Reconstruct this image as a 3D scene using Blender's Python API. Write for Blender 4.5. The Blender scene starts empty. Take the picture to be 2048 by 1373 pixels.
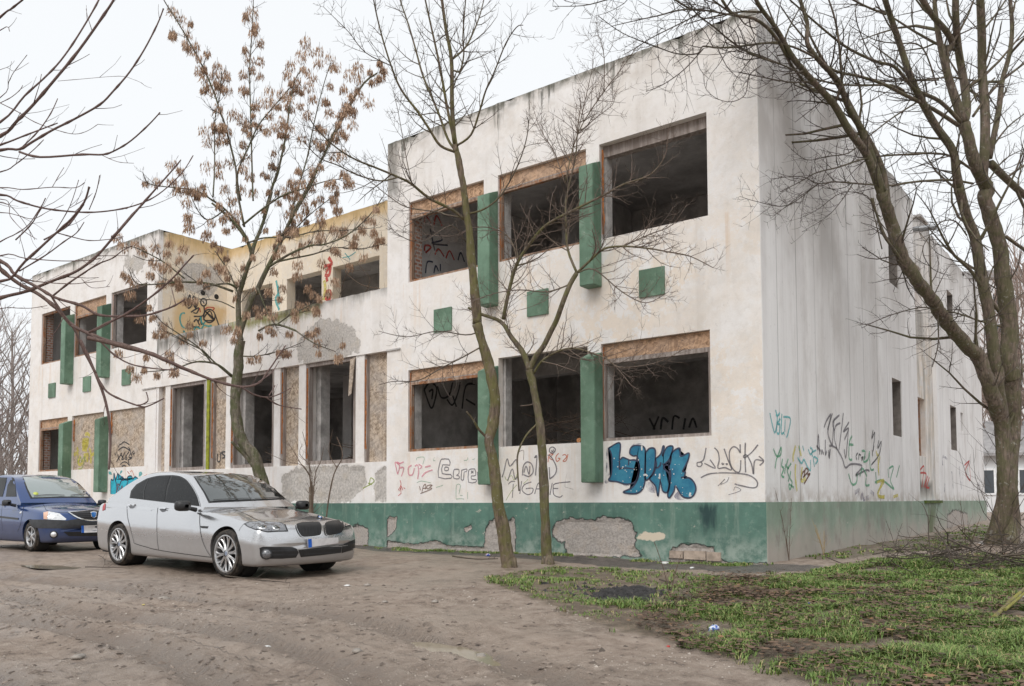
import bpy, bmesh, math, random
import numpy as np
from mathutils import Vector, noise, Matrix
from mathutils.bvhtree import BVHTree
rng = random.Random(7)
S = bpy.context.scene
COL = S.collection

# ------------------------------------------------------------------ camera, sky, sun, exposure
FPX, YAW, PITCH, ROLL, PPY = 1675.614, math.radians(37.381), math.radians(2.922), math.radians(-.2), 918.234
CAM = Vector((4.784, -12.72, .921))
_fw = Vector((-math.sin(YAW)*math.cos(PITCH), math.cos(YAW)*math.cos(PITCH), math.sin(PITCH)))
_rt = Vector((math.cos(YAW), math.sin(YAW), 0)); _up = _rt.cross(_fw)
_R = _rt*math.cos(ROLL)+_up*math.sin(ROLL); _U = _up*math.cos(ROLL)-_rt*math.sin(ROLL)
cd = bpy.data.cameras.new('camera'); cam = bpy.data.objects.new('camera', cd); COL.objects.link(cam)
cd.sensor_width = 36; cd.lens = FPX/2048*36; cd.shift_y = (PPY-686.5)/2048
cd.clip_start = .05; cd.clip_end = 2000
M = Matrix((_R, _U, -_fw)).transposed().to_4x4(); M.translation = CAM; cam.matrix_world = M
S.camera = cam

SUN_EL, SUN_AZ = math.radians(48), math.radians(168)      # azimuth from +Y, clockwise
w = bpy.data.worlds.new('World'); S.world = w; w.use_nodes = True
nt = w.node_tree; bg = nt.nodes['Background']
sky = nt.nodes.new('ShaderNodeTexSky'); sky.sky_type = 'NISHITA'; sky.sun_disc = False
sky.sun_elevation = SUN_EL; sky.sun_rotation = SUN_AZ; sky.air_density = 1.0; sky.dust_density = 5.0; sky.ozone_density = 1.0
hs = nt.nodes.new('ShaderNodeHueSaturation'); hs.inputs['Saturation'].default_value = .10
mx = nt.nodes.new('ShaderNodeMix'); mx.data_type = 'RGBA'
mx.inputs['Factor'].default_value = .80; mx.inputs['B'].default_value = (8.9, 9.15, 9.4, 1)   # flat overcast cloud
nt.links.new(sky.outputs[0], hs.inputs['Color']); nt.links.new(hs.outputs[0], mx.inputs['A']); nt.links.new(mx.outputs['Result'], bg.inputs[0])
bg.inputs[1].default_value = .106
sd = bpy.data.lights.new('sun', 'SUN'); sd.energy = 1.35; sd.angle = math.radians(35); sd.color = (1, .965, .92)
so = bpy.data.objects.new('sun', sd); COL.objects.link(so)
_d = Vector((math.sin(SUN_AZ)*math.cos(SUN_EL), math.cos(SUN_AZ)*math.cos(SUN_EL), math.sin(SUN_EL)))
so.rotation_euler = (-_d).to_track_quat('-Z', 'Y').to_euler(); so.location = (0, -20, 30)
S.view_settings.view_transform = 'Standard'; S.view_settings.look = 'None'; S.view_settings.gamma = 1
S.view_settings.use_curve_mapping = False; S.view_settings.exposure = 0.22
S.render.engine = 'CYCLES'; S.cycles.max_bounces = 10; S.cycles.diffuse_bounces = 8; S.cycles.transparent_max_bounces = 12
S.cycles.use_denoising = True

# ------------------------------------------------------------------ picking points of the place
def ray(px, py): return _fw+_R*((px-1024)/FPX)+_U*((PPY-py)/FPX)
def plane(px, py, ax, v):
    d = ray(px, py); return CAM+d*((v-CAM[ax])/d[ax])
def deep(px, py, D): return CAM+ray(px, py)*D
def px2m(D): return D/FPX
def gbase(x, y):
    z = float(np.interp(y, [-16, -12.7, -9, -5.5, -1, 8, 22, 60], [-.55, -.42, -.25, -.135, -.06, .02, .2, .4]))
    return z+float(np.interp(x, [-30, -8.7, -5.7], [.06, .06, 0]))*float(np.interp(y, [-8, -5.5, -1], [.3, 1, .3]))
def gpt(px, py):
    z = -.1
    for _ in range(8):
        p = plane(px, py, 2, z); z = gbase(p.x, p.y)
    p.z = z
    return p

# ------------------------------------------------------------------ helpers
def link(o, parent=None):
    COL.objects.link(o)
    if parent: o.parent = parent
    return o
def tag(o, label=None, cat=None, group=None, kind=None):
    if label: o['label'] = label
    if cat: o['category'] = cat
    if group: o['group'] = group
    if kind: o['kind'] = kind
    return o
def empty(name, loc, label, cat, group=None, rz=0):
    o = bpy.data.objects.new(name, None); o.location = loc; o.rotation_euler = (0, 0, rz); o.empty_display_size = .2
    link(o); bpy.context.view_layer.update(); return tag(o, label, cat, group)
class MB:
    def __init__(s): s.v = []; s.f = []; s.a = []; s.cur = (0, 0, 0, 1); s.use = False
    def vert(s, p, a=None):
        s.v.append(tuple(p)); s.a.append(a or s.cur); return len(s.v)-1
    def face(s, *ix): s.f.append(ix)
    def quad(s, a, b, c, d):
        i = len(s.v)
        for p in (a, b, c, d): s.vert(p)
        s.f.append((i, i+1, i+2, i+3))
    def box(s, x0, x1, y0, y1, z0, z1):
        i = len(s.v)
        for z in (z0, z1):
            for x, y in ((x0, y0), (x1, y0), (x1, y1), (x0, y1)): s.vert((x, y, z))
        for f in ((0, 3, 2, 1), (4, 5, 6, 7), (0, 1, 5, 4), (1, 2, 6, 5), (2, 3, 7, 6), (3, 0, 4, 7)): s.f.append(tuple(i+k for k in f))
    def tube(s, pts, rads, n=6, cap=True, att=None):
        pts = [Vector(p) for p in pts]; m = len(pts)
        if m < 2: return
        prev = None; base = len(s.v)
        for k in range(m):
            t = (pts[min(k+1, m-1)]-pts[max(k-1, 0)])
            if t.length < 1e-9: t = Vector((0, 0, 1))
            t.normalize()
            if prev is None:
                ax = Vector((1, 0, 0)) if abs(t.x) < .8 else Vector((0, 1, 0)); u = t.cross(ax).normalized()
            else:
                u = prev-t*prev.dot(t)
                u = u.normalized() if u.length > 1e-6 else t.orthogonal().normalized()
            prev = u; v = t.cross(u); r = rads[k]
            for j in range(n):
                a = 2*math.pi*j/n
                s.vert(pts[k]+(u*math.cos(a)+v*math.sin(a))*r, att(k, r) if att else None)
        for k in range(m-1):
            for j in range(n):
                a = base+k*n+j; b = base+k*n+(j+1) % n
                s.f.append((a, b, b+n, a+n))
        if cap:
            s.f.append(tuple(base+(m-1)*n+j for j in range(n))); s.f.append(tuple(base+n-1-j for j in range(n)))
    def lathe(s, prof, n=32, axis='y', c=(0, 0, 0)):
        base = len(s.v); m = len(prof)
        for r, h in prof:
            for j in range(n):
                a = 2*math.pi*j/n; q = r*math.cos(a), r*math.sin(a)
                p = (q[0], h, q[1]) if axis == 'y' else ((h, q[0], q[1]) if axis == 'x' else (q[0], q[1], h))
                s.vert((p[0]+c[0], p[1]+c[1], p[2]+c[2]))
        for k in range(m-1):
            for j in range(n):
                a = base+k*n+j; b = base+k*n+(j+1) % n
                s.f.append((a, a+n, b+n, b))
    def mesh(s, name, smooth=False):
        me = bpy.data.meshes.new(name); me.from_pydata(s.v, [], s.f)
        if s.use:
            at = me.color_attributes.new('mask', 'FLOAT_COLOR', 'POINT')
            at.data.foreach_set('color', np.array(s.a, np.float32).ravel())
        if smooth: me.polygons.foreach_set('use_smooth', [True]*len(me.polygons))
        me.update(); return me
    def build(s, name, m, parent=None, smooth=False, fix=False, sharp=None):
        me = s.mesh(name, smooth)
        if fix:
            bm = bmesh.new(); bm.from_mesh(me); bmesh.ops.recalc_face_normals(bm, faces=bm.faces); bm.to_mesh(me); bm.free()
        if sharp:
            me.polygons.foreach_set('use_smooth', [True]*len(me.polygons)); me.set_sharp_from_angle(angle=math.radians(sharp))
        o = bpy.data.objects.new(name, me); me.materials.append(m)
        link(o, parent)
        if parent is not None and parent.matrix_world != Matrix.Identity(4): o.matrix_parent_inverse = Matrix.Identity(4)
        return o
def inpoly(x, y, P):
    c = False; j = len(P)-1
    for i in range(len(P)):
        xi, yi = P[i]; xj, yj = P[j]
        if (yi > y) != (yj > y) and x < (xj-xi)*(y-yi)/(yj-yi)+xi: c = not c
        j = i
    return c
def smooth_path(P, step=None, n=4):
    """Catmull-Rom through the points (vectors of any length)"""
    P = [np.array(p, float) for p in P]; out = []
    for i in range(len(P)-1):
        a = P[max(i-1, 0)]; b = P[i]; c = P[i+1]; d = P[min(i+2, len(P)-1)]
        for k in range(n):
            t = k/n
            out.append(.5*((2*b)+(c-a)*t+(2*a-5*b+4*c-d)*t*t+(3*b-a-3*c+d)*t**3))
    out.append(P[-1]); return out

# ------------------------------------------------------------------ material node helpers
class N:
    def __init__(s, name, rough=.8, metal=0, spec=.5):
        s.m = bpy.data.materials.new(name); s.m.use_nodes = True; s.t = s.m.node_tree
        s.b = s.t.nodes['Principled BSDF']; s.b.inputs['Roughness'].default_value = rough
        s.b.inputs['Metallic'].default_value = metal; s.b.inputs['Specular IOR Level'].default_value = spec
        s._tc = None
    def nd(s, k, **kw):
        n = s.t.nodes.new(k)
        for a, b in kw.items(): setattr(n, a, b)
        return n
    def put(s, sock, v):
        if hasattr(v, 'node'): s.t.links.new(v, sock)
        elif isinstance(v, (tuple, list)) and sock.type == 'RGBA' and len(v) == 3: sock.default_value = (*v, 1)
        else: sock.default_value = v
    def obj(s):
        if not s._tc: s._tc = s.nd('ShaderNodeTexCoord')
        return s._tc.outputs['Object']
    def map(s, scale=(1, 1, 1), rot=(0, 0, 0), loc=(0, 0, 0)):
        n = s.nd('ShaderNodeMapping'); s.put(n.inputs[0], s.obj()); n.inputs['Scale'].default_value = scale
        n.inputs['Rotation'].default_value = rot; n.inputs['Location'].default_value = loc; return n.outputs[0]
    def noise(s, scale, detail=4, rough=.55, vec=None, dist=0):
        n = s.nd('ShaderNodeTexNoise'); s.put(n.inputs['Vector'], vec or s.obj()); n.inputs['Scale'].default_value = scale
        n.inputs['Detail'].default_value = detail; n.inputs['Roughness'].default_value = rough; n.inputs['Distortion'].default_value = dist
        return n.outputs[0]
    def voro(s, scale, vec=None, feat='F1', out='Distance'):
        n = s.nd('ShaderNodeTexVoronoi', feature=feat); s.put(n.inputs['Vector'], vec or s.obj()); n.inputs['Scale'].default_value = scale
        return n.outputs[out]
    def rng(s, v, a, b, c=0, d=1, interp='SMOOTHSTEP'):
        n = s.nd('ShaderNodeMapRange', interpolation_type=interp); s.put(n.inputs[0], v)
        for i, q in enumerate((a, b, c, d)): n.inputs[i+1].default_value = q
        return n.outputs[0]
    def ma(s, op, a, b=0, c=None, clamp=False):
        n = s.nd('ShaderNodeMath', operation=op, use_clamp=clamp); s.put(n.inputs[0], a); s.put(n.inputs[1], b)
        if c is not None: s.put(n.inputs[2], c)
        return n.outputs[0]
    def mix(s, f, a, b, mode='MIX'):
        n = s.nd('ShaderNodeMix', data_type='RGBA', blend_type=mode); s.put(n.inputs['Factor'], f); s.put(n.inputs['A'], a); s.put(n.inputs['B'], b)
        return n.outputs['Result']
    def xyz(s):
        n = s.nd('ShaderNodeSeparateXYZ'); s.put(n.inputs[0], s.obj()); return n.outputs
    def attr(s, name='mask'):
        n = s.nd('ShaderNodeVertexColor', layer_name=name); q = s.nd('ShaderNodeSeparateColor'); s.put(q.inputs[0], n.outputs[0]); return q.outputs
    def bump(s, h, strength=.3, dist=.01, prev=None):
        n = s.nd('ShaderNodeBump'); s.put(n.inputs['Height'], h); n.inputs['Strength'].default_value = strength; n.inputs['Distance'].default_value = dist
        if prev: s.put(n.inputs['Normal'], prev)
        s.put(s.b.inputs['Normal'], n.outputs[0]); return n.outputs[0]
    def col(s, c): s.put(s.b.inputs['Base Color'], c); return s
    def set(s, k, v): s.put(s.b.inputs[k], v); return s
def flat(name, c, rough=.6, metal=0, var=.12, sc=6, spec=.5):
    k = N(name, rough, metal, spec); k.col(k.mix(k.rng(k.noise(sc, 5), .3, .7), tuple(q*(1-var) for q in c), tuple(q*(1+var) for q in c))); return k.m
# ------------------------------------------------------------------ materials
def plaster(name, base, warm, warm_amt=.5, dirt_top=8.79, streak=1.0, yellow=0):
    k = N(name, .9, 0, .25); x, y, z = k.xyz(); at = k.attr()
    big = k.noise(.55, 6, .62); mid = k.noise(2.3, 6, .65); fine = k.noise(14, 4, .6)
    c = k.mix(k.rng(k.ma('ADD', k.ma('MULTIPLY', big, .6), k.ma('MULTIPLY', mid, .5)), .42, .72), base, warm)
    c = k.mix(warm_amt, base, c)
    lowz = k.ma('MULTIPLY', k.ma('MULTIPLY', k.rng(z, 1.2, 3.2, .45, .9), k.rng(z, 4.6, 6.4, 1, .2)), k.rng(x, -10, -3, .25, 1))
    fl = k.noise(2.6, 8, .72); ar = k.noise(.35, 3, .5)
    c = k.mix(k.ma('MULTIPLY', lowz, k.ma('MULTIPLY', k.rng(fl, .47, .515), k.rng(ar, .36, .56))), c, (.80, .705, .605))
    c = k.mix(k.ma('MULTIPLY', lowz, k.rng(k.noise(1.1, 6, .65), .42, .68, 0, .75)), c, (.76, .68, .60))
    c = k.mix(k.rng(k.noise(9, 8, .75), .56, .62, 0, .5), c, (.84, .83, .82))                       # flaking whitewash
    c = k.mix(k.ma('MULTIPLY', k.rng(k.noise(30, 3, .6), .6, .75), .35), c, (.50, .45, .40))
    c = k.mix(k.ma('MULTIPLY', k.rng(k.noise(1.6, 8, .72), .44, .66), .42), c, (.62, .58, .535))
    c = k.mix(k.ma('MULTIPLY', k.rng(k.noise(6, 6, .7), .5, .68), .22), c, (.52, .475, .43))
    st = k.noise(1, 5, .6, k.map((2.6, 2.6, .16)))
    c = k.mix(k.rng(st, .52, .78, 0, .32*streak), c, (.50, .45, .40))                  # old run marks
    c = k.mix(k.ma('MULTIPLY', k.rng(k.noise(3.5, 8, .75), .60, .66, 0, .5), k.rng(big, .4, .6)), c, (.55, .51, .47))
    band = k.ma('MAXIMUM', k.ma('MULTIPLY', k.rng(z, .9, 1.3, .3, 1), k.rng(z, 1.93, 2.0, 1, 0)), k.ma('MULTIPLY', k.rng(z, 4.2, 5.2), k.rng(z, 5.55, 5.62, 1, 0)))
    c = k.mix(k.ma('MULTIPLY', band, k.rng(k.noise(1, 5, .65, k.map((5, 5, .14))), .54, .70, 0, .55)), c, (.66, .50, .36))
    # black algae hanging from the coping
    s2 = k.noise(1, 6, .72, k.map((5.5, 5.5, .28))); s3 = k.noise(.9, 3, .5, k.map((1, 1, 0)))
    reach = k.ma('MULTIPLY', k.ma('MULTIPLY', k.rng(s2, .42, .72), k.rng(s3, .34, .66, .15, 1)), 1.2)
    d = k.ma('SUBTRACT', k.ma('ADD', z, reach), dirt_top)
    m = k.rng(d, -.08, .5, 0, .82)
    c = k.mix(k.ma('MULTIPLY', k.rng(k.ma('SUBTRACT', k.ma('ADD', z, k.ma('MULTIPLY', s3, 1.3)), dirt_top), -.3, .6, 0, .45), k.rng(mid, .35, .65)), c, (.42, .37, .32))
    c = k.mix(k.ma('MULTIPLY', m, k.rng(k.noise(11, 4), .22, .5)), c, (.075, .075, .06))
    c = k.mix(k.ma('MULTIPLY', k.rng(z, dirt_top-.22, dirt_top-.02, 0, .8), k.rng(k.noise(5, 4), .3, .6)), c, (.10, .10, .075))
    # painted masks: R bare render, G moss or mustard paint, B soot
    edge = k.ma('ADD', k.ma('ADD', at[0], k.ma('MULTIPLY', k.ma('SUBTRACT', k.noise(4.5, 8, .78), .5), .9)), k.ma('MULTIPLY', k.ma('SUBTRACT', k.voro(8), .35), .25))
    bare = k.rng(edge, .46, .54)
    bc = k.mix(k.rng(k.noise(22, 5, .65), .35, .65), (.40, .375, .35), (.60, .565, .53))
    bc = k.mix(k.rng(k.noise(3, 3), .5, .7, 0, .5), bc, (.50, .44, .36))
    c = k.mix(bare, c, bc)
    gm = k.rng(k.ma('ADD', at[1], k.ma('MULTIPLY', k.ma('SUBTRACT', k.noise(5, 5, .7, k.map((1, 1, .4))), .5), .8)), .35, .8, 0, .72 if yellow else .9)
    c = k.mix(gm, c, (.19, .18, .02) if not yellow else (.64, .44, .20))
    bm = k.rng(k.ma('ADD', at[2], k.ma('MULTIPLY', k.ma('SUBTRACT', k.noise(1, 5, .7, k.map((4, 4, .5))), .5), 1.1)), .3, .95, 0, .9)
    c = k.mix(bm, c, (.09, .085, .07))
    k.col(c)
    h = k.ma('ADD', k.ma('MULTIPLY', fine, .5), k.ma('MULTIPLY', k.noise(45, 4, .7), .35))
    h = k.ma('ADD', h, k.ma('MULTIPLY', bare, k.ma('SUBTRACT', k.ma('MULTIPLY', k.noise(28, 5, .7), 1.6), 2.2)))
    k.bump(h, .45, .012)
    return k.m
M_plaster = plaster('lime_plaster', (.83, .81, .80), (.74, .69, .635))
M_plaster_yellow = plaster('yellow_plaster', (.80, .71, .58), (.74, .62, .46), .7, 8.72, 1.0, 1)
def ribbed():
    k = N('ribbed_concrete', .9, 0, .25); x, y, z = k.xyz()
    c = k.mix(k.rng(k.noise(1, 6, .6, k.map((2.2, 2.2, .08))), .3, .72), (.74, .725, .72), (.83, .82, .815))
    c = k.mix(k.rng(k.noise(1, 5, .65, k.map((4.5, 4.5, .07))), .52, .8, 0, .3), c, (.58, .56, .55))
    up = k.ma('MULTIPLY', k.rng(z, 2.8, 7.5), k.rng(k.noise(.5, 4, .6), .35, .65))
    c = k.mix(k.ma('MULTIPLY', up, .85), c, (.43, .405, .385))
    c = k.mix(k.ma('MULTIPLY', k.rng(k.noise(1.1, 7, .68, k.map((1, 1, .45))), .46, .68), .5), c, (.52, .49, .465))
    c = k.mix(k.rng(k.noise(10, 4), .6, .75, 0, .3), c, (.48, .46, .45))
    reach = k.ma('MULTIPLY', k.rng(k.noise(1, 6, .7, k.map((3, 3, .3))), .35, .75), 1.1)
    c = k.mix(k.rng(k.ma('SUBTRACT', k.ma('ADD', z, reach), 8.79), -.2, .9, 0, .85), c, (.12, .115, .10))
    low = k.rng(z, .9, 1.25, .6, 0); c = k.mix(k.ma('MULTIPLY', low, k.rng(k.noise(4, 4), .35, .6)), c, (.38, .32, .27))
    # board joints
    jj = k.ma('ADD', y, k.ma('MULTIPLY', k.noise(.6, 1, .5, k.map((0, 1, 0))), .9))
    tri = k.ma('PINGPONG', jj, .52); g = k.rng(tri, .0, .022, 1, 0)
    tri2 = k.ma('PINGPONG', k.ma('ADD', y, .13), .27); g2 = k.rng(tri2, 0, .012, .22, 0)
    gg = k.ma('MAXIMUM', g, g2)
    gd = k.ma('MULTIPLY', gg, k.rng(k.noise(1, 3, .6, k.map((1, 2, .25))), .3, .6, .25, .8))
    c = k.mix(gd, c, (.22, .205, .20)); k.col(c)
    k.bump(k.ma('SUBTRACT', k.ma('MULTIPLY', k.noise(20, 5, .65), .5), k.ma('MULTIPLY', gg, .6)), .35, .01)
    return k.m
M_ribbed = ribbed()
def plinth(name, green, faded=0):
    k = N(name, .75, 0, .35); at = k.attr(); x, y, z = k.xyz()
    c = k.mix(k.rng(k.noise(1.3, 6, .65), .35, .7), green, tuple(q*1.5 for q in green))
    c = k.mix(k.rng(k.noise(7, 6, .7), .52, .72, 0, .45), c, (.28, .38, .32))
    c = k.mix(k.rng(k.noise(1, 6, .7, k.map((6, 6, .5))), .52, .72, 0, .5), c, (.30, .37, .31))
    c = k.mix(k.ma('MULTIPLY', k.rng(k.ma('ADD', z, k.ma('MULTIPLY', k.noise(2, 5, .65), .8)), .35, .95, .8, 0), k.rng(k.noise(5, 6, .7), .35, .62)), c, (.36, .42, .37))
    c = k.mix(k.ma('MULTIPLY', k.rng(k.noise(3, 7, .75, k.map((1, 1, 1.6))), .63, .67), .8), c, (.50, .47, .40))
    c = k.mix(k.rng(k.noise(1, 6, .7, k.map((3.5, 3.5, .3))), .55, .8, 0, .6), c, (.02, .05, .045))
    if faded:
        c = k.mix(k.rng(k.ma('ADD', z, k.ma('MULTIPLY', k.noise(1.5, 5, .6), .9)), .5, 1.15, .85, .08), c, (.42, .365, .32))
        c = k.mix(k.rng(k.noise(2.2, 5), .45, .7, 0, .3), c, (.42, .40, .36))
        c = k.mix(k.rng(k.noise(1.7, 7, .7, k.map((1, 1, .7))), .52, .66, 0, .65), c, (.235, .205, .18))
        c = k.mix(k.ma('MULTIPLY', k.rng(z, .45, .85), k.rng(k.noise(2.5, 6, .7, k.map((1, 1, .4))), .38, .6, 0, .7)), c, (.17, .24, .175))
    edge = k.ma('ADD', k.ma('ADD', at[0], k.ma('MULTIPLY', k.ma('SUBTRACT', k.noise(5, 8, .78), .5), .85)), k.ma('MULTIPLY', k.ma('SUBTRACT', k.voro(9), .35), .25))
    bare = k.rng(edge, .46, .53); lip_shade = k.ma('MULTIPLY', k.rng(edge, .38, .48), k.rng(edge, .58, .48))
    bc = k.mix(k.rng(k.noise(26, 5, .7), .35, .62), (.345, .315, .29), (.485, .44, .405))
    bc = k.mix(k.rng(k.noise(4, 3), .5, .7, 0, .5), bc, (.46, .38, .31))
    cream = k.rng(k.ma('ADD', at[1], k.ma('MULTIPLY', k.ma('SUBTRACT', k.noise(8, 6, .7), .5), .6)), .45, .55)
    c = k.mix(cream, c, (.66, .57, .45))
    bl = k.rng(k.ma('ADD', at[2], k.ma('MULTIPLY', k.ma('SUBTRACT', k.noise(1, 5, .7, k.map((9, 9, .8))), .5), 1.2)), .35, .8, 0, .85)
    c = k.mix(bl, c, (.07, .095, .018) if faded else (.015, .04, .045))
    c = k.mix(bare, c, bc); c = k.mix(k.ma('MULTIPLY', lip_shade, .85), c, (.045, .042, .04)); k.col(c)  # dark rim round bare patches paints the shadow of the broken edge
    k.set('Roughness', k.rng(bare, 0, 1, .62, .95))
    h = k.ma('ADD', k.ma('MULTIPLY', k.noise(30, 5, .7), k.rng(bare, 0, 1, .25, 2.2)), k.ma('MULTIPLY', bare, -2.4))
    k.bump(h, .7, .014)
    return k.m
M_plinth = plinth('green_plinth_paint', (.082, .160, .128))
M_plinth_side = plinth('faded_plinth_paint', (.185, .255, .195), 1)
def green_paint():
    k = N('green_fin_paint', .6, 0, .4); g = (.115, .200, .132)
    c = k.mix(k.rng(k.noise(1.2, 6, .65), .35, .68), tuple(q*.8 for q in g), (.165, .275, .195))
    c = k.mix(k.rng(k.noise(4, 7, .72), .52, .68, 0, .6), c, (.25, .35, .265))
    c = k.mix(k.rng(k.noise(8, 8, .8), .64, .67, 0, .8), c, (.44, .47, .40))
    c = k.mix(k.rng(k.noise(1, 5, .7, k.map((7, 7, .5))), .54, .72, 0, .6), c, (.055, .11, .07))
    k.col(c); k.bump(k.noise(24, 5, .7), .4, .01); return k.m
M_green = green_paint()
def osb():
    k = N('chipboard', .85, 0, .2)
    vs = []
    for r in (.35, 1.35, 2.45):
        m1 = k.nd('ShaderNodeMapping'); k.put(m1.inputs[0], k.map((1, 1, 1), (0, r, 0))); m1.inputs['Scale'].default_value = (9, 9, 34); vs.append(k.voro(1, m1.outputs[0], out='Color'))
    h = k.nd('ShaderNodeSeparateColor'); k.put(h.inputs[0], vs[0]); h2 = k.nd('ShaderNodeSeparateColor'); k.put(h2.inputs[0], vs[1]); h3 = k.nd('ShaderNodeSeparateColor'); k.put(h3.inputs[0], vs[2])
    f = k.ma('ADD', k.ma('MULTIPLY', h.outputs[0], .4), k.ma('ADD', k.ma('MULTIPLY', h2.outputs[1], .35), k.ma('MULTIPLY', h3.outputs[2], .35)))
    c = k.mix(k.rng(f, .25, .85, interp='LINEAR'), (.25, .19, .14), (.60, .49, .385))
    c = k.mix(k.rng(k.noise(2, 4), .4, .65, 0, .40), c, (.46, .43, .41))
    c = k.mix(k.rng(k.noise(1, 4, .6, k.map((5, 5, .3))), .55, .75, 0, .5), c, (.20, .16, .13))
    k.col(c); k.bump(f, .5, .006); return k.m
M_osb = osb(); M_osb_warm = osb(); M_osb_warm.name = 'warm_chipboard'
_l = [n for n in M_osb_warm.node_tree.nodes if n.type == 'BSDF_PRINCIPLED'][0].inputs['Base Color']; _s = _l.links[0].from_socket; _m = M_osb_warm.node_tree.nodes.new('ShaderNodeMix'); _m.data_type = 'RGBA'; _m.blend_type = 'MULTIPLY'; _m.inputs['Factor'].default_value = 1; _m.inputs['B'].default_value = (1.0, .80, .66, 1); M_osb_warm.node_tree.links.new(_s, _m.inputs['A']); M_osb_warm.node_tree.links.new(_m.outputs['Result'], _l)
def wood(name, c1, c2, rust=0):
    k = N(name, .8, 0, .25)
    c = k.mix(k.rng(k.noise(1, 6, .65, k.map((16, 16, 1.5))), .35, .7), c1, c2)
    if rust: c = k.mix(k.rng(k.noise(5, 5, .7), .5, .6, 0, .8), c, (.30, .115, .04))
    c = k.mix(k.rng(k.noise(12, 4), .6, .75, 0, .5), c, (.16, .13, .11))
    k.col(c); k.bump(k.noise(1, 5, .6, k.map((30, 30, 3))), .4, .006); return k.m
M_frame = wood('weathered_frame_wood', (.22, .135, .09), (.42, .31, .24), 1)
M_frame_gray = wood('grey_frame_wood', (.22, .18, .16), (.42, .37, .34))
M_foam = flat('orange_foam', (.36, .13, .04), .9, 0, .4, 18)
def concrete(name, a, b, sc=3):
    k = N(name, .93, 0, .2)
    c = k.mix(k.rng(k.noise(sc, 7, .68), .32, .7), a, b); c = k.mix(k.rng(k.noise(sc*.4, 4), .5, .68, 0, .6), c, tuple(q*.5 for q in a))
    k.col(c); k.bump(k.noise(sc*7, 5, .7), .5, .015); return k.m
M_inner = concrete('bare_inner_render', (.40, .385, .375), (.60, .58, .565))
M_inner_white = concrete('whitewashed_inner_wall', (.56, .54, .53), (.70, .68, .67), 2)
M_ceiling = concrete('sooty_ceiling', (.40, .385, .375), (.80, .78, .76), .8)
M_reveal = concrete('broken_reveal', (.40, .38, .365), (.62, .60, .58), 5)
M_slab = concrete('floor_slab', (.40, .385, .37), (.58, .56, .54), 3)
def brick():
    k = N('brick', .9); n = k.nd('ShaderNodeTexBrick'); q = k.xyz(); cb = k.nd('ShaderNodeCombineXYZ'); k.put(cb.inputs[0], k.ma('ADD', q[0], q[1])); k.put(cb.inputs[1], q[2]); k.put(n.inputs['Vector'], cb.outputs[0]); n.inputs['Scale'].default_value = 3
    n.inputs['Color1'].default_value = (.33, .13, .075, 1); n.inputs['Color2'].default_value = (.24, .10, .065, 1); n.inputs['Mortar'].default_value = (.4, .37, .34, 1); n.inputs['Mortar Size'].default_value = .05
    k.col(k.mix(k.rng(k.noise(6, 4), .4, .7, 0, .5), n.outputs[0], (.35, .28, .24))); k.bump(k.noise(20, 4), .6, .01); return k.m
M_brick = brick()
M_metal = flat('dull_zinc', (.30, .31, .32), .45, .8, .2)
def spray(name, c, alpha=1.0, brk=.35):
    k = N(name, .7, 0, .3); k.col(k.mix(k.rng(k.noise(9, 4), .35, .65), tuple(q*.85 for q in c), tuple(min(1, q*1.15) for q in c)))
    a = k.ma('MULTIPLY', k.rng(k.noise(28, 5, .7), brk-.12, brk+.1), alpha); k.set('Alpha', a); return k.m
INK = {'black': spray('black_spray', (.06, .06, .065), .85), 'grey': spray('grey_spray', (.16, .15, .17), .7), 'pink': spray('pink_spray', (.70, .30, .36), .6),
       'red': spray('red_spray', (.55, .06, .05), .72), 'green': spray('green_spray', (.05, .33, .16), .6), 'lime': spray('lime_spray', (.35, .45, .08), .6),
       'blue': spray('blue_spray', (.03, .24, .38), .8), 'teal': spray('teal_spray', (.06, .42, .44), .62), 'yellow': spray('yellow_spray', (.66, .58, .10), .6, .42),
       'brown': spray('brown_spray', (.16, .07, .04), .85), 'orange': spray('orange_spray', (.62, .17, .08), .65), 'white': spray('white_spray', (.72, .72, .70), .9, .3),
       'outline': spray('dark_blue_outline', (.055, .065, .11), .92, .2), 'smoke': None, 'cyan': spray('cyan_spray', (.04, .42, .55), .95, .2),
       'maroon': spray('maroon_spray', (.22, .02, .03), .8), 'mustard': spray('mustard_spray', (.42, .30, .02), .8)}
def haze_ink():
    k = N('purple_grey_overspray', .8, 0, .2); k.col((.30, .29, .36)); k.set('Alpha', k.rng(k.noise(7, 3, .5), .3, .75, 0, .7)); return k.m
INK['smoke'] = haze_ink()
def fill_blue():
    k = N('blue_letter_fill', .6, 0, .35); c = k.mix(k.rng(k.noise(3, 5, .65), .35, .68), (.022, .155, .27), (.05, .25, .36))
    c = k.mix(k.rng(k.noise(22, 4, .6), .70, .735), c, (.70, .72, .72)); k.col(c); return k.m
M_bluefill = fill_blue()
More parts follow.
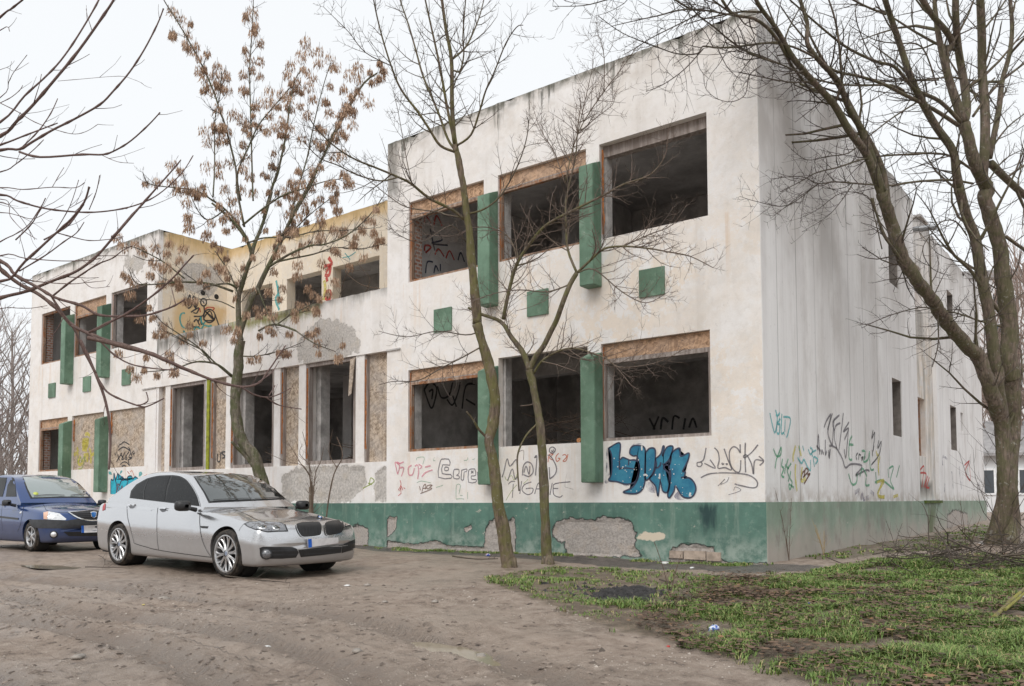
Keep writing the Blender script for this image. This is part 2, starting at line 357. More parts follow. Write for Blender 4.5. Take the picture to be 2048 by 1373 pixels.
# ------------------------------------------------------------------ the abandoned building
def sdist(x, y, P):
    d = 1e9; n = len(P)
    for i in range(n):
        ax, ay = P[i]; bx, by = P[(i+1) % n]; dx, dy = bx-ax, by-ay
        t = max(0, min(1, ((x-ax)*dx+(y-ay)*dy)/(dx*dx+dy*dy+1e-12)))
        d = min(d, math.hypot(x-ax-dx*t, y-ay-dy*t))
    return d if inpoly(x, y, P) else -d
def cuts(a, b, marks, step):
    e = sorted({a, b, *[m for m in marks if a < m < b]}); out = []
    for p, q in zip(e, e[1:]):
        n = max(1, int(math.ceil((q-p)/step-1e-6))); out += [p+(q-p)*i/n for i in range(n)]
    return out+[b]
def wall(u0, u1, z0, z1, holes=(), face=0, th=.3, axis='x', sgn=1, step=.3, masks=(), mb=None, relief=0, top=None):
    """slab with openings; axis x: runs along X with its outer face at y=face; axis y: along Y, outer face at x=face; sgn: direction of the thickness"""
    mb = mb or MB(); mb.use = True
    us = cuts(u0, u1, [h[0] for h in holes]+[h[1] for h in holes], step); zs = cuts(z0, z1, [h[2] for h in holes]+[h[3] for h in holes], step)
    P = (lambda u, d, z: (u, d, z)) if axis == 'x' else (lambda u, d, z: (d, u, z))
    flip = (sgn < 0) ^ (axis == 'y')
    def put(a, b, c, d):
        mb.f.append((a, b, c, d) if not flip else (d, c, b, a))
    idx = {}
    for i, u in enumerate(us):
        for j, z in enumerate(zs):
            m = [0, 0, 0]
            for ch, poly, k in masks:
                m[ch] = max(m[ch], max(0, min(1, .5+sdist(u, z, poly)*k)))
            q = face
            if relief and m[0] > .5: q = face+sgn*relief*min(1, (m[0]-.5)*8)+noise.noise((u*9, z*9, 3))*relief*.5
            idx[i, j] = mb.vert(P(u, q, top(u, z) if top and j == len(zs)-1 else z), (*m, 1))
    def hole(u, z): return any(h[0] < u < h[1] and h[2] < z < h[3] for h in holes)
    for i in range(len(us)-1):
        for j in range(len(zs)-1):
            if not hole((us[i]+us[i+1])/2, (zs[j]+zs[j+1])/2): put(idx[i, j], idx[i+1, j], idx[i+1, j+1], idx[i, j+1])
    b = face+sgn*th
    bu = sorted({u0, u1, *[h[0] for h in holes], *[h[1] for h in holes]}); bz = sorted({z0, z1, *[h[2] for h in holes], *[h[3] for h in holes]})
    for i in range(len(bu)-1):
        for j in range(len(bz)-1):
            if not hole((bu[i]+bu[i+1])/2, (bz[j]+bz[j+1])/2):
                k = [mb.vert(P(u, b, z), (0, 0, 0, 1)) for u, z in ((bu[i], bz[j]), (bu[i+1], bz[j]), (bu[i+1], bz[j+1]), (bu[i], bz[j+1]))]; put(*k[::-1])
    def rim(a0, a1, c0, c1, inv):
        for (pa, pb) in (((a0, c0), (a1, c0)), ((a1, c0), (a1, c1)), ((a1, c1), (a0, c1)), ((a0, c1), (a0, c0))):
            k = [mb.vert(P(pa[0], face, pa[1]), (0, 0, 0, 1)), mb.vert(P(pb[0], face, pb[1]), (0, 0, 0, 1)), mb.vert(P(pb[0], b, pb[1]), (0, 0, 0, 1)), mb.vert(P(pa[0], b, pa[1]), (0, 0, 0, 1))]
            put(*(k[::-1] if not inv else k))
    rim(u0, u1, z0, z1, False)
    for h in holes: rim(h[0], h[1], h[2], h[3], True)
    return mb
BLD = empty('abandoned_building', (0, 0, 0), 'derelict two storey plastered building with open windows, green fins and graffiti', 'building')
ZR, ZP, ZL, ZU, ZPAR = 8.79, .90, 4.21, 5.605, 5.605
LO, UP = (1.98, 3.715), (5.605, 7.343)
RW = [(-2.934, -.866), (-5.26, -3.215), (-7.70, -5.62)]
LW = [(-25.03, -23.0), (-22.70, -20.66), (-20.34, -18.27)]
def holes_of(L): return [(a, b, *z) for a, b in L for z in (LO, UP)]
def pxpoly(pts, y=0): return [(q.x, q.z) for q in (plane(px, py, 1, y) for px, py in pts)]
# chipped coping line
def chip(u, z): return z+.03*noise.noise((u*1.3, 0, 1))+.025*noise.noise((u*6, 0, 5))-(.05 if noise.noise((u*2.7, 3, 9)) > .42 else 0)
mR = [(2, [(-8.4, 7.6), (-8.0, 7.6), (-8.0, 9), (-8.4, 9)], 1.5), (0, [(-7.5, 5.56), (-7.2, 5.56), (-7.25, 5.5)], 4), (0, [(-3.0, 5.60), (-1.9, 5.60), (-2.3, 5.52)], 5)]
wall(-8.345, 0, ZP, ZR, holes_of(RW), masks=mR, top=chip, th=.14, step=.16).build('wall', M_plaster, BLD)
mL = [(0, pxpoly([(246, 520), (266, 512), (290, 515), (286, 540), (262, 545)]), 1.2)]
wall(-25.84, -17.69, ZP, ZR, holes_of(LW), masks=mL, top=chip, th=.14, step=.2).build('wall', M_plaster, BLD)
# band over the recessed ground floor: parapet of the terrace
bandm = [(0, pxpoly([(598, 722), (592, 690), (610, 665), (640, 640), (672, 642), (700, 655), (722, 690), (715, 705), (660, 722), (640, 735)]), 2.6),
         (1, [(-14.2, 5.35), (-10.6, 5.3), (-10.4, 5.7), (-14.3, 5.7)], 1.6), (2, [(-17.8, 5.1), (-14.3, 5.2), (-14.3, 5.8), (-17.8, 5.8)], 1.0), (2, [(-12, 5.45), (-8.3, 5.5), (-8.3, 5.8), (-12, 5.8)], 1.4)]
wall(-17.69, -8.345, ZL, ZPAR, th=.22, masks=bandm, step=.14, top=lambda u, z: z+.012*noise.noise((u*5, 0, 2))).build('parapet', M_plaster, BLD)
for a, b in ((-8.345, -7.93), (-18.42, -17.69)): mb = MB(); mb.box(a, b, -.035, .0, ZL-.02, ZL+.015); mb.build('ledge', M_reveal, BLD)
# dado under the recessed windows with the fallen render
dadom = [(0, pxpoly([(562, 1000), (565, 955), (590, 938), (640, 934), (690, 932), (728, 935), (733, 968), (715, 985), (700, 1003), (640, 1008)]), 3),
         (0, pxpoly([(752, 1003), (748, 975), (752, 945), (770, 932), (783, 945), (787, 975), (785, 1003)]), 4)]
wall(-17.69, -8.345, ZP, 1.80, th=.3, masks=dadom, step=.09, relief=.02).build('wall', M_plaster, BLD)
# plinth
pm = [(0, pxpoly([(1108, 1075), (1112, 1050), (1140, 1038), (1185, 1042), (1230, 1035), (1262, 1045), (1275, 1070), (1268, 1092), (1282, 1112), (1180, 1114), (1135, 1108), (1130, 1085)]), 4),
      (0, pxpoly([(972, 1090), (975, 1050), (995, 1035), (1012, 1050), (1030, 1035), (1032, 1105), (975, 1110)]), 5),
      (0, pxpoly([(760, 1060), (778, 1036), (796, 1036), (792, 1060), (775, 1075)]), 6), (0, pxpoly([(930, 1058), (944, 1050), (946, 1058), (934, 1064)]), 9),
      (0, pxpoly([(720, 1092), (780, 1083), (830, 1090), (870, 1082), (900, 1092), (980, 1096), (980, 1130), (720, 1130)]), 6),
      (0, pxpoly([(1342, 1100), (1372, 1088), (1400, 1092), (1428, 1096), (1432, 1114), (1455, 1125), (1540, 1128), (1540, 1160), (1340, 1140)]), 6),
      (1, pxpoly([(1270, 1078), (1290, 1064), (1330, 1066), (1338, 1076), (1310, 1082)]), 5),
      (2, pxpoly([(1395, 1012), (1440, 1008), (1432, 1060), (1415, 1065)]), 3)]
wall(-8.3, .03, -.5, ZP, face=-.03, th=.3, masks=pm, step=.05, relief=.022).build('plinth', M_plinth, BLD)
wall(-25.87, -8.3, -.5, ZP, face=-.03, th=.3, masks=[(0, pxpoly([(690, 1080), (720, 1040), (745, 1085), (720, 1110)]), 5)], step=.25).build('plinth', M_plinth, BLD)
# blocks of the footing showing under the fallen plinth render
for x0, x1, z0, z1 in ((-1.62, -1.38, -.02, .10), (-1.36, -.98, -.03, .11), (-.96, -.72, -.04, .10)):
    mb = MB(); mb.box(x0, x1, -.05, -.02, z0, z1); mb.build('footing_block', flat('footing_block_stone', (.40, .32, .26), .95, 0, .25, 9), BLD)
# gable wall along the yard
SIDEH = [(8.21, 9.14, 2.444, 3.804), (8.21, 9.14, 6.07, 7.35), (15.37, 16.37, 2.444, 3.80), (15.37, 16.37, 6.07, 7.35), (17.1, 17.5, 3.12, 3.72)]
wall(.004, 10.89, ZP, ZR, [h for h in SIDEH if h[1] < 10], face=.012, th=.31, axis='y', sgn=-1, top=lambda u, z: z+3*(chip(u, z)-z), step=.3).build('gable_wall', M_ribbed, BLD)
bayh = [(10.95, 12.3, 2.1, 3.67), (10.97, 12.3, 6.1, 7.3)]
bm_ = [(2, [(10.8, .8), (13.5, .8), (13.5, 8.4), (10.8, 8.4)], .03), (0, [(10.95, 5.1), (12.4, 5.1), (12.4, 6.1), (10.95, 6.1)], 2), (2, [(11, 1.0), (13, 1.0), (13, 1.5), (11, 1.5)], 2)]
wall(10.89, 13.45, ZP, 8.3, bayh, face=-.10, th=.3, axis='y', sgn=-1, step=.2, masks=bm_, top=chip).build('bay_wall', M_plaster, BLD)
mb = MB(); mb.box(-.5, -.08, 12.2, 13.5, 8.3, 8.72); mb.box(-.58, -.02, 12.1, 13.6, 8.72, 8.78); mb.build('chimney', M_reveal, BLD)
wall(13.45, 21.43, ZP, 8.5, [h for h in SIDEH if h[0] > 13], face=0, th=.3, axis='y', sgn=-1, top=lambda u, z: z+3*(chip(u, z)-z), step=.3).build('gable_wall', M_ribbed, BLD)
wall(-.028, 21.46, -.5, ZP, face=.042, th=.3, axis='y', sgn=-1, step=.25, masks=[(2, [(11.7, -.4), (12.2, -.4), (12.75, .85), (11.5, .85)], .8), (0, [(14.2, .1), (17.5, .1), (17.5, .45), (15.5, .62), (14.2, .5)], 3)]).build('plinth', M_plinth_side, BLD)
mb = MB(); mb.box(.03, .10, 11.2, 13.3, .84, .915); mb.build('mossy_sill', flat('wet_moss', (.07, .10, .02), .95, 0, .4, 8), BLD)
mb = MB(); mb.tube([(-.2, 11.2, 8.12), (.55, 11.15, 8.06)], [.07, .07], 12); mb.build('drain_pipe', M_metal, BLD)
# side opening of the bay: window frame and rubble on the sill
def frame(x0, x1, z0, z1, y0, y1, wd, m, parent=BLD, name='window_frame', bottom=True, axis='x'):
    mb = MB(); P = mb.box
    def b(a0, a1, c0, c1):
        if axis == 'x': P(a0, a1, y0, y1, c0, c1)
        else: P(y0, y1, a0, a1, c0, c1)
    zt = z1-wd; zb = z0+(wd if bottom else 0)
    b(x0, x0+wd, z0, z1); b(x1-wd, x1, z0, z1); b(x0+wd, x1-wd, zt, z1)
    if bottom: b(x0+wd, x1-wd, z0, zb)
    return mb.build(name, m, parent)
frame(10.95, 12.3, 2.1, 3.67, -.34, -.22, .12, M_frame, axis='y')
mb = MB(); mb.box(-.6, -.42, 10.95, 12.3, 1.9, 3.9); mb.build('brick_infill', M_brick, BLD)
mb = MB(); mb.box(-.6, -.42, 10.9, 12.4, 5.9, 7.4); mb.build('brick_infill', M_brick, BLD)
M_jamb = concrete('dark_jamb', (.17, .15, .135), (.30, .27, .245), 3)  # dark colour for the thin linings laid on the far jambs
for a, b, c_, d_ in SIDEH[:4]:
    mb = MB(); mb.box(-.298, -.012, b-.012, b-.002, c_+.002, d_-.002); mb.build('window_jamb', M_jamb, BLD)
# the two side walls that face the terrace, its back wall and floor
wall(0.142, 2.54, ZL, ZR, face=-17.69, th=.3, axis='y', sgn=-1, step=.2, top=chip,
     masks=[(0, [(.75, 8.0), (1.9, 8.1), (2.1, 7.6), (1.6, 7.1), (.7, 7.3)], 2.2), (1, [(.1, 8.3), (2.6, 8.2), (2.6, 9), (.1, 9)], 1.2),
            (1, [(.5, 5.5), (1.1, 5.5), (1.9, 5.8), (2.3, 6.9), (.45, 6.95)], 2.5)]).build('wall', M_plaster_yellow, BLD)
wall(0.142, 2.24, ZL, ZR, face=-8.345, th=.3, axis='y', sgn=1, step=.6).build('wall', M_plaster_yellow, BLD)
TW = [(-12.77, -10.95, 5.0, 7.32), (-14.75, -13.23, 5.0, 7.32), (-16.9, -15.42, 5.0, 7.32)]
wall(-17.69, -8.345, 4.9, 8.70, TW, face=2.24, th=.3, step=.2, top=chip,
     masks=[(1, [(-17.7, 8.35), (-8.3, 8.35), (-8.3, 9), (-17.7, 9)], 1.6)]).build('wall', M_plaster_yellow, BLD)
# remaining outer walls
wall(-25.84, .0-.3, ZP, 8.5, face=21.43, th=.3, sgn=-1, step=4).build('wall', M_plaster, BLD)
wall(.142, 21.13, ZP, ZR, face=-25.84, th=.3, axis='y', sgn=1, step=4).build('wall', M_plaster, BLD)
# floors, ceilings, roof
mb = MB(); mb.box(-25.5, -.31, .15, 21.1, .6, .88); mb.build('floor', M_slab, BLD)
mb = MB(); mb.box(-25.5, -17.70, .15, 21.1, 4.45, 4.9); mb.box(-8.34, -.31, .15, 21.1, 4.45, 4.9); mb.box(-17.69, -8.35, .23, 21.1, 4.452, 4.89); mb.build('upper_floor', M_ceiling, BLD)
mb = MB(); mb.box(-25.5, -17.70, .15, 21.1, 8.2, 8.5); mb.box(-8.34, -.31, .15, 21.1, 8.2, 8.5); mb.box(-17.69, -8.35, 2.55, 21.1, 8.2, 8.45); mb.build('roof', M_ceiling, BLD)
# inner walls
def inner(x0, x1, y0, y1, z0, z1, m=M_inner): mb = MB(); mb.box(x0, x1, y0, y1, z0, z1); return mb.build('inner_wall', m, BLD)
inner(-8.3, -8.12, .15, 9, .89, 4.44); inner(-8.04, -7.9, .15, 9, 4.91, 8.19, M_inner_white)
inner(-25.5, -.31, 6.2, 6.4, .89, 4.44); inner(-25.5, -.31, 5.6, 5.8, 4.91, 8.19)
inner(-17.6, -17.45, .45, 6.1, .89, 4.44); inner(-25.52, -25.4, .15, 5.5, 4.91, 8.19, M_inner_white)
inner(-5.5, -5.35, 2.6, 5.5, 4.91, 8.19); inner(-18.2, -18.05, .15, 5.5, 4.91, 8.19)
mb = MB(); mb.box(-8.1, -.31, 2.6, 2.9, 3.75, 4.44); mb.build('ceiling_beam', M_inner, BLD)
for x in (-10.1, -12.9, -15.6):
    mb = MB(); mb.box(x-.18, x+.18, 2.9, 3.25, .89, 4.44); mb.build('inner_column', M_inner_white, BLD)
# windows of the two blocks
def header(x0, x1, z0, z1, y=.075): mb = MB(); mb.box(x0, x1, y, y+.02, z0, z1); return mb
def foam(parent, x, z0, z1, y, wd=.03):
    mb = MB(); n = 26; prev = None
    for i in range(n+1):
        z = z0+(z1-z0)*i/n; a = wd*(.4+.9*abs(noise.noise((x*3, z*5, 1)))); p = [mb.vert((x-a*.3, y, z)), mb.vert((x+a*.5, y-.02-a*.3, z)), mb.vert((x+a, y, z))]
        if prev:
            for k in (0, 1): mb.face(prev[k], prev[k+1], p[k+1], p[k])
        prev = p
    return mb.build('foam_strip', M_foam, parent)
def window(x0, x1, zz, hd=0, fr=M_frame, wd=.055, sill=True, fm=True, right=True):
    e = frame(x0, x1, zz[0], zz[1]-hd, .045, .125, wd, fr, bottom=sill)
    if hd: header(x0, x1, zz[1]-hd, zz[1]-.005).build('header_board', M_osb_warm, e); mb = MB(); mb.box(x0, x1, .05, .10, zz[1]-hd-.02, zz[1]-hd+.025); mb.build('batten', M_frame_gray, e)
    if fm: foam(e, x0+.012, zz[0]+.05, zz[1]-.05, .06)
    return e
window(*RW[0], LO, .30, M_frame_gray); window(*RW[1], LO, 0, M_frame_gray, sill=False) if 0 else None
window(*RW[2], LO, .26, M_frame); window(*RW[1], UP, .30, M_frame); window(*RW[2], UP, .30, M_frame)
foam(BLD, RW[0][0]+.03, 5.7, 7.25, .05, .06)
mb = MB(); mb.box(RW[0][0]+.002, RW[0][1]-.002, .142, .30, UP[1]-.20, UP[1]-.002); mb.build('lintel_board', M_frame_gray, BLD)
window(*LW[0], LO, .30); window(*LW[0], UP, 0); window(*LW[1], UP, .42); window(*LW[2], UP, 0, M_frame_gray, sill=False)
for x0, x1 in (LW[1], LW[2]):
    mb = MB(); mb.box(x0+.002, x1-.002, .07, .095, LO[0]+.002, LO[1]-.002); mb.build('chipboard_panel', M_osb, BLD)
foam(BLD, LW[2][0]+.04, 3.0, 3.66, .06, .08); foam(BLD, LW[1][0]+.02, 2.9, 3.6, .06, .08)
# pale inner reveals, bricks by the frames
for (x0, x1), zz in [(w, z) for w in RW+LW for z in (LO, UP)]:
    mb = MB(); mb.box(x0-.03, x0+.05, .165, .36, zz[0]-.02, zz[1]+.1)
    mb.build('reveal_pier', M_brick if (x0 == RW[2][0] and zz is UP) or x0 == LW[0][0] else M_reveal, BLD)
# recessed ground floor: columns, boards, openings
COLS = [(-9.37, -9.09), (-11.37, -11.11), (-12.32, -12.08), (-14.33, -14.11), (-17.25, -17.0), (-17.69, -17.6)]
for a, b in COLS:
    mb = MB(); mb.box(a, b, .03, .34, 1.80, ZL); mb.use = True; mb.build('column', M_plaster, BLD)
mb = MB(); mb.box(-15.28, -15.075, .03, .34, 1.80, ZL); mb.build('column', M_reveal, BLD)
mb = MB(); mb.box(-15.19, -15.07, .012, .045, 1.5, ZL+.45); mb.build('mossy_downpipe', flat('lime_moss', (.27, .29, .025), .9, 0, .35, 7), BLD)
for a, b in ((-9.05, -8.36), (-11.98, -11.375), (-14.93, -14.335), (-17.6, -17.255)):
    mb = MB(); mb.box(a, b, .14, .165, 1.80, ZL); mb.build('chipboard_panel', M_osb, BLD)
for a, b in ((-9.088, -9.03), (-12.075, -11.985), (-15.07, -14.935)):
    mb = MB(); mb.box(a, b, .06, .18, 1.80, ZL); e = mb.build('board_post', M_frame_gray, BLD); foam(e, b-.05, 2.1, 4.1, .058, .05)
for a, b in ((-11.10, -9.38), (-14.10, -12.33), (-16.99, -15.29)):
    e = frame(a, b, 1.80, ZL, .05, .17, .09, M_frame_gray); foam(e, a+.012, 1.95, 4.1, .05, .06)
    mb = MB(); mb.box(a-.02, a+.16, .345, .62, 1.2, ZL+.2); mb.build('reveal_pier', M_reveal, BLD)
# loose bent board hanging in the opening by the silver car
mb = MB(); q = [(-9.55, .02, 4.15), (-9.36, .0, 4.18), (-9.40, -.08, 3.35), (-9.52, -.06, 3.30)]; mb.quad(*q); mb.quad(*[(x, y+.02, z) for x, y, z in reversed(q)]); mb.build('loose_board', M_osb, BLD)
# green fins with sloped heads, green square panels
def fin(x0, x1, z0, z1):
    mb = MB(); d = -.28
    pts = [(x0, 0, z0), (x1, 0, z0), (x1, d, z0), (x0, d, z0), (x0, 0, z1+.10), (x1, 0, z1+.10), (x1, d, z1-.02), (x0, d, z1-.02)]
    for p in pts: mb.vert(p)
    for f in ((0, 1, 2, 3), (7, 6, 5, 4), (3, 2, 6, 7), (2, 1, 5, 6), (0, 3, 7, 4), (0, 4, 5, 1)): mb.face(*f)
    o = mb.build('green_fin', M_green, BLD, fix=True)
    bm = bmesh.new(); bm.from_mesh(o.data); bmesh.ops.bevel(bm, geom=list(bm.edges), offset=.012, segments=2, affect='EDGES'); bm.to_mesh(o.data); bm.free()
for x0, x1 in ((-5.56, -5.25), (-3.20, -2.90), (-23.0, -22.68), (-20.66, -20.34)):
    fin(x0, x1, 4.74, 6.93); fin(x0, x1, 1.25, 3.47)
for x in (-1.90, -4.30, -6.70, -19.34, -21.74, -24.12):
    mb = MB(); mb.box(x-.24, x+.24, -.035, .02, 4.42, 4.90); mb.build('green_square_panel', M_green, BLD)
# pipe stubs in the terrace side wall
for px, py in ((357, 578), (406, 586), (433, 594)):
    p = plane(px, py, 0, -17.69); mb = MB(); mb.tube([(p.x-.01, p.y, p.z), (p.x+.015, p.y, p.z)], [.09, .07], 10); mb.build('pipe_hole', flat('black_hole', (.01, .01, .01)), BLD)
# ------------------------------------------------------------------ graffiti: sprayed strokes lying on the plaster
GK = [0]
def ribbon(mb, pts3, wd, nrm, n=5, var=.25):
    P = [Vector(p) for p in (smooth_path(pts3, n=n) if len(pts3) > 2 else pts3)]
    prev = None
    for i, p in enumerate(P):
        t = P[min(i+1, len(P)-1)]-P[max(i-1, 0)]
        if t.length < 1e-7: continue
        s = t.normalized().cross(nrm)*wd*.5*(1+var*noise.noise(p*7))
        a = mb.vert(p+s), mb.vert(p-s)
        if prev: mb.face(prev[0], prev[1], a[1], a[0])
        prev = a
def strokes(name, S_, ink, wd, crop, ax=1, v=0, off=.004, parent=None, n=5):
    """S_: strokes in the pixels of an enlarged crop (x0, y0, scale) of the wall"""
    x0, y0, sc = crop; mb = MB(); sg = -1 if ax == 1 else 1
    wd *= 1.35 if wd < .03 else 1.1
    nrm = Vector((0, -1, 0)) if ax == 1 else Vector((1, 0, 0))
    GK[0] += 1; off = off+.0004*(GK[0] % 12)
    for st in S_:
        q = []
        for a, b in st:
            p = plane(x0+a*sc, y0+b*sc, ax, v); p[ax] += sg*off; q.append(p)
        ribbon(mb, q, wd, nrm, n)
    return mb.build(name, INK[ink], parent or BLD)
def blob(name, outlines, m, crop, ax=1, v=0, off=.003, n=4):
    x0, y0, sc = crop; sg = -1 if ax == 1 else 1; bm = bmesh.new()
    for k, out in enumerate(outlines):
        q = []
        for a, b in smooth_path(list(out)+[out[0]], n=n)[:-1]:
            p = plane(x0+a*sc, y0+b*sc, ax, v); p[ax] += sg*(off+.0003*k); q.append(bm.verts.new(p))
        f = bm.faces.new(q); bmesh.ops.triangulate(bm, faces=[f])
    me = bpy.data.meshes.new(name); bm.to_mesh(me); bm.free(); o = bpy.data.objects.new(name, me); me.materials.append(m if not isinstance(m, str) else INK[m])
    return link(o, BLD)
G1, G2, G3, G4, G5 = (780, 840, .18555), (1190, 860, .17578), (1520, 780, .17485), (300, 500, .14563), (60, 820, .13111)
# big blue piece under the right window
L_ = [(150, 215), (285, 150), (280, 330), (320, 315), (375, 335), (400, 345), (460, 345), (500, 375), (508, 440), (480, 560), (440, 605), (350, 618), (250, 590), (160, 575), (190, 500), (195, 330), (180, 250)]
U1_ = [(440, 300), (398, 270), (410, 210), (450, 180), (520, 182), (560, 200), (575, 260), (575, 520), (568, 600), (545, 670), (500, 715), (430, 728), (325, 710), (420, 660), (480, 580), (505, 480), (500, 380), (480, 300)]
U2_ = [(578, 260), (620, 215), (670, 210), (690, 250), (685, 380), (670, 470), (630, 540), (580, 570), (570, 480)]
C_ = [(690, 330), (750, 275), (775, 190), (790, 200), (770, 300), (820, 200), (890, 195), (850, 330), (800, 390), (790, 440), (845, 500), (850, 600), (835, 690), (810, 715), (770, 690), (745, 590), (720, 755), (690, 640), (625, 560), (670, 500), (700, 400)]
K_ = [(845, 440), (850, 380), (880, 260), (965, 210), (980, 300), (1070, 265), (1060, 350), (1000, 470), (1030, 480), (1020, 545), (1075, 548), (1130, 600), (1150, 680), (1110, 760), (1040, 775), (980, 740), (920, 640), (900, 700), (850, 775), (830, 740), (850, 640), (865, 500)]
for o_ in [[(130, 220), (200, 300), (180, 560), (110, 600), (140, 400)], [(330, 640), (420, 640), (480, 590), (330, 610)], [(580, 600), (640, 600), (700, 700), (660, 720), (590, 680)], [(380, 240), (440, 160), (540, 160), (420, 190)], [(940, 700), (1000, 790), (1090, 790), (960, 800), (900, 760)]]: blob('graffiti', [o_], 'smoke', G2, off=.002)
blob('graffiti', [L_, U1_, U2_, C_, K_], M_bluefill, G2, off=.006)
strokes('graffiti', [L_+[L_[0]], U1_+[U1_[0]], U2_+[U2_[0]], C_+[C_[0]], K_+[K_[0]], [(285, 440), (360, 435), (440, 445)], [(280, 350), (283, 455)], [(385, 345), (385, 405)],
  [(980, 545), (1000, 540), (1040, 545)], [(690, 430), (720, 430), (745, 400), (750, 370)], [(770, 390), (850, 395), (870, 300)], [(745, 590), (740, 500)]], 'outline', .02, G2, off=.009, n=6)
# white drips and chips on the piece
rg = random.Random(3); mb = MB()
for _ in range(90):
    a, b = rg.uniform(180, 1090), rg.uniform(280, 760)
    if any(inpoly(a, b, P) for P in (L_, U1_, U2_, C_, K_)) and (b > 420 or rg.random() < .3):
        p = plane(1190+a*.17578, 860+b*.17578, 1, -.0165); r = rg.uniform(.004, .016); k = [mb.vert((p.x+math.cos(t)*r*rg.uniform(.5, 1.3), p.y, p.z+math.sin(t)*r*rg.uniform(.5, 1.3))) for t in (0, 1.2, 2.5, 3.8, 5)]; mb.face(*k[::-1])
mb.build('paint_speck', INK['white'], BLD)
strokes('graffiti', [[(535, 180), (537, 235)], [(1090, 715), (1080, 750), (1100, 745)], [(740, 500), (738, 560)], [(555, 520), (580, 510), (600, 530)]], 'white', .022, G2, off=.011)
# LUCK tag with arrow
strokes('graffiti', [[(1265, 205), (1240, 330), (1205, 365), (1165, 375), (1165, 410), (1200, 418), (1220, 390), (1205, 365)], [(1245, 380), (1370, 438), (1310, 340)], [(1360, 205), (1400, 250), (1415, 340), (1400, 435), (1480, 430), (1555, 455), (1510, 330), (1470, 215)],
  [(1445, 375), (1455, 395), (1470, 380)], [(1490, 380), (1500, 395), (1510, 382)], [(1655, 265), (1620, 210), (1570, 195), (1530, 260), (1545, 400), (1600, 475), (1650, 470), (1660, 345)], [(1652, 165), (1655, 265)],
  [(1712, 145), (1708, 300), (1715, 485)], [(1855, 170), (1790, 250), (1710, 315), (1690, 300), (1715, 285), (1740, 305), (1785, 400), (1805, 505), (1820, 350), (1915, 355)], [(1865, 300), (1920, 355), (1875, 405)],
  [(1205, 545), (1290, 505), (1420, 490), (1620, 495), (1760, 520), (1840, 580), (1845, 640), (1790, 660), (1640, 630), (1590, 615)]], 'grey', .016, G2)
strokes('graffiti', [[(1400, 640), (1440, 600), (1480, 560), (1430, 620), (1500, 590), (1525, 540)], [(1580, 690), (1600, 650), (1660, 690), (1520, 740)]], 'grey', .007, G2)
# outlined lettering under the left window: Cerel
strokes('graffiti', [[(555, 425), (635, 425), (645, 490), (570, 485), (565, 580), (655, 590), (660, 630), (525, 620), (535, 480), (555, 425)], [(595, 510), (630, 515), (628, 545), (592, 545), (595, 510)]], 'grey', .018, G1, n=2)
strokes('graffiti', [[(745, 535), (695, 535), (685, 580), (690, 630), (745, 635), (745, 605), (715, 600), (745, 580), (745, 535)], [(770, 545), (830, 530), (825, 560), (800, 565), (795, 645), (768, 640), (775, 545)], [(860, 535), (915, 530), (925, 600), (880, 605), (882, 640), (930, 645), (925, 672), (848, 672), (848, 560), (860, 535)], [(875, 550), (900, 575)], [(900, 550), (875, 578)], [(945, 560), (950, 650)]], 'grey', .016, G1, n=2)
strokes('graffiti', [[(60, 455), (100, 470), (150, 455)], [(75, 465), (105, 500), (85, 590)], [(105, 520), (150, 520), (125, 610)], [(235, 490), (200, 520), (205, 590), (245, 590), (265, 520)], [(300, 640), (310, 560), (300, 490), (270, 500)], [(310, 480), (345, 505), (320, 530)], [(380, 510), (440, 495)], [(345, 615), (385, 570), (460, 540)]], 'pink', .03, G1)
strokes('graffiti', [[(90, 760), (120, 700), (110, 650)], [(105, 770), (125, 720), (140, 760)], [(150, 730), (165, 745)], [(120, 700), (120, 790)], [(90, 820), (125, 790)]], 'red', .012, G1)
strokes('graffiti', [[(320, 715), (330, 760)], [(345, 790), (360, 720), (385, 695), (385, 750)], [(355, 740), (400, 735)], [(440, 700), (400, 715), (405, 745), (430, 735)], [(425, 705), (458, 705), (430, 730), (450, 745), (330, 795)]], 'brown', .012, G1)
strokes('graffiti', [[(290, 435), (295, 410), (370, 405), (355, 480)], [(480, 405), (470, 440), (490, 440)], [(715, 850), (718, 710), (760, 705), (745, 800)], [(715, 855), (760, 850), (800, 855)], [(755, 815), (785, 815)], [(838, 780), (840, 855)], [(835, 405), (840, 430), (800, 440)], [(890, 430), (920, 420)], [(290, 680), (340, 660), (440, 680)], [(500, 730), (575, 705)]], 'green', .008, G1)
strokes('graffiti', [[(1210, 620), (1230, 560), (1265, 420), (1295, 500), (1360, 430), (1370, 480)], [(1270, 660), (1320, 530), (1350, 640), (1380, 600)], [(1430, 600), (1440, 500), (1480, 455), (1530, 480), (1545, 560), (1500, 610), (1440, 590)], [(1445, 570), (1470, 500), (1500, 590), (1510, 500)], [(1580, 400), (1560, 410), (1585, 395), (1570, 600)], [(1720, 640), (1780, 590), (1795, 510), (1740, 400), (1700, 380)], [(1725, 640), (1718, 510)], [(1720, 350), (1725, 310), (1755, 295), (1785, 320), (1760, 360), (1725, 350)], [(1740, 330), (1755, 345), (1765, 320)]], 'grey', .017, G1)
strokes('graffiti', [[(1275, 695), (1310, 665), (1350, 665)], [(1330, 690), (1320, 840)], [(1400, 800), (1420, 660)], [(1525, 670), (1450, 700), (1425, 760), (1480, 805), (1530, 790), (1540, 740), (1465, 742)], [(1560, 800), (1590, 700), (1610, 680)], [(1580, 745), (1615, 745)], [(1725, 810), (1750, 680)], [(1945, 668), (1780, 690), (1760, 740), (1770, 810), (1830, 835), (1860, 815)], [(1765, 740), (1815, 742)]], 'grey', .014, G1)
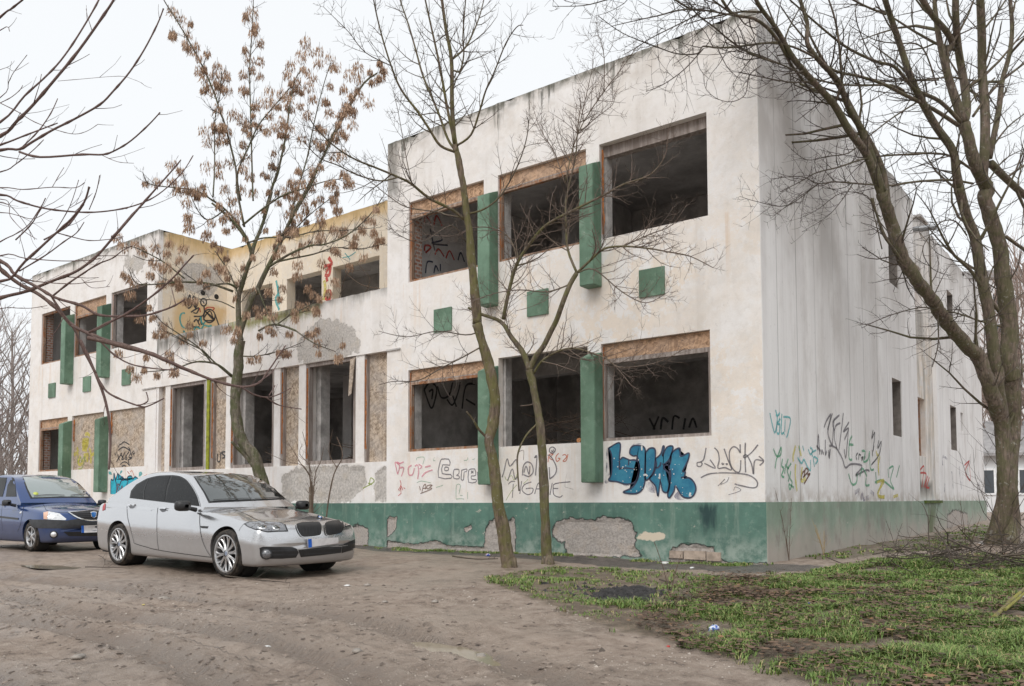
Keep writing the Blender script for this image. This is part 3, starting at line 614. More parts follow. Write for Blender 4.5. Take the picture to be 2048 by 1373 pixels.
strokes('graffiti', [[(1250, 870), (1310, 770), (1370, 700)], [(1240, 610), (1260, 650), (1310, 600), (1340, 650), (1380, 560)], [(1440, 690), (1490, 640)]], 'lime', .008, G1)
strokes('graffiti', [[(1705, 455), (1715, 380), (1760, 370), (1720, 410), (1770, 440)], [(1820, 360), (1790, 400), (1800, 450), (1835, 420), (1810, 415)], [(1860, 385), (1885, 375), (1905, 400), (1865, 445), (1900, 440), (1920, 370)]], 'orange', .014, G1)
# gable wall tags (on the ribbed concrete)
K3 = dict(crop=G3, ax=0, v=.012)
strokes('graffiti', [[(110, 265), (165, 490), (195, 330), (175, 230)], [(180, 280), (195, 300), (225, 265)], [(230, 330), (195, 390), (190, 480), (215, 500), (225, 400), (200, 395)], [(248, 275), (240, 490), (270, 490), (275, 520)], [(265, 310), (345, 330), (320, 490), (300, 545)], [(285, 340), (280, 480)]], 'teal', .035, **K3)
strokes('graffiti', [[(150, 675), (190, 760), (235, 740), (240, 660), (215, 720), (185, 800), (170, 900)], [(255, 790), (245, 870), (270, 900), (245, 980), (275, 1000)], [(320, 790), (300, 870), (330, 900)], [(290, 850), (280, 960)], [(355, 840), (310, 920), (330, 1000), (320, 1050)], [(350, 930), (340, 1010), (365, 1060), (340, 1140), (330, 1080), (385, 1120)]], 'green', .035, **K3)
strokes('graffiti', [[(405, 640), (375, 760), (380, 820)], [(440, 640), (470, 760)], [(405, 850), (400, 980), (420, 1160)], [(480, 880), (470, 1040), (520, 1010)], [(1370, 760), (1350, 880), (1360, 980)], [(1330, 1060), (1420, 1040), (1340, 1190), (1420, 1235)], [(1325, 700), (1340, 760)]], 'yellow', .06, **K3)
strokes('graffiti', [[(485, 640), (500, 700)], [(430, 770), (440, 800), (475, 840), (500, 800), (540, 880), (575, 920), (575, 800)], [(550, 680), (575, 740), (600, 690), (570, 660)], [(600, 760), (590, 720), (640, 690)], [(620, 880), (610, 770), (660, 800), (630, 850)], [(445, 640), (450, 700)]], 'teal', .028, **K3)
strokes('graffiti', [[(470, 1030), (480, 960), (510, 920)], [(500, 1000), (520, 900), (550, 930), (490, 1000)], [(540, 970), (570, 960), (545, 1000), (500, 1075)]], 'brown', .025, **K3)
strokes('graffiti', [[(655, 690), (665, 510), (680, 740)], [(645, 640), (690, 700)], [(700, 740), (705, 690), (725, 740)], [(745, 570), (745, 740), (760, 700)], [(780, 690), (785, 770), (800, 680), (790, 790)],
  [(730, 430), (760, 350), (810, 285), (770, 460)], [(825, 270), (775, 460), (790, 560), (825, 640)], [(905, 290), (830, 370), (850, 470)], [(845, 330), (825, 640)], [(915, 380), (860, 420), (850, 560), (880, 680)], [(950, 265), (930, 450), (900, 690)], [(1015, 370), (950, 480), (1010, 440), (965, 570)], [(1010, 440), (980, 770), (960, 680)], [(790, 640), (830, 645), (880, 680), (940, 790), (975, 890), (1040, 850), (1150, 860), (1155, 900), (1090, 980), (1210, 920), (1250, 930)]], 'grey', .04, **K3)
strokes('graffiti', [[(1050, 530), (1020, 600), (1015, 780), (1050, 800)], [(1020, 625), (1065, 630)], [(1160, 700), (1200, 710), (1180, 820), (1230, 800), (1245, 720)], [(1140, 990), (1170, 900), (1220, 990)], [(1250, 700), (1260, 900), (1300, 910)], [(1010, 960), (1050, 1080), (1100, 1060), (1110, 960)], [(1210, 1010), (1205, 1090), (1250, 1090)], [(1320, 940), (1330, 1080)], [(1460, 900), (1470, 1010)]], 'green', .045, **K3)
strokes('graffiti', [[(1115, 720), (1095, 760), (1105, 800)], [(1125, 800), (1130, 740), (1150, 750)], [(1155, 780), (1175, 770), (1160, 810)], [(1200, 760), (1190, 800)], [(1290, 460), (1275, 560), (1310, 490), (1290, 700), (1300, 640)], [(1280, 690), (1285, 760)], [(1355, 575), (1345, 670), (1385, 590), (1360, 740), (1270, 860)]], 'black', .032, **K3)
strokes('graffiti', [[(1080, 1180), (1130, 1150), (1110, 1240)], [(1150, 1250), (1170, 1190), (1180, 1250), (1240, 1230)], [(1260, 1160), (1300, 1200)]], 'smoke', .09, **K3)
G7 = (1700, 740, .29871)
strokes('graffiti', [[(470, 670), (495, 650), (480, 790)], [(495, 790), (510, 700), (470, 690)], [(520, 710), (505, 780), (530, 790)], [(530, 720), (510, 790)]], 'red', .05, G7, 0, -.10)
strokes('graffiti', [[(765, 640), (800, 610), (770, 680), (805, 740), (795, 610)]], 'red', .05, G7, 0, .0)
strokes('graffiti', [[(620, 640), (620, 580), (650, 600)], [(735, 700), (730, 650), (745, 800), (750, 700)], [(630, 820), (635, 760)], [(680, 680), (690, 800)], [(860, 800), (865, 750)]], 'smoke', .07, G7, 0, .0)
strokes('graffiti', [[(260, 660), (290, 650), (270, 740), (295, 800)], [(165, 755), (215, 740), (290, 800)], [(310, 720), (330, 640)]], 'green', .045, G7, 0, .012)
strokes('graffiti', [[(185, 560), (190, 690)], [(220, 740), (185, 840), (230, 850)], [(290, 850), (320, 840)]], 'yellow', .07, G7, 0, .012)
# left block: boards and dado
OY = .07
strokes('graffiti', [[(1350, 575), (1375, 520), (1385, 530), (1440, 490), (1520, 535)], [(1350, 620), (1420, 570), (1480, 590), (1520, 620), (1505, 565), (1540, 650), (1555, 730), (1500, 770), (1520, 850), (1470, 800), (1420, 800), (1380, 835)], [(1320, 795), (1400, 660)], [(1340, 680), (1365, 770)], [(1390, 690), (1430, 750), (1400, 750), (1450, 650)], [(1460, 690), (1480, 750), (1450, 740), (1510, 640)], [(1555, 730), (1510, 720), (1540, 660)], [(1300, 660), (1315, 700)], [(1325, 640), (1330, 680)], [(1560, 660), (1585, 625)], [(1570, 680), (1605, 655)], [(1400, 865), (1440, 850), (1470, 865)]], 'black', .035, G5, 1, OY)
strokes('graffiti', [[(840, 380), (880, 365), (915, 400)], [(800, 470), (850, 450), (895, 470), (800, 500), (890, 520), (800, 550), (880, 560), (800, 600), (870, 620)], [(670, 690), (720, 660), (735, 700)], [(720, 570), (740, 640)], [(820, 700), (890, 680), (860, 760)], [(930, 690), (1010, 670), (1000, 760)], [(905, 590), (930, 660), (930, 820)], [(770, 700), (740, 820), (790, 830), (810, 760)], [(880, 740), (875, 800)]], 'yellow', .10, G5, 1, OY)
strokes('graffiti', [[(730, 710), (735, 820), (775, 720), (790, 800), (830, 710), (845, 790)], [(840, 720), (800, 880), (740, 900)]], 'lime', .028, G5, 1, OY)
blob('graffiti', [[(1230, 1285), (1240, 1070), (1275, 1080), (1285, 960), (1310, 1080), (1345, 970), (1365, 1060), (1410, 1020), (1440, 1070), (1480, 1080), (1500, 1020), (1550, 1010), (1575, 1060), (1610, 1020), (1670, 1070), (1720, 1290)]], 'cyan', G5, off=.006)
blob('graffiti', [[(1205, 985), (1200, 945), (1235, 945), (1250, 990)], [(1370, 985), (1385, 930), (1412, 930), (1400, 960)], [(1660, 1020), (1665, 960), (1700, 945), (1715, 980), (1690, 1010)]], 'teal', G5, off=.005)
strokes('graffiti', [[(1235, 1280), (1240, 1070), (1275, 1080), (1285, 965), (1310, 1080), (1330, 1180), (1320, 1280)], [(1310, 1080), (1345, 970), (1365, 1060), (1410, 1020), (1440, 1070), (1400, 1080), (1370, 1160)], [(1480, 1080), (1500, 1020), (1550, 1010), (1575, 1060), (1610, 1020), (1670, 1070)], [(1480, 1070), (1500, 1090), (1470, 1180)]], 'outline', .025, G5, off=.009)
strokes('graffiti', [[(1330, 1270), (1340, 1140), (1365, 1150), (1345, 1210), (1385, 1250), (1370, 1180)], [(1390, 1230), (1410, 1160), (1420, 1230), (1450, 1200), (1400, 1240)]], 'maroon', .03, G5, off=.011)
strokes('graffiti', [[(1530, 950), (1560, 930), (1590, 1010)], [(1490, 940), (1520, 980)], [(1740, 1010), (1790, 990)]], 'orange', .02, G5)
G6 = (280, 660, .26223)
strokes('graffiti', [[(592, 945), (592, 1000), (612, 1000), (618, 935)], [(655, 930), (625, 935), (640, 955), (655, 965), (630, 980)], [(632, 975), (634, 980)], [(672, 970), (675, 980)]], 'black', .035, G6, 1, .14)
strokes('graffiti', [[(1750, 1190), (1760, 1130), (1785, 1160), (1700, 1210)], [(1740, 1170), (1770, 1180)]], 'lime', .02, G6)
strokes('graffiti', [[(1945, 1010), (1965, 1100)], [(1960, 1010), (1985, 1020)]], 'pink', .03, G6)
# tags on the yellow terrace wall, star in a circle included
def ring(cx, cy, rx, ry, n=16): return [(cx+rx*math.cos(i*2*math.pi/n), cy+ry*math.sin(i*2*math.pi/n)) for i in range(n+1)]
K4 = dict(crop=G4, ax=0, v=-17.69)
strokes('graffiti', [ring(813, 910, 80, 90), [(765, 850), (880, 960), (735, 960), (820, 840), (860, 950), (765, 850)], ring(735, 720, 40, 52), [(720, 700), (745, 740)], [(740, 770), (735, 900), (600, 915)], [(890, 880), (945, 1040)]], 'black', .04, **K4)
strokes('graffiti', [[(520, 690), (545, 620), (565, 690), (600, 640), (630, 690)], [(540, 700), (520, 800), (560, 780), (590, 700), (620, 800), (660, 720)], [(560, 860), (620, 820), (670, 800), (640, 870), (590, 860)], [(610, 740), (640, 760), (600, 780)], [(660, 990), (700, 920), (700, 1020), (740, 1010)], [(600, 990), (640, 960), (680, 1040)], [(580, 1060), (680, 1060)]], 'black', .04, **K4)
strokes('graffiti', [[(480, 870), (430, 880), (410, 960), (440, 1050), (500, 1080)], [(600, 1100), (640, 1060), (700, 1090), (740, 1040), (800, 1050), (850, 1040)], [(450, 1120), (480, 1125)], [(690, 920), (720, 1020), (760, 980)]], 'teal', .05, **K4)
strokes('graffiti', [[(750, 820), (800, 790), (880, 800), (860, 830)], [(680, 800), (690, 860)]], 'red', .03, **K4)
G8 = (430, 380, .21855)
strokes('graffiti', [[(1040, 620), (1070, 680), (1000, 700)], [(1015, 760), (1055, 700), (1045, 780), (1005, 780)], [(1030, 840), (1020, 800)], [(1010, 940), (1055, 930), (1050, 1000), (1010, 990)]], 'red', .09, G8, 1, 2.24)
strokes('graffiti', [[(560, 830), (580, 940), (555, 1000), (590, 1100)], [(575, 880), (590, 1050)]], 'teal', .08, G8, 1, 2.24)
strokes('graffiti', [[(1000, 830), (1010, 900), (995, 1010)]], 'yellow', .1, G8, 1, 2.24)
strokes('graffiti', [[(1170, 620), (1230, 610), (1290, 570)], [(1190, 580), (1240, 640)]], 'teal', .02, G8, 1, 2.24)
# tags inside the rooms, seen through the openings
C5, C6 = (780, 250, .3711), (780, 640, .37868)
strokes('graffiti', [[(185, 530), (190, 490), (220, 530)], [(235, 540), (250, 490), (280, 545)], [(185, 680), (190, 650), (220, 660), (190, 690)], [(240, 700), (260, 670), (290, 710)], [(300, 720), (320, 680), (345, 730)]], 'red', .04, C5, 0, -7.9)
strokes('graffiti', [[(190, 610), (240, 580), (280, 620), (220, 640), (310, 650)], [(215, 560), (240, 680)], [(190, 800), (200, 740), (230, 740)], [(235, 800), (245, 760), (260, 790)], [(270, 790), (270, 750)], [(365, 730), (380, 690), (400, 740)]], 'outline', .035, C5, 0, -7.9)
strokes('graffiti', [[(180, 370), (210, 330), (245, 360), (235, 430), (215, 465), (180, 370)], [(205, 380), (225, 370), (220, 420)], [(250, 350), (270, 410), (310, 400), (330, 330)], [(300, 420), (330, 450), (360, 380), (370, 330)], [(380, 470), (400, 350), (450, 340)], [(400, 420), (450, 450)], [(330, 400), (350, 460)]], 'black', .045, C6, 0, -8.12)
strokes('graffiti', [[(1370, 520), (1400, 580)], [(1390, 580), (1420, 510)], [(1430, 580), (1440, 520), (1470, 540)], [(1490, 580), (1500, 510), (1530, 520)], [(1550, 580), (1560, 520)], [(1580, 570), (1600, 520), (1620, 570)]], 'black', .05, C6, 1, 6.2)
blob('graffiti', [[(365, 800), (370, 670), (400, 660), (430, 700), (420, 750), (470, 770), (515, 740), (515, 880), (365, 880)]], 'maroon', G6, 1, 2.5 if False else 6.2)
blob('graffiti', [[(360, 900), (515, 890), (515, 1010), (440, 1020), (360, 980)]], 'mustard', G6, 1, 6.2)
# ------------------------------------------------------------------ ground, grass, leaves, puddles
GRASS_PX = [(960, 1165), (1010, 1148), (1120, 1132), (1270, 1140), (1400, 1150), (1500, 1152), (1600, 1148), (1700, 1128), (1850, 1112), (2048, 1110), (2200, 1140), (2200, 1500), (1660, 1390), (1560, 1345), (1440, 1312), (1320, 1272), (1220, 1258), (1120, 1222)]
STRIP_PX = [(1590, 1118), (1690, 1092), (1830, 1078), (1960, 1052), (2060, 1060), (1900, 1100), (1760, 1112), (1640, 1124)]
def gpoly(P): return [(q.x, q.y) for q in (gpt(*p) for p in P)]
GRASS = gpoly(GRASS_PX); STRIP = gpoly(STRIP_PX)
APRON = [(-9.5, -.05), (.05, -.05), (.9, -.2), (1.2, -1.0), (.2, -1.55), (-1.2, -1.5), (-4.5, -1.0), (-9.5, -.7)]
BLACKP = gpoly([(1180, 1190), (1230, 1178), (1290, 1172), (1320, 1185), (1290, 1198), (1200, 1200)])
PUD1 = gpt(915, 1286); PUD2 = gpt(105, 1131)
RUTS = [[(-20, -9.6), (-9, -9.0), (-2.5, -9.0), (1.0, -9.9), (3.5, -11.5)], [(-20, -8.0), (-9, -7.4), (-1.5, -7.3), (2.0, -8.4), (4.8, -10.2)], [(-20, -10.8), (-8, -10.1), (-2, -10.2), (1, -11.2)], [(-20, -7.0), (-8, -8.2), (-1, -8.4), (1.6, -9.4)]]
RUTS = [[Vector((*p,)) for p in smooth_path(r, n=8)] for r in RUTS]
RUTL = [[sum((b-a).length for a, b in zip(r[:i+1], r[1:i+1])) for i in range(len(r))] for r in RUTS]
def ruts(x, y):
    """signed distance to the nearest wheel track and the run along it"""
    b = 9; o = (9, 0)
    for ri, r in enumerate(RUTS):
        for si, (a, c) in enumerate(zip(r, r[1:])):
            dx, dy = c.x-a.x, c.y-a.y; t = max(0, min(1, ((x-a.x)*dx+(y-a.y)*dy)/(dx*dx+dy*dy))); ex, ey = x-a.x-dx*t, y-a.y-dy*t; q = math.hypot(ex, ey)
            if q < b: b = q; o = (q if dx*ey-dy*ex > 0 else -q, RUTL[ri][si]+t*math.hypot(dx, dy))
    return o
def rutd(x, y):
    b = 9
    for r in RUTS:
        for a, c in zip(r, r[1:]):
            dx, dy = c.x-a.x, c.y-a.y; t = max(0, min(1, ((x-a.x)*dx+(y-a.y)*dy)/(dx*dx+dy*dy)))
            b = min(b, math.hypot(x-a.x-dx*t, y-a.y-dy*t))
    return b
def gz(x, y, fine=True):
    z = gbase(x, y)
    d = math.hypot(x-CAM.x, y-CAM.y)
    if d > 60: return z
    v = Vector((x, y, 0))
    z += .05*noise.noise(v*.35)+.022*noise.noise(v*1.1)
    if -1.3 < y < 22 and x < 1: z += .0
    if fine:
        z += .012*noise.noise(v*3.1)+.007*noise.noise(v*8)
        if d < 14: z += .022*max(0, noise.noise(v*5+Vector((3, 1, 7))))+.007*noise.noise(v*19)+.012*max(0, noise.noise(v*11)-.15)
        if y < -6 and x < 6:
            r = rutd(x, y)
            if r < .5: z += -.045*math.exp(-(r/.13)**2)+.035*math.exp(-((r-.24)/.08)**2)*(.6+.9*noise.noise(v*6))
    for pc, rx, ry in ((PUD1, .75, .4), (PUD2, .9, .45)):
        q = ((x-pc.x)/rx)**2+((y-pc.y)/ry)**2
        if q < 4: z += -.07*math.exp(-q*1.1)
    return z
mb = MB(); mb.use = True
rs = [1.8]
while rs[-1] < 34: rs.append(rs[-1]*1.0125)
while rs[-1] < 900: rs.append(rs[-1]*1.25)
th0 = math.pi/2+YAW; span = math.radians(37)
ths = [th0-span+2*span*i/420 for i in range(421)]
rest = 2*math.pi-2*span; ths += [th0+span+rest*(i+1)/50 for i in range(49)]
NT = len(ths)
def gm(x, y):
    if math.hypot(x-CAM.x, y-CAM.y) > 45: return (.5, .3, 0, 1)
    g = 0
    for P in (GRASS, STRIP):
        s_ = sdist(x, y, P); g = max(g, max(0, min(1, .5+s_*1.1)))
    a = max(0, min(1, .5+sdist(x, y, APRON)*2.2)); b = max(0, min(1, .5+sdist(x, y, BLACKP)*3))
    return (g, a, b, 1)
c0 = mb.vert((CAM.x, CAM.y, gz(CAM.x, CAM.y)), (0, 0, 0, 1))
for r in rs:
    for t in ths:
        x, y = CAM.x+r*math.cos(t), CAM.y+r*math.sin(t)
        dense = (abs(t-th0) <= span) and r < 60
        mb.vert((x, y, gz(x, y, dense)), gm(x, y) if dense else (.35, 0, 0, 1))
for i in range(len(rs)-1):
    for j in range(NT):
        a = 1+i*NT+j; b = 1+i*NT+(j+1) % NT; mb.f.append((a, a+NT, b+NT, b)[::-1] if False else (a, a+NT, b+NT, b))
for j in range(NT): mb.f.append((c0, 1+j, 1+(j+1) % NT))
def mud():
    k = N('wet_mud', .55, 0, .5); at = k.attr(); x, y, z = k.xyz()
    n1 = k.noise(.8, 7, .62); n2 = k.noise(6, 7, .7); n3 = k.noise(40, 5, .7)
    c = k.mix(k.rng(n1, .3, .7), (.238, .178, .138), (.345, .270, .215))
    c = k.mix(k.rng(n2, .38, .72), c, (.42, .34, .28))
    c = k.mix(k.ma('MULTIPLY', k.rng(n2, .30, .45, 1, 0), .85), c, (.080, .062, .050))
    c = k.mix(k.rng(k.noise(70, 3, .6), .64, .7, 0, .55), c, (.42, .38, .33))          # gravel
    c = k.mix(k.rng(k.noise(130, 2, .6), .66, .72, 0, .7), c, (.06, .05, .042))
    ge = k.rng(k.ma('ADD', at[0], k.ma('MULTIPLY', k.ma('SUBTRACT', k.noise(2.2, 5, .65), .5), .7)), .4, .62)
    soil = k.mix(k.rng(n2, .35, .65), (.125, .09, .064), (.25, .188, .137)); soil = k.mix(k.rng(n3, .5, .65, 0, .6), soil, (.06, .085, .03))
    ru0 = k.ma('ABSOLUTE', k.attr('rut')[0]); c = k.mix(k.ma('MULTIPLY', k.rng(ru0, .30, .08, 0, .55), k.rng(n2, .3, .6)), c, (.13, .105, .088)); c = k.mix(ge, c, soil)
    ae = k.rng(k.ma('ADD', at[1], k.ma('MULTIPLY', k.ma('SUBTRACT', k.noise(3, 5, .65), .5), .6)), .42, .6)
    c = k.mix(k.ma('MULTIPLY', ae, .85), c, k.mix(k.rng(n2, .35, .7), (.05, .046, .044), (.125, .11, .10)))
    be = k.rng(k.ma('ADD', at[2], k.ma('MULTIPLY', k.ma('SUBTRACT', k.noise(4, 6, .7), .5), 1.3)), .45, .62); c = k.mix(k.ma('MULTIPLY', be, .8), c, (.045, .042, .042))
    k.col(c)
    wet = k.rng(k.noise(.45, 4, .6), .36, .56); k.set('Roughness', k.mix(wet, (.80, .80, .80), (.34, .34, .34)))
    h = k.ma('ADD', k.ma('MULTIPLY', n2, .8), k.ma('ADD', k.ma('MULTIPLY', n3, .5), k.ma('MULTIPLY', k.noise(110, 3), .3)))
    tr = k.noise(1, 4, .6, k.map((6, 22, 1), (0, 0, .12))); h = k.ma('ADD', h, k.ma('MULTIPLY', tr, .5))
    ru = k.attr('rut'); ad = k.ma('ABSOLUTE', ru[0]); inr = k.ma('MULTIPLY', k.rng(ad, .11, .14, 1, 0), k.rng(k.noise(.8, 5, .6), .47, .60))
    td = k.rng(k.ma('PINGPONG', k.ma('ADD', ru[1], k.ma('MULTIPLY', ad, .7)), .045), .012, .03); tg = k.ma('MULTIPLY', inr, td)
    h = k.ma('ADD', h, k.ma('MULTIPLY', tg, k.ma('MULTIPLY', k.rng(k.noise(5, 5, .7), .35, .65), .55))); k.bump(h, 1.0, .045); return k.m
M_mud = mud()
ground = mb.build('ground', M_mud, None, smooth=True)
ra = ground.data.color_attributes.new('rut', 'FLOAT_COLOR', 'POINT'); rd = []
for v in mb.v:
    q = ruts(v[0], v[1]) if (v[1] < -6 and v[0] < 6 and math.hypot(v[0]-CAM.x, v[1]-CAM.y) < 24) else (9, 0); rd += [q[0], q[1], 0, 1]
ra.data.foreach_set('color', rd); tag(ground, 'muddy yard with tyre ruts, grass verge and wet apron along the wall', kind='structure')
# puddles: sheets of muddy water lying in the hollows
def puddle(c, rx, ry, dz, m, lab, seed):
    mb = MB(); n = 40; z = gz(c.x, c.y)+dz
    ctr = mb.vert((c.x, c.y, z)); k = []
    for i in range(n):
        a = 2*math.pi*i/n; r = 1.3+.35*noise.noise((math.cos(a)*1.5, math.sin(a)*1.5, seed)); k.append(mb.vert((c.x+rx*r*math.cos(a), c.y+ry*r*math.sin(a), z)))
    for i in range(n): mb.face(ctr, k[i], k[(i+1) % n])
    return tag(mb.build('puddle', m), lab, 'puddle', kind='structure')
k = N('muddy_water', .12, 0, .35); k.col((.27, .23, .165)); M_water = k.m
puddle(PUD1, .75, .4, .046, M_water, 'shallow puddle of olive brown water in the track', 2)
puddle(PUD2, .75, .22, .035, M_water, 'long thin puddle of brown water before the blue car', 5)
LUSH = gpoly([(1420, 1240), (1500, 1180), (1640, 1130), (1850, 1118), (2200, 1120), (2200, 1500), (1900, 1373), (1640, 1330), (1520, 1310), (1430, 1290)])
# grass blades
def blades(name, n, polys, seed, m, hmin, hmax, lean=.6, px_gate=None, near_bias=True, clump=.12, wid=.0035):
    rg = random.Random(seed); V = []; F = []; A = []
    tot = 0; tries = 0
    boxes = [(min(p[0] for p in P), max(p[0] for p in P), min(p[1] for p in P), max(p[1] for p in P), P) for P in polys]
    while tot < n and tries < n*60:
        tries += 1
        bx = boxes[0] if len(boxes) == 1 or rg.random() < .82 else boxes[1]
        x = rg.uniform(bx[0], bx[1]); y = rg.uniform(bx[2], bx[3])
        if not inpoly(x+noise.noise((x*1.7, y*1.7, 8))*.35, y+noise.noise((x*1.7, y*1.7, 4))*.35, bx[4]): continue
        d = math.hypot(x-CAM.x, y-CAM.y)
        if d > 30 or d < 2.2: continue
        lush = max(.15, min(1, .12+sdist(x, y, LUSH)*.8+.45)) if seed == 11 else 1
        dens = (.58+1.4*noise.noise((x*.9, y*.9, 1))+1.6*noise.noise((x*2.6, y*2.6, 3)))*lush
        if inpoly(x, y, BLACKP): continue
        if near_bias: dens *= min(1.6, (11/d)**1.0)
        if rg.random() > dens: continue
        k = rg.randint(4, 11)
        hh = (.40+.9*max(0, noise.noise((x*1.3, y*1.3, 6))+.3))*(.6+.5*lush)
        for _ in range(k):
            bx_, by_ = x+rg.gauss(0, .022), y+rg.gauss(0, .022); z = gz(bx_, by_)-.004
            h = rg.uniform(hmin, hmax)*hh; a = rg.uniform(0, 6.28); l = h*rg.uniform(.2, 1.5)*lean; w_ = wid*rg.uniform(.7, 1.5)*(1 if d < 8 else d/8)
            dx, dy = math.cos(a), math.sin(a); sx, sy = -dy*w_, dx*w_
            i = len(V)
            V.extend([(bx_-sx, by_-sy, z), (bx_+sx, by_+sy, z), (bx_+dx*l*.35+sx*.8, by_+dy*l*.35+sy*.8, z+h*.6), (bx_+dx*l*.35-sx*.8, by_+dy*l*.35-sy*.8, z+h*.6), (bx_+dx*l, by_+dy*l, z+h*(1-.25*l/h))])
            F.extend([(i, i+1, i+2, i+3), (i+3, i+2, i+4)])
            c = rg.random(); q = (c, rg.random(), 0, 1); A.extend([q]*5); tot += 1
    mb = MB(); mb.v = V; mb.f = F; mb.a = A; mb.use = True
    return mb.build(name, m, None, smooth=True)
def grassm():
    k = N('grass_blade', .55, 0, .35); at = k.attr()
    c = k.mix(at[0], (.09, .155, .036), (.225, .325, .085)); c = k.mix(k.rng(k.noise(.7, 4), .42, .62, 0, .6), c, (.13, .215, .045))
    c = k.mix(k.rng(at[1], .78, .88, 0, .85), c, (.42, .35, .17)); k.col(c)
    k.set('Subsurface Weight', 0.0); k.set('Transmission Weight', 0.0); return k.m
M_grass = grassm()
tag(blades('grass', 135000, [GRASS, STRIP], 11, M_grass, .045, .115, 1.25), 'tufty green winter grass on the verge right of the track', 'grass', kind='stuff')
# moss and low weeds at the foot of the wall
tag(blades('weeds', 5000, [[(-9, -.5), (.2, -.35), (.2, -.06), (-9, -.06)]], 12, M_grass, .02, .06), 'low moss and weeds along the foot of the wall', 'weeds', kind='stuff')
# fallen leaves
def leafmesh(mb, x, y, s, rg, lift=0):
    z = gz(x, y)+.016+lift; a = rg.uniform(0, 6.28); ti = rg.uniform(-.35, .35); cu = rg.uniform(-.3, .5)
    ca, sa = math.cos(a), math.sin(a); out = []
    for u, v in ((-1, 0), (-.4, .5), (.2, .42), (1, 0), (.2, -.42), (-.4, -.5)):
        u_ = u+rg.uniform(-.12, .12); v_ = v+rg.uniform(-.12, .12)
        out.append(mb.vert((x+(ca*u_-sa*v_)*s, y+(sa*u_+ca*v_)*s, z+s*(ti*v_+cu*(u_*u_+abs(v_))*.5)), None))
    mb.face(out[0], out[1], out[5]); mb.face(out[1], out[2], out[4], out[5]); mb.face(out[2], out[3], out[4])
LEAFZ = gpoly([(1250, 1240), (1420, 1150), (1560, 1150), (1760, 1160), (2060, 1180), (2060, 1400), (1700, 1400), (1560, 1352), (1440, 1318), (1330, 1280)])
def leaves(name, n, poly, seed, smin, smax, lab):
    rg = random.Random(seed); mb = MB(); mb.use = True; k = 0
    x0, x1, y0, y1 = min(p[0] for p in poly), max(p[0] for p in poly), min(p[1] for p in poly), max(p[1] for p in poly)
    while k < n:
        x, y = rg.uniform(x0, x1), rg.uniform(y0, y1)
        if not inpoly(x, y, poly) or math.hypot(x-CAM.x, y-CAM.y) < 2.2 or rg.random() > .45+1.3*noise.noise((x*1.4, y*1.4, 2)): continue
        mb.cur = (rg.random(), rg.random(), 0, 1); leafmesh(mb, x, y, rg.uniform(smin, smax), rg, rg.uniform(0, .055)); k += 1
    return tag(mb.build(name, M_leaf, None), lab, 'leaves', kind='stuff')
k = N('dead_leaf', .7, 0, .3); at = k.attr(); c = k.mix(at[0], (.075, .048, .034), (.215, .14, .092)); c = k.mix(k.rng(at[1], .93, .97), c, (.28, .16, .08)); k.col(k.mix(k.rng(k.noise(20, 3), .4, .65, 0, .5), c, (.05, .035, .025))); M_leaf = k.m
leaves('fallen_leaves', 7000, LEAFZ, 21, .015, .042, 'brown rotting leaves strewn through the grass verge')
leaves('leaf_litter', 700, gpoly([(1420, 1160), (1600, 1150), (1640, 1200), (1500, 1230), (1400, 1210)]), 22, .02, .045, 'drift of dark leaves at the bare patch by the corner')
leaves('leaf_litter', 900, gpoly([(1850, 1085), (2100, 1060), (2100, 1200), (1900, 1190)]), 23, .03, .06, 'dark leaves heaped below the big tree')
# pebbles and grit on the track
rg = random.Random(31); mb = MB(); TR = gpoly([(0, 1180), (500, 1170), (940, 1160), (1150, 1225), (1420, 1315), (1640, 1373), (1640, 1420), (0, 1420)])
x0, x1, y0, y1 = min(p[0] for p in TR), max(p[0] for p in TR), min(p[1] for p in TR), max(p[1] for p in TR); kk = 0
while kk < 4600:
    x, y = rg.uniform(x0, x1), rg.uniform(y0, y1)
    if not inpoly(x, y, TR) or rg.random() > .4+noise.noise((x*.8, y*.8, 12)): continue
    d = math.hypot(x-CAM.x, y-CAM.y); s_ = rg.uniform(.0035, .009)*(2.0 if rg.random() < .05 else 1); z = gz(x, y); i = len(mb.v)
    if d > 14: continue
    for u in ((1, 0, 0), (-.4, .9, .1), (-.6, -.8, 0), (0, .1, .7), (.3, .6, .5)): mb.vert((x+u[0]*s_*rg.uniform(.7, 1.3), y+u[1]*s_*rg.uniform(.7, 1.3), z+u[2]*s_*1.1))
    for f in ((0, 4, 3), (4, 1, 3), (1, 2, 3), (2, 0, 3)): mb.f.append(tuple(i+q for q in f))
    kk += 1
k = N('grit', .85); at_ = k.voro(3, out='Color'); k.col(k.mix(k.rng(k.noise(7, 2), .35, .65), (.22, .18, .15), (.45, .40, .35))); tag(mb.build('gravel', k.m), 'pale grit and pebbles scattered over the muddy track', 'gravel', kind='stuff')

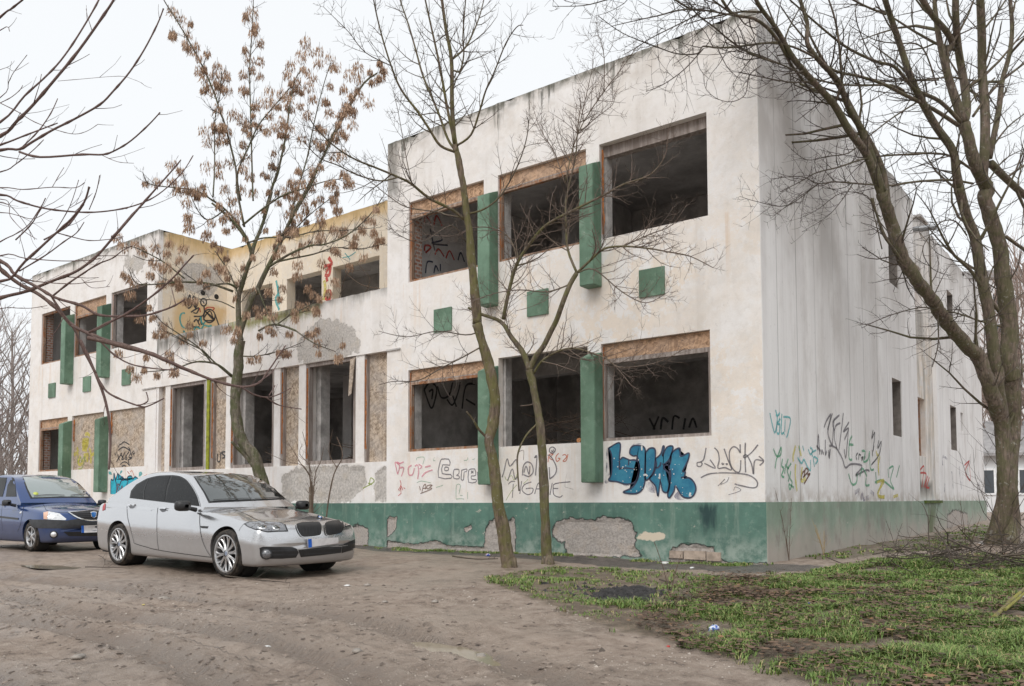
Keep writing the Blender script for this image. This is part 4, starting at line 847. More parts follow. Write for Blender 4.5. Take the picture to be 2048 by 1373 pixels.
# clods of churned mud along the tracks
rg = random.Random(33); mb = MB(); kk = 0
while kk < 1300:
    x, y = rg.uniform(x0, x1), rg.uniform(y0, y1); d = math.hypot(x-CAM.x, y-CAM.y)
    if d > 15 or not inpoly(x, y, TR): continue
    r = rutd(x, y)
    if rg.random() > (.75 if .12 < r < .4 else .12): continue
    s_ = rg.uniform(.008, .03)*(1.6 if rg.random() < .06 else 1); z = gz(x, y); i = len(mb.v); a = rg.uniform(0, 6.28); ca, sa = math.cos(a), math.sin(a)
    for u in ((1.4, 0, 0), (.3, .8, .05), (-1.2, .5, 0), (-.9, -.6, .05), (.4, -.9, 0), (.5, .1, .55), (-.4, .1, .45)):
        ux, uy = u[0]*rg.uniform(.7, 1.3), u[1]*rg.uniform(.7, 1.3); mb.vert((x+(ux*ca-uy*sa)*s_, y+(ux*sa+uy*ca)*s_, z-.003+u[2]*s_*rg.uniform(.5, 1.2)))
    for f in ((0, 1, 5), (1, 6, 5), (1, 2, 6), (2, 3, 6), (3, 4, 5), (3, 5, 6), (4, 0, 5)): mb.f.append(tuple(i+q for q in f))
    kk += 1
k = N('mud_clod', .7, 0, .4); k.col(k.mix(k.rng(k.noise(9, 4), .35, .65), (.09, .07, .056), (.28, .225, .185))); tag(mb.build('mud_clods', k.m, None, smooth=True), 'small clods of churned mud along the wheel tracks', 'mud', kind='stuff')

rg = random.Random(37); mb = MB(); cB = gpt(1252, 1187); kk = 0
while kk < 420:
    x, y = cB.x+rg.gauss(0, .42), cB.y+rg.gauss(0, .26)
    if not inpoly(x, y, BLACKP) and rg.random() < .8: continue
    s_ = rg.uniform(.012, .05); z = gz(x, y); i = len(mb.v); a = rg.uniform(0, 6.28); ca, sa = math.cos(a), math.sin(a)
    for u in ((1.4, 0, 0), (.3, .8, .05), (-1.2, .5, 0), (-.9, -.6, .05), (.4, -.9, 0), (.5, .1, .7), (-.4, .1, .6)):
        ux, uy = u[0]*rg.uniform(.6, 1.3), u[1]*rg.uniform(.6, 1.3); mb.vert((x+(ux*ca-uy*sa)*s_, y+(ux*sa+uy*ca)*s_, z-.005+u[2]*s_*rg.uniform(.5, 1.3)))
    for f in ((0, 1, 5), (1, 6, 5), (1, 2, 6), (2, 3, 6), (3, 4, 5), (3, 5, 6), (4, 0, 5)): mb.f.append(tuple(i+q for q in f))
    kk += 1
tag(mb.build('ash_heap', flat('charred_ash', (.035, .033, .033), .9, 0, .5, 12), None), 'flattened black heap of ash and char in the sparse grass', 'ash', kind='stuff')
# ------------------------------------------------------------------ bare trees
def bark(name, moss, thick, thin, tip=(.12, .075, .06)):
    k = N(name, .85, 0, .25); at = k.attr()
    n1 = k.noise(4, 6, .68); n2 = k.noise(1, 5, .65, k.map((26, 26, 5)))
    c = k.mix(k.rng(n2, .32, .68), tuple(q*.55 for q in thick), tuple(q*1.4 for q in thick))
    c = k.mix(k.ma('MULTIPLY', k.rng(n1, .38, .60), moss[3]), c, moss[:3])
    c = k.mix(k.rng(k.noise(14, 4), .60, .70, 0, .5), c, (.36, .35, .31))
    c = k.mix(k.rng(at[0], .10, .40, 1, 0), c, thin); c = k.mix(k.rng(at[0], 0, .05, .8, 0), c, tip)
    k.col(c); k.bump(k.ma('ADD', k.ma('MULTIPLY', k.noise(1, 6, .7, k.map((18, 18, 3.5))), 1.4), k.ma('ADD', n2, k.ma('MULTIPLY', n1, .5))), 1.0, .022); return k.m
M_bark_olive = bark('mossy_olive_bark', (.155, .150, .050, .75), (.165, .125, .092), (.13, .105, .088), (.24, .16, .13))
M_bark_rosy = bark('rosy_twig_bark', (.155, .155, .055, .75), (.165, .13, .098), (.19, .145, .12), (.30, .21, .175))
M_bark_seed = bark('greenish_grey_bark', (.095, .11, .045, .75), (.19, .165, .13), (.11, .092, .082))
M_bark_big = bark('dark_mossy_bark', (.110, .110, .052, .68), (.155, .120, .095), (.095, .077, .066), (.115, .085, .072))
M_bark_fore = bark('purplish_brown_bark', (.17, .12, .085, .35), (.235, .165, .14), (.185, .125, .112), (.16, .10, .10))
M_twig_dry = bark('dry_brush_bark', (.2, .17, .13, .3), (.16, .12, .09), (.14, .10, .075), (.20, .15, .12))
def thick(r): return (max(0, min(1, r/.05)), 0, 0, 1)
class Tree:
    def __init__(s, seed): s.mb = MB(); s.mb.use = True; s.tk = MB(); s.tk.use = True; s.rg = random.Random(seed); s.ends = []; s.paths = []
    def limb(s, P, r0, r1, n=7, trunk=False, sub=4, wob=.0, keep=True, bud=False):
        q = [Vector(p) for p in smooth_path(P, n=sub)]
        if wob: q = [p+Vector((noise.noise(p*2.3), noise.noise(p*2.3+Vector((9, 0, 0))), noise.noise(p*2.3+Vector((0, 9, 0)))))*wob for p in q]
        if trunk: q = [Vector(p) for p in smooth_path(P, n=sub*3)]; n = max(n, 14)
        m = len(q); R = [r0+(r1-r0)*i/(m-1) for i in range(m)]
        if bud: R = [r*(1.35 if i % 5 == 3 else 1) for i, r in enumerate(R)]
        (s.tk if trunk else s.mb).tube(q, R, n, att=lambda k_, r: thick(r))
        if keep: s.paths.append((q, R))
        return q, R
    def spray(s, q, R, spacing, length, lv, angle=(.5, 1.0), up=.25, start=.15, n=4, opp=False, rr=.62, rmin=.0022, bud=False, curl=.25, jit=.35):
        rg = s.rg; acc = rg.uniform(0, spacing); tot = sum((b-a).length for a, b in zip(q, q[1:])); run = 0; side = 0
        for i in range(1, len(q)):
            seg = q[i]-q[i-1]; L = seg.length
            if L < 1e-6: continue
            t = seg/L; acc += L; run += L
            while acc > spacing:
                acc -= spacing*rg.uniform(.6, 1.4)
                if run < tot*start: continue
                f = run/tot
                for w in range(2 if opp else 1):
                    ax = t.orthogonal().normalized(); ax.rotate(Matrix.Rotation(side+w*math.pi+rg.uniform(-jit, jit), 3, t)); 
                    an = rg.uniform(*angle); d = (t*math.cos(an)+ax*math.sin(an)).normalized()
                    l = length*rg.uniform(.45, 1.25)*(1.15-.65*f); r = max(rmin, min(R[i]*rr, l*.018))
                    s.twig(q[i], d, l, r, lv, up, n, opp, rr, rmin, bud, curl, angle)
                side += 2.4
    def twig(s, p, d, l, r, lv, up, n, opp, rr, rmin, bud, curl, angle):
        rg = s.rg; k = 4 if lv else 3; pts = [p]; cur = Vector(p); dd = Vector(d); bend = Vector((rg.uniform(-1, 1), rg.uniform(-1, 1), rg.uniform(-.6, 1)))*curl
        for i in range(k):
            dd = (dd+bend*.4+Vector((0, 0, up))*.4+Vector((rg.uniform(-1, 1), rg.uniform(-1, 1), rg.uniform(-1, 1)))*.16).normalized(); cur = cur+dd*l/k; pts.append(cur.copy())
        R = [r*(1-.62*i/k) for i in range(k+1)]
        if bud: R = [a*(1.5 if i in (k,) else 1) for i, a in enumerate(R)]
        s.mb.tube(pts, R, 4 if r > .006 else 3, cap=bud, att=lambda k_, q_: thick(q_))
        s.ends.append((pts[-1], dd, lv))
        if lv > 0: s.spray(pts, R, l/(4.2 if lv > 1 else 3.4), l*.5, lv-1, angle, up, .2, n, opp, rr, rmin, bud, curl)
    def extend(s, rmin, L):
        """carry stems on to thin tips"""
        for q, R in list(s.paths):
            if R[-1] < rmin: continue
            d = (q[-1]-q[-4]).normalized(); rg = s.rg; l = L*(.5+R[-1]*14); P = [q[-1]]
            for i in range(4): d = (d+Vector((rg.uniform(-1, 1), rg.uniform(-1, 1), rg.uniform(0, .8)))*.16).normalized(); P.append(P[-1]+d*l/4)
            s.limb(P, R[-1], .006, 6)
    def done(s, root, mat, crown='crown'):
        s.tk.v = [tuple(Vector(v)+Vector((noise.noise((v[0]*7, v[1]*7, v[2]*2.2)), noise.noise((v[0]*7+9, v[1]*7, v[2]*2.2)), 0))*a[0]*.030+Vector((noise.noise((v[0]*26, v[1]*26, v[2]*9)), noise.noise((v[0]*26, v[1]*26+5, v[2]*9)), 0))*a[0]*.010) for v, a in zip(s.tk.v, s.tk.a)]
        if s.tk.v: s.tk.build('trunk', mat, root, smooth=True)
        if s.mb.v: s.mb.build(crown, mat, root, smooth=True)
def local(root):
    """parts are written in world points: shift them to the thing's base"""
    for c in root.children: c.matrix_parent_inverse = root.matrix_world.inverted()
def path(pts, crop, D):
    """traced limb: crop pixels -> world points, D = distance along the view at each point (number, pair or function)"""
    x0, y0, sc = crop; out = []
    for i, (a, b) in enumerate(pts):
        f = i/max(1, len(pts)-1); px, py = x0+a*sc, y0+b*sc
        d = D(px, py, f) if callable(D) else (D[0]+(D[1]-D[0])*f if isinstance(D, tuple) else D)
        out.append(deep(px, py, d))
    return out
A3, A5, A6 = (640, 0, .3641), (780, 250, .3711), (780, 640, .37868)
# young tree, left of the pair
g = gpt(1015, 1137); D1 = (g-CAM).dot(_fw)
root = empty('young_tree', (g.x, g.y, gz(g.x, g.y)-.03), 'left of two slim leafless trees before the wall, taller, forking above the roof', 'tree', 'young trees before the wall')
T = Tree(41); w_ = px2m(D1)
base = [(630, 1312), (618, 1240), (600, 1130), (575, 1000), (560, 860), (540, 720), (522, 640), (545, 540), (553, 430), (535, 290), (500, 150), (460, 20)]
q, R = T.limb(path(base, A6, D1), 13.5*w_, 9.2*w_, 10, True, keep=False)
T.tk.tube([q[0]+Vector((0, 0, -.12)), q[0]+Vector((0, 0, .03)), q[0]+Vector((0, 0, .16))], [.17, .125, .10], 10, att=lambda a, b: thick(.05))
q, R = T.limb([q[-1]]+path([(825, 1350), (808, 1180), (787, 1050), (770, 920), (752, 840)], A3, D1), 9*w_, 5.6*w_, 9, True, keep=False)
T.limb(path([(752, 840), (735, 740), (725, 560), (722, 330), (690, 150), (665, -30), (640, -160)], A3, (D1, D1+.3)), 5.44*w_, 2.25*w_, 6)
T.limb(path([(740, 835), (660, 800), (600, 710), (540, 620), (450, 500), (400, 390), (340, 200), (300, 30), (285, -80)], A3, (D1, D1-.7)), 3.13*w_, 1.20*w_, 6)
T.limb(path([(745, 830), (700, 760), (650, 620), (570, 430), (530, 290), (490, 150), (440, 0), (420, -90)], A3, (D1, D1+.9)), 2.72*w_, 1.20*w_, 6)
T.limb(path([(740, 790), (700, 600), (670, 430), (640, 280), (600, 100), (565, -60)], A3, (D1, D1-.4)), 3.13*w_, 1.35*w_, 6)
T.limb(path([(752, 800), (830, 740), (880, 600), (910, 500), (960, 390), (1020, 240), (1080, 150), (1115, 140)], A3, (D1, D1-.9)), 2.45*w_, 0.75*w_, 5)
T.limb(path([(722, 330), (800, 260), (850, 160), (880, 80), (905, -20)], A3, (D1+.2, D1+.9)), 2.31*w_, 1.05*w_, 5)
T.limb(path([(738, 390), (770, 390), (790, 300), (785, 200), (800, 0), (805, -60)], A3, (D1+.1, D1-.3)), 2.04*w_, 0.98*w_, 5)
T.limb(path([(790, 1205), (720, 1150), (600, 1090), (500, 1010), (420, 970), (300, 920), (200, 880), (100, 820), (0, 730), (-60, 650)], A3, (D1, D1-1.8)), 3.40*w_, 0.90*w_, 6)
T.limb(path([(430, 975), (330, 995), (200, 960), (100, 910), (0, 870), (-90, 780)], A3, (D1-.9, D1-2)), 1.63*w_, 0.75*w_, 5)
T.limb(path([(780, 1195), (690, 1180), (650, 1165), (480, 1140), (380, 1080), (280, 1000), (200, 930)], A3, (D1, D1+1.1)), 1.77*w_, 0.68*w_, 5)
T.limb(path([(820, 1175), (900, 1150), (980, 1090), (1040, 1000), (1090, 900), (1130, 780), (1145, 680), (1135, 640)], A3, (D1, D1-.6)), 2.04*w_, 0.68*w_, 5)
T.limb(path([(395, 365), (250, 290), (160, 180), (80, 100), (20, 40)], A3, (D1-.5, D1-1.3)), 1.29*w_, 0.52*w_, 4)
T.limb(path([(505, 1010), (480, 900), (455, 760), (430, 620), (400, 490)], A3, (D1-.8, D1-.2)), 1.22*w_, 0.60*w_, 4)
T.limb(path([(800, 1330), (720, 1240), (560, 1330), (430, 1290), (370, 1220)], A3, (D1, D1-1.2)), 1.36*w_, 0.52*w_, 4)
T.limb(path([(505, 130), (380, 200), (280, 250), (150, 320), (20, 325), (-60, 345)], A6, (D1, D1-.9)), 1.63*w_, 0.60*w_, 4)
T.limb(path([(480, 60), (400, 80), (250, 60), (90, 90), (-60, 60)], A6, (D1, D1+.8)), 1.50*w_, 0.60*w_, 4)
T.extend(.009, 1.2)
for q, R in list(T.paths): T.spray(q, R, .22, .62, 1, (.6, 1.1), .22, .12, opp=True, rmin=.0028)
T.limb(path([(515, 625), (470, 580), (440, 530), (405, 485)], A6, (D1, D1-.3)), 3.06*w_, 1.65*w_, 6, keep=False)
T.limb(path([(440, 535), (455, 510)], A6, D1-.2), 1.02*w_, 0.75*w_, 4, keep=False)
T.done(root, M_bark_olive); local(root)
# second young tree, forked, with dense rosy twigs
g = gpt(1095, 1128); D2 = (g-CAM).dot(_fw); w_ = px2m(D2)
root = empty('young_tree', (g.x, g.y, gz(g.x, g.y)-.03), 'right of two slim leafless trees before the wall, forked below the upper windows', 'tree', 'young trees before the wall')
T = Tree(42)
q, R = T.limb(path([(835, 1288), (828, 1200), (820, 1100), (812, 900), (800, 640), (780, 470), (755, 340), (738, 265)], A6, D2), 10*w_, 7.6*w_, 9, True, keep=False)
T.tk.tube([q[0]+Vector((0, 0, -.12)), q[0]+Vector((0, 0, .03)), q[0]+Vector((0, 0, .14))], [.135, .105, .085], 10, att=lambda a, b: thick(.05))
T.limb(path([(738, 265), (700, 170), (640, 90), (585, 10)], A6, (D2, D2+.3))+path([(490, 1020), (420, 985)], A5, D2+.4), 6.48*w_, 2.40*w_, 7, keep=True)
T.limb(path([(736, 270), (765, 200), (810, 140), (850, 60), (880, 0)], A6, (D2, D2-.2))+path([(930, 960), (970, 860), (1005, 800)], A5, D2-.3), 5.76*w_, 4.80*w_, 7, keep=False)
T.limb(path([(1005, 800), (1080, 730), (1150, 670), (1250, 655), (1380, 665), (1500, 685), (1620, 710), (1740, 770)], A5, (D2-.3, D2-1.2)), 2.88*w_, 0.72*w_, 5)
T.limb(path([(1005, 795), (960, 680), (950, 560), (950, 400), (1000, 170), (1010, 30), (1030, -120)], A5, (D2-.3, D2+.4)), 2.88*w_, 0.96*w_, 5)
T.limb(path([(610, 1050), (640, 900), (680, 760), (740, 660), (830, 550), (950, 480), (1050, 430), (1150, 380), (1260, 320), (1400, 270), (1480, 170), (1500, 40)], A5, (D2+.3, D2-.8)), 3.96*w_, 0.80*w_, 6)
T.limb(path([(755, 290), (800, 220), (880, 170), (960, 150), (1050, 170), (1150, 210), (1220, 280), (1280, 355)], A6, (D2, D2-1)), 2.59*w_, 0.64*w_, 5)
T.limb(path([(1140, 200), (1210, 250), (1350, 240), (1450, 210), (1560, 150)], A6, (D2-.6, D2-1.1)), 1.30*w_, 0.56*w_, 4)
T.limb(path([(1255, 655), (1400, 590), (1520, 540), (1600, 430)], A5, (D2-.6, D2-1.1)), 1.44*w_, 0.56*w_, 4)
T.limb(path([(1010, 800), (1100, 780), (1250, 900), (1380, 960), (1500, 900)], A5, (D2-.3, D2-1.4)), 1.58*w_, 0.56*w_, 4)
T.limb(path([(690, 750), (650, 620), (560, 560), (450, 555), (330, 600), (180, 590)], A5, (D2+.2, D2+.9)), 1.58*w_, 0.56*w_, 4)
T.limb(path([(970, 860), (850, 900), (700, 890), (560, 910), (420, 960)], A5, (D2-.2, D2-.9)), 1.58*w_, 0.56*w_, 4)
C4 = (1100, 0, .2913)
T.limb(path([(105, 1260), (190, 920), (370, 630), (480, 490), (590, 330)], C4, (D2, D2+.4)), 1.73*w_, 0.64*w_, 4)
T.limb(path([(190, 920), (230, 740), (280, 520), (300, 420)], C4, (D2, D2-.4)), 1.15*w_, 0.48*w_, 4)
T.limb(path([(370, 630), (372, 400), (340, 260), (300, 250)], C4, (D2+.2, D2-.1)), 1.15*w_, 0.48*w_, 4)
T.limb(path([(100, 1250), (30, 1050), (-60, 900), (-110, 760)], C4, (D2, D2+.5)), 1.30*w_, 0.48*w_, 4)
T.limb(path([(210, 900), (330, 800), (430, 720), (440, 660)], C4, (D2+.1, D2-.3)), 1.15*w_, 0.48*w_, 4)
for q, R in list(T.paths): T.spray(q, R, .13, .62, 1, (.6, 1.15), .18, .1, opp=True, rmin=.0028, curl=.4)
T.limb(path([(772, 555), (720, 610), (680, 690), (672, 760), (682, 905)], A6, (D2, D2-.3)), 2.30*w_, 1.60*w_, 5, keep=False)
T.limb(path([(676, 700), (705, 690), (705, 740)], A6, D2-.2), 0.72*w_, 0.48*w_, 4, keep=False)
T.limb(path([(690, 455), (740, 450), (760, 440)], A6, D2-.1), 1.08*w_, 0.80*w_, 4, keep=False)
T.done(root, M_bark_rosy); local(root)
# seed-hung tree by the recessed front
D0 = 19.3; w_ = px2m(D0); F2, F4, F8, F0 = (300, 0, .34954), (280, 660, .26223), (430, 380, .21855), (0, 400, .2549)
b = deep(523, 952, D0); gr = deep(536, 1085, D0)
root = empty('seed_hung_tree', (gr.x, gr.y, gz(gr.x, gr.y)-.02), 'leafless tree hung with brown seed clusters, leaning trunk behind the silver car', 'tree')
T = Tree(43)
T.limb([Vector((gr.x, gr.y, gz(gr.x, gr.y)-.1)), deep(533, 1000, D0)]+path([(915, 1090), (870, 960), (800, 880), (760, 800), (738, 700), (730, 550), (735, 400), (748, 300), (752, 180), (770, 80)], F4, D0), 12.5*w_, 9*w_, 10, True, keep=False)
T.limb(path([(910, 1100), (800, 960), (740, 900), (700, 855)], F4, (D0, D0-.3)), 4.5*w_, 3*w_, 6, keep=False)
T.limb(path([(770, 80), (756, 0)], F4, D0)+path([(215, 1000), (245, 880), (300, 700), (335, 600), (300, 480), (200, 330), (80, 210), (-30, 120)], F8, (D0, D0-.8)), 6*w_, 2*w_, 7)
T.limb(path([(760, 60), (770, 0)], F4, D0)+path([(330, 1000), (380, 930), (450, 780), (520, 640), (600, 480), (680, 300), (760, 130), (830, 10)], F8, (D0, D0+.4))+path([(1180, 540), (1300, 420)], F2, D0+.5), 6.5*w_, 1.7*w_, 7)
lm = [([(335, 600), (360, 500), (440, 300), (520, 20)], F8, (D0, D0+.8), 7, 4), ([(650, 1250), (700, 1070), (740, 950), (780, 760), (800, 600), (830, 460), (880, 380)], F2, (D0+.8, D0+1.1), 5, 1.4),
 ([(540, 1300), (500, 1100), (490, 960), (430, 720), (400, 640), (370, 540), (300, 380), (230, 250), (160, 130), (90, 20), (60, -40)], F2, (D0, D0-.9), 3.6, 1.2),
 ([(520, 1150), (500, 1000), (560, 850), (620, 720), (700, 620), (760, 550), (830, 470)], F2, (D0, D0-.6), 3, 1.2), ([(590, 1150), (585, 1000), (575, 620), (570, 400), (580, 240), (590, 50), (592, -30)], F2, (D0, D0+.7), 2.8, 1),
 ([(800, 1250), (850, 1070), (900, 900), (940, 700), (990, 500), (1030, 370)], F2, (D0+.3, D0+1.2), 3, 1.1), ([(750, 1360), (860, 1170), (930, 1040), (1000, 870), (1100, 660), (1180, 540)], F2, (D0+.2, D0-.7), 3.4, 1.2),
 ([(530, 1290), (640, 1200), (760, 1120), (880, 1080), (1000, 1040), (1130, 1020)], F2, (D0, D0-.8), 3.2, 1), ([(360, 1130), (370, 950), (370, 700), (400, 550), (410, 410)], F2, (D0-.5, D0-.3), 2.4, 1),
 ([(560, 1373), (500, 1280), (430, 1200), (360, 1150), (280, 1100), (190, 1080), (0, 1055), (-40, 990)], F2, (D0, D0-1.2), 3.8, 1), ([(430, 1200), (330, 1260), (260, 1180), (190, 1000)], F2, (D0-.3, D0-1), 2.2, .8),
 ([(500, 700), (700, 580), (880, 510), (1000, 500), (1200, 420), (1400, 250), (1540, 60)], F8, (D0, D0-1.2), 4, 1), ([(560, 660), (700, 630), (900, 590), (1100, 530), (1340, 540), (1560, 490)], F8, (D0, D0+.5), 3, .8),
 ([(320, 480), (450, 440), (700, 430), (920, 380), (1200, 370), (1440, 350)], F8, (D0, D0-.6), 3, .8), ([(600, 480), (760, 330), (900, 200), (1080, 60)], F8, (D0+.1, D0+.9), 2.4, .9),
 ([(1830, 720), (1650, 660), (1450, 645), (1300, 655), (1080, 660), (1010, 540)], F0, (D0, D0-1), 4, .9), ([(1450, 620), (1300, 500), (1160, 420), (1040, 370), (960, 380)], F0, (D0-.6, D0-1.4), 2.6, .8),
 ([(1840, 850), (1700, 790), (1480, 780)], F0, (D0, D0-.5), 2, .8), ([(1660, 1280), (1560, 1160), (1400, 1050), (1270, 960), (1190, 860)], F0, (D0-.2, D0-1), 2.6, .8),
 ([(700, 350), (600, 270), (500, 245), (400, 250), (250, 300), (0, 325)], F4, (D0, D0-1.2), 4, 1), ([(700, 360), (560, 240), (480, 160), (360, 100), (220, 20), (120, 10)], F4, (D0, D0-.7), 3, .9),
 ([(760, 200), (900, 200), (1100, 150), (1250, 90)], F4, (D0, D0-.4), 2.4, .8), ([(740, 1290), (600, 1240), (500, 1240), (400, 1290)], F8, (D0-.6, D0), 3, 3), ([(740, 1290), (900, 1400), (1100, 1480)], F8, (D0-.6, D0-1.3), 2.6, .9),
 ([(560, 1240), (700, 1140), (860, 1060), (980, 960)], F8, (D0-.3, D0-.9), 2.2, .8), ([(230, 1000), (130, 760), (0, 560)], F8, (D0, D0+.6), 3, 1.2), ([(200, 900), (120, 860), (0, 870), (-100, 900)], F8, (D0, D0-.6), 4, 1.2), ([(390, 900), (480, 1120), (560, 1250)], F8, (D0, D0-.4), 2.4, 1)]
for P, cr, D, a, b in lm: T.limb(path(P, cr, D), a*w_*.68, b*w_*.75, 6)
for q, R in list(T.paths): T.spray(q, R, .30, .55, 1, (.45, .95), .35, .2, opp=True, rmin=.0035)
sb = MB(); sb.use = True; rg = random.Random(5)
def cluster(p, s_):
    n = rg.randint(55, 85)
    for _ in range(n):
        a = rg.uniform(0, 6.28); r = s_*.36*math.sqrt(rg.random()); x, y = p.x+r*math.cos(a), p.y+r*math.sin(a); z = p.z-s_*.1-rg.uniform(0, s_*.55)+.2*(s_*.36-r)
        l = rg.uniform(.06, .11); t = rg.uniform(0, 3.14); dx, dy = math.cos(t)*.010, math.sin(t)*.010; ox, oy = rg.uniform(-.03, .03)+(x-p.x)*.25, rg.uniform(-.03, .03)+(y-p.y)*.25
        q = (rg.random(), 0, 0, 1); i = len(sb.v)
        for v in ((x, y, z+.02), (x-dx, y-dy, z-l*.45), (x+ox, y+oy, z-l), (x+dx, y+dy, z-l*.5)): sb.vert(v, q)
        sb.f.append((i, i+1, i+2, i+3))
    T.mb.tube([p+Vector((0, 0, .1)), p, p-Vector((0, 0, s_*.3))], [.004, .004, .003], 3, att=lambda a_, b_: thick(b_))
spots = [(130, 20), (178, 65), (130, 165), (215, 155), (210, 215), (245, 255), (285, 365), (315, 400), (350, 465), (385, 340), (375, 385), (432, 385), (443, 470), (390, 580), (475, 605), (530, 640), (310, 695), (330, 770), (410, 745), (560, 690), (570, 300), (630, 310), (628, 400), (535, 390), (590, 25), (605, 110), (590, 150), (540, 475), (685, 480), (695, 545), (610, 580), (640, 540), (755, 495), (790, 520), (805, 335), (785, 390), (860, 275), (885, 365), (915, 250), (890, 195), (970, 255), (965, 320), (1030, 290), (1060, 335), (925, 405), (910, 455), (930, 525), (860, 570), (905, 615), (760, 645), (800, 690), (1140, 380), (1190, 410), (1188, 340), (1108, 470), (1190, 495), (1255, 545), (1025, 605), (1110, 600), (1150, 610), (1160, 670), (990, 710), (1060, 740), (975, 800), (1050, 855), (1095, 840), (870, 755), (715, 690), (535, 790), (545, 860), (460, 885), (395, 900), (325, 910), (395, 960), (535, 930), (570, 970), (430, 1040), (520, 1040), (470, 1110), (590, 1060), (780, 1050), (870, 1010), (820, 1000), (870, 1080), (930, 930), (125, 900), (40, 1000), (130, 1000), (155, 1050), (235, 1060), (290, 1050), (215, 1115), (215, 1210), (225, 1260), (1055, 1015), (1150, 1015), (1060, 1110), (1075, 1165), (975, 1185), (990, 1230), (800, 1180), (850, 1200), (830, 1280), (320, 1310), (490, 1180), (745, 1300), (970, 1290), (1100, 1285), (1235, 1220), (1215, 1280), (1280, 1300)]
for a, b in spots: cluster(deep(300+a*.34954, 4+b*.34954, D0+rg.uniform(-.7, .9)), rg.uniform(.26, .40))
for a, b in [(1060, 300), (1110, 340), (1220, 330), (1310, 380), (1200, 440), (1230, 470), (1310, 470), (1330, 290), (1440, 330), (1410, 430), (1180, 550), (1280, 500), (1620, 530), (1280, 610), (1050, 610), (1020, 690), (1100, 880), (1280, 940), (1250, 990), (1490, 940), (1770, 970), (1870, 970), (1840, 1060), (930, 1160), (1020, 1280), (1330, 1160), (1070, 1340), (1740, 500), (1710, 480), (1480, 90), (1490, 160), (1630, 220), (920, 240), (960, 310)]:
    cluster(deep(a*.2549, 402+b*.2549, D0+rg.uniform(-1, .4)), rg.uniform(.24, .36))
for a, b in [(80, 680), (120, 1220), (200, 1250), (380, 1040), (290, 1090), (500, 870), (530, 1090), (620, 850), (750, 730), (850, 850), (910, 900), (830, 1010), (860, 440), (970, 380), (970, 250), (1120, 120), (1180, 320), (1260, 450), (1090, 500), (1350, 310), (1460, 340), (1360, 560), (980, 610), (950, 1160), (680, 1270), (940, 1340), (1040, 900), (1100, 780), (740, 520), (610, 490), (760, 620)]:
    cluster(deep(430+a*.21855, 382+b*.21855, D0+rg.uniform(-.8, .8)), rg.uniform(.24, .38))
for q, d, lv in T.ends:
    if rg.random() < .07: cluster(q, rg.uniform(.16, .28))
k = N('dry_winged_seed', .8, 0, .2); at = k.attr(); k.col(k.mix(at[0], (.24, .15, .10), (.58, .41, .29))); M_seed = k.m
o = sb.build('seed_clusters', M_seed, root); o['kind'] = 'stuff'
T.done(root, M_bark_seed); local(root)
# big multi-stemmed tree at the right
B5, B6, B7 = (1480, 0, .36410), (1740, 380, .27673), (1700, 740, .29871)
def DB(px, py, f): return max(8.5, 16.8-(2010-px)*.0080+.4*noise.noise((px*.006, py*.006, 3)))
gr = deep(2012, 1092, 16.8); gzb = gz(gr.x, gr.y); w_ = px2m(16.8)
root = empty('big_tree', (gr.x, gr.y, gzb-.05), 'large leafless tree with several mossy stems beside the gable wall', 'tree')
T = Tree(44); RG = T.rg; _l = T.limb
def _dl(P, a, b, *r, **k):
    d = [(Vector(p)-CAM).dot(_fw)/16.8*.88 for p in (P[0], P[-1])]; return _l(P, a*d[0], b*d[1], *r, **k)
T.limb = _dl
T.limb([Vector((gr.x+.12, gr.y, gzb-.25)), Vector((gr.x+.08, gr.y, gzb+.1))]+path([(1075, 1000), (1060, 800), (1070, 600), (1085, 400), (1090, 200), (1085, 60)], B7, DB), 20*w_, 17*w_, 12, True, keep=False)
T.limb([Vector((gr.x-.28, gr.y+.1, gzb-.25)), Vector((gr.x-.2, gr.y, gzb+.15))]+path([(1035, 900), (1040, 700), (1030, 500), (1010, 350), (965, 210), (915, 60)], B7, DB)+path([(790, 1215), (700, 1130), (550, 950), (450, 800), (330, 640), (230, 470), (160, 250), (110, 100), (85, 20)], B6, DB), 19*w_, 11.5*w_, 11, True)
# leaning stem and its twin
T.limb(path([(800, 1130), (740, 960), (690, 840), (600, 720), (520, 580), (440, 490), (350, 390), (280, 300), (200, 160), (110, 40), (60, -60)], B5, DB), 10.5*w_, 4*w_, 8)
T.limb(path([(810, 1150), (790, 980), (750, 860), (680, 730), (600, 600), (540, 450), (440, 340), (370, 240), (370, 130), (330, 0), (320, -60)], B5, DB), 9*w_, 3.4*w_, 8)
# upright stems
T.limb(path([(1085, 60), (1060, -60)], B7, DB)+path([(1010, 1000), (970, 700), (930, 400), (830, 60)], B6, DB)+path([(1360, 1050), (1290, 900), (1255, 760), (1230, 680)], B5, DB), 19*w_, 12*w_, 10, True)
T.limb(path([(1230, 680), (1245, 600), (1230, 450), (1200, 280), (1185, 100), (1185, -60)], B5, DB), 10*w_, 7*w_, 8)
T.limb(path([(1210, 600), (1150, 450), (1130, 300), (1165, 240), (1130, 170), (1060, 90), (1000, 0), (960, -60)], B5, DB), 8*w_, 6*w_, 8)
T.limb(path([(1330, 1000), (1345, 800), (1345, 600), (1330, 400), (1328, 200), (1320, 0), (1318, -60)], B5, DB), 11*w_, 8*w_, 8)
T.limb(path([(1370, 870), (1420, 620), (1440, 450), (1480, 300), (1495, 150), (1480, -40)], B5, DB), 7*w_, 4*w_, 7)
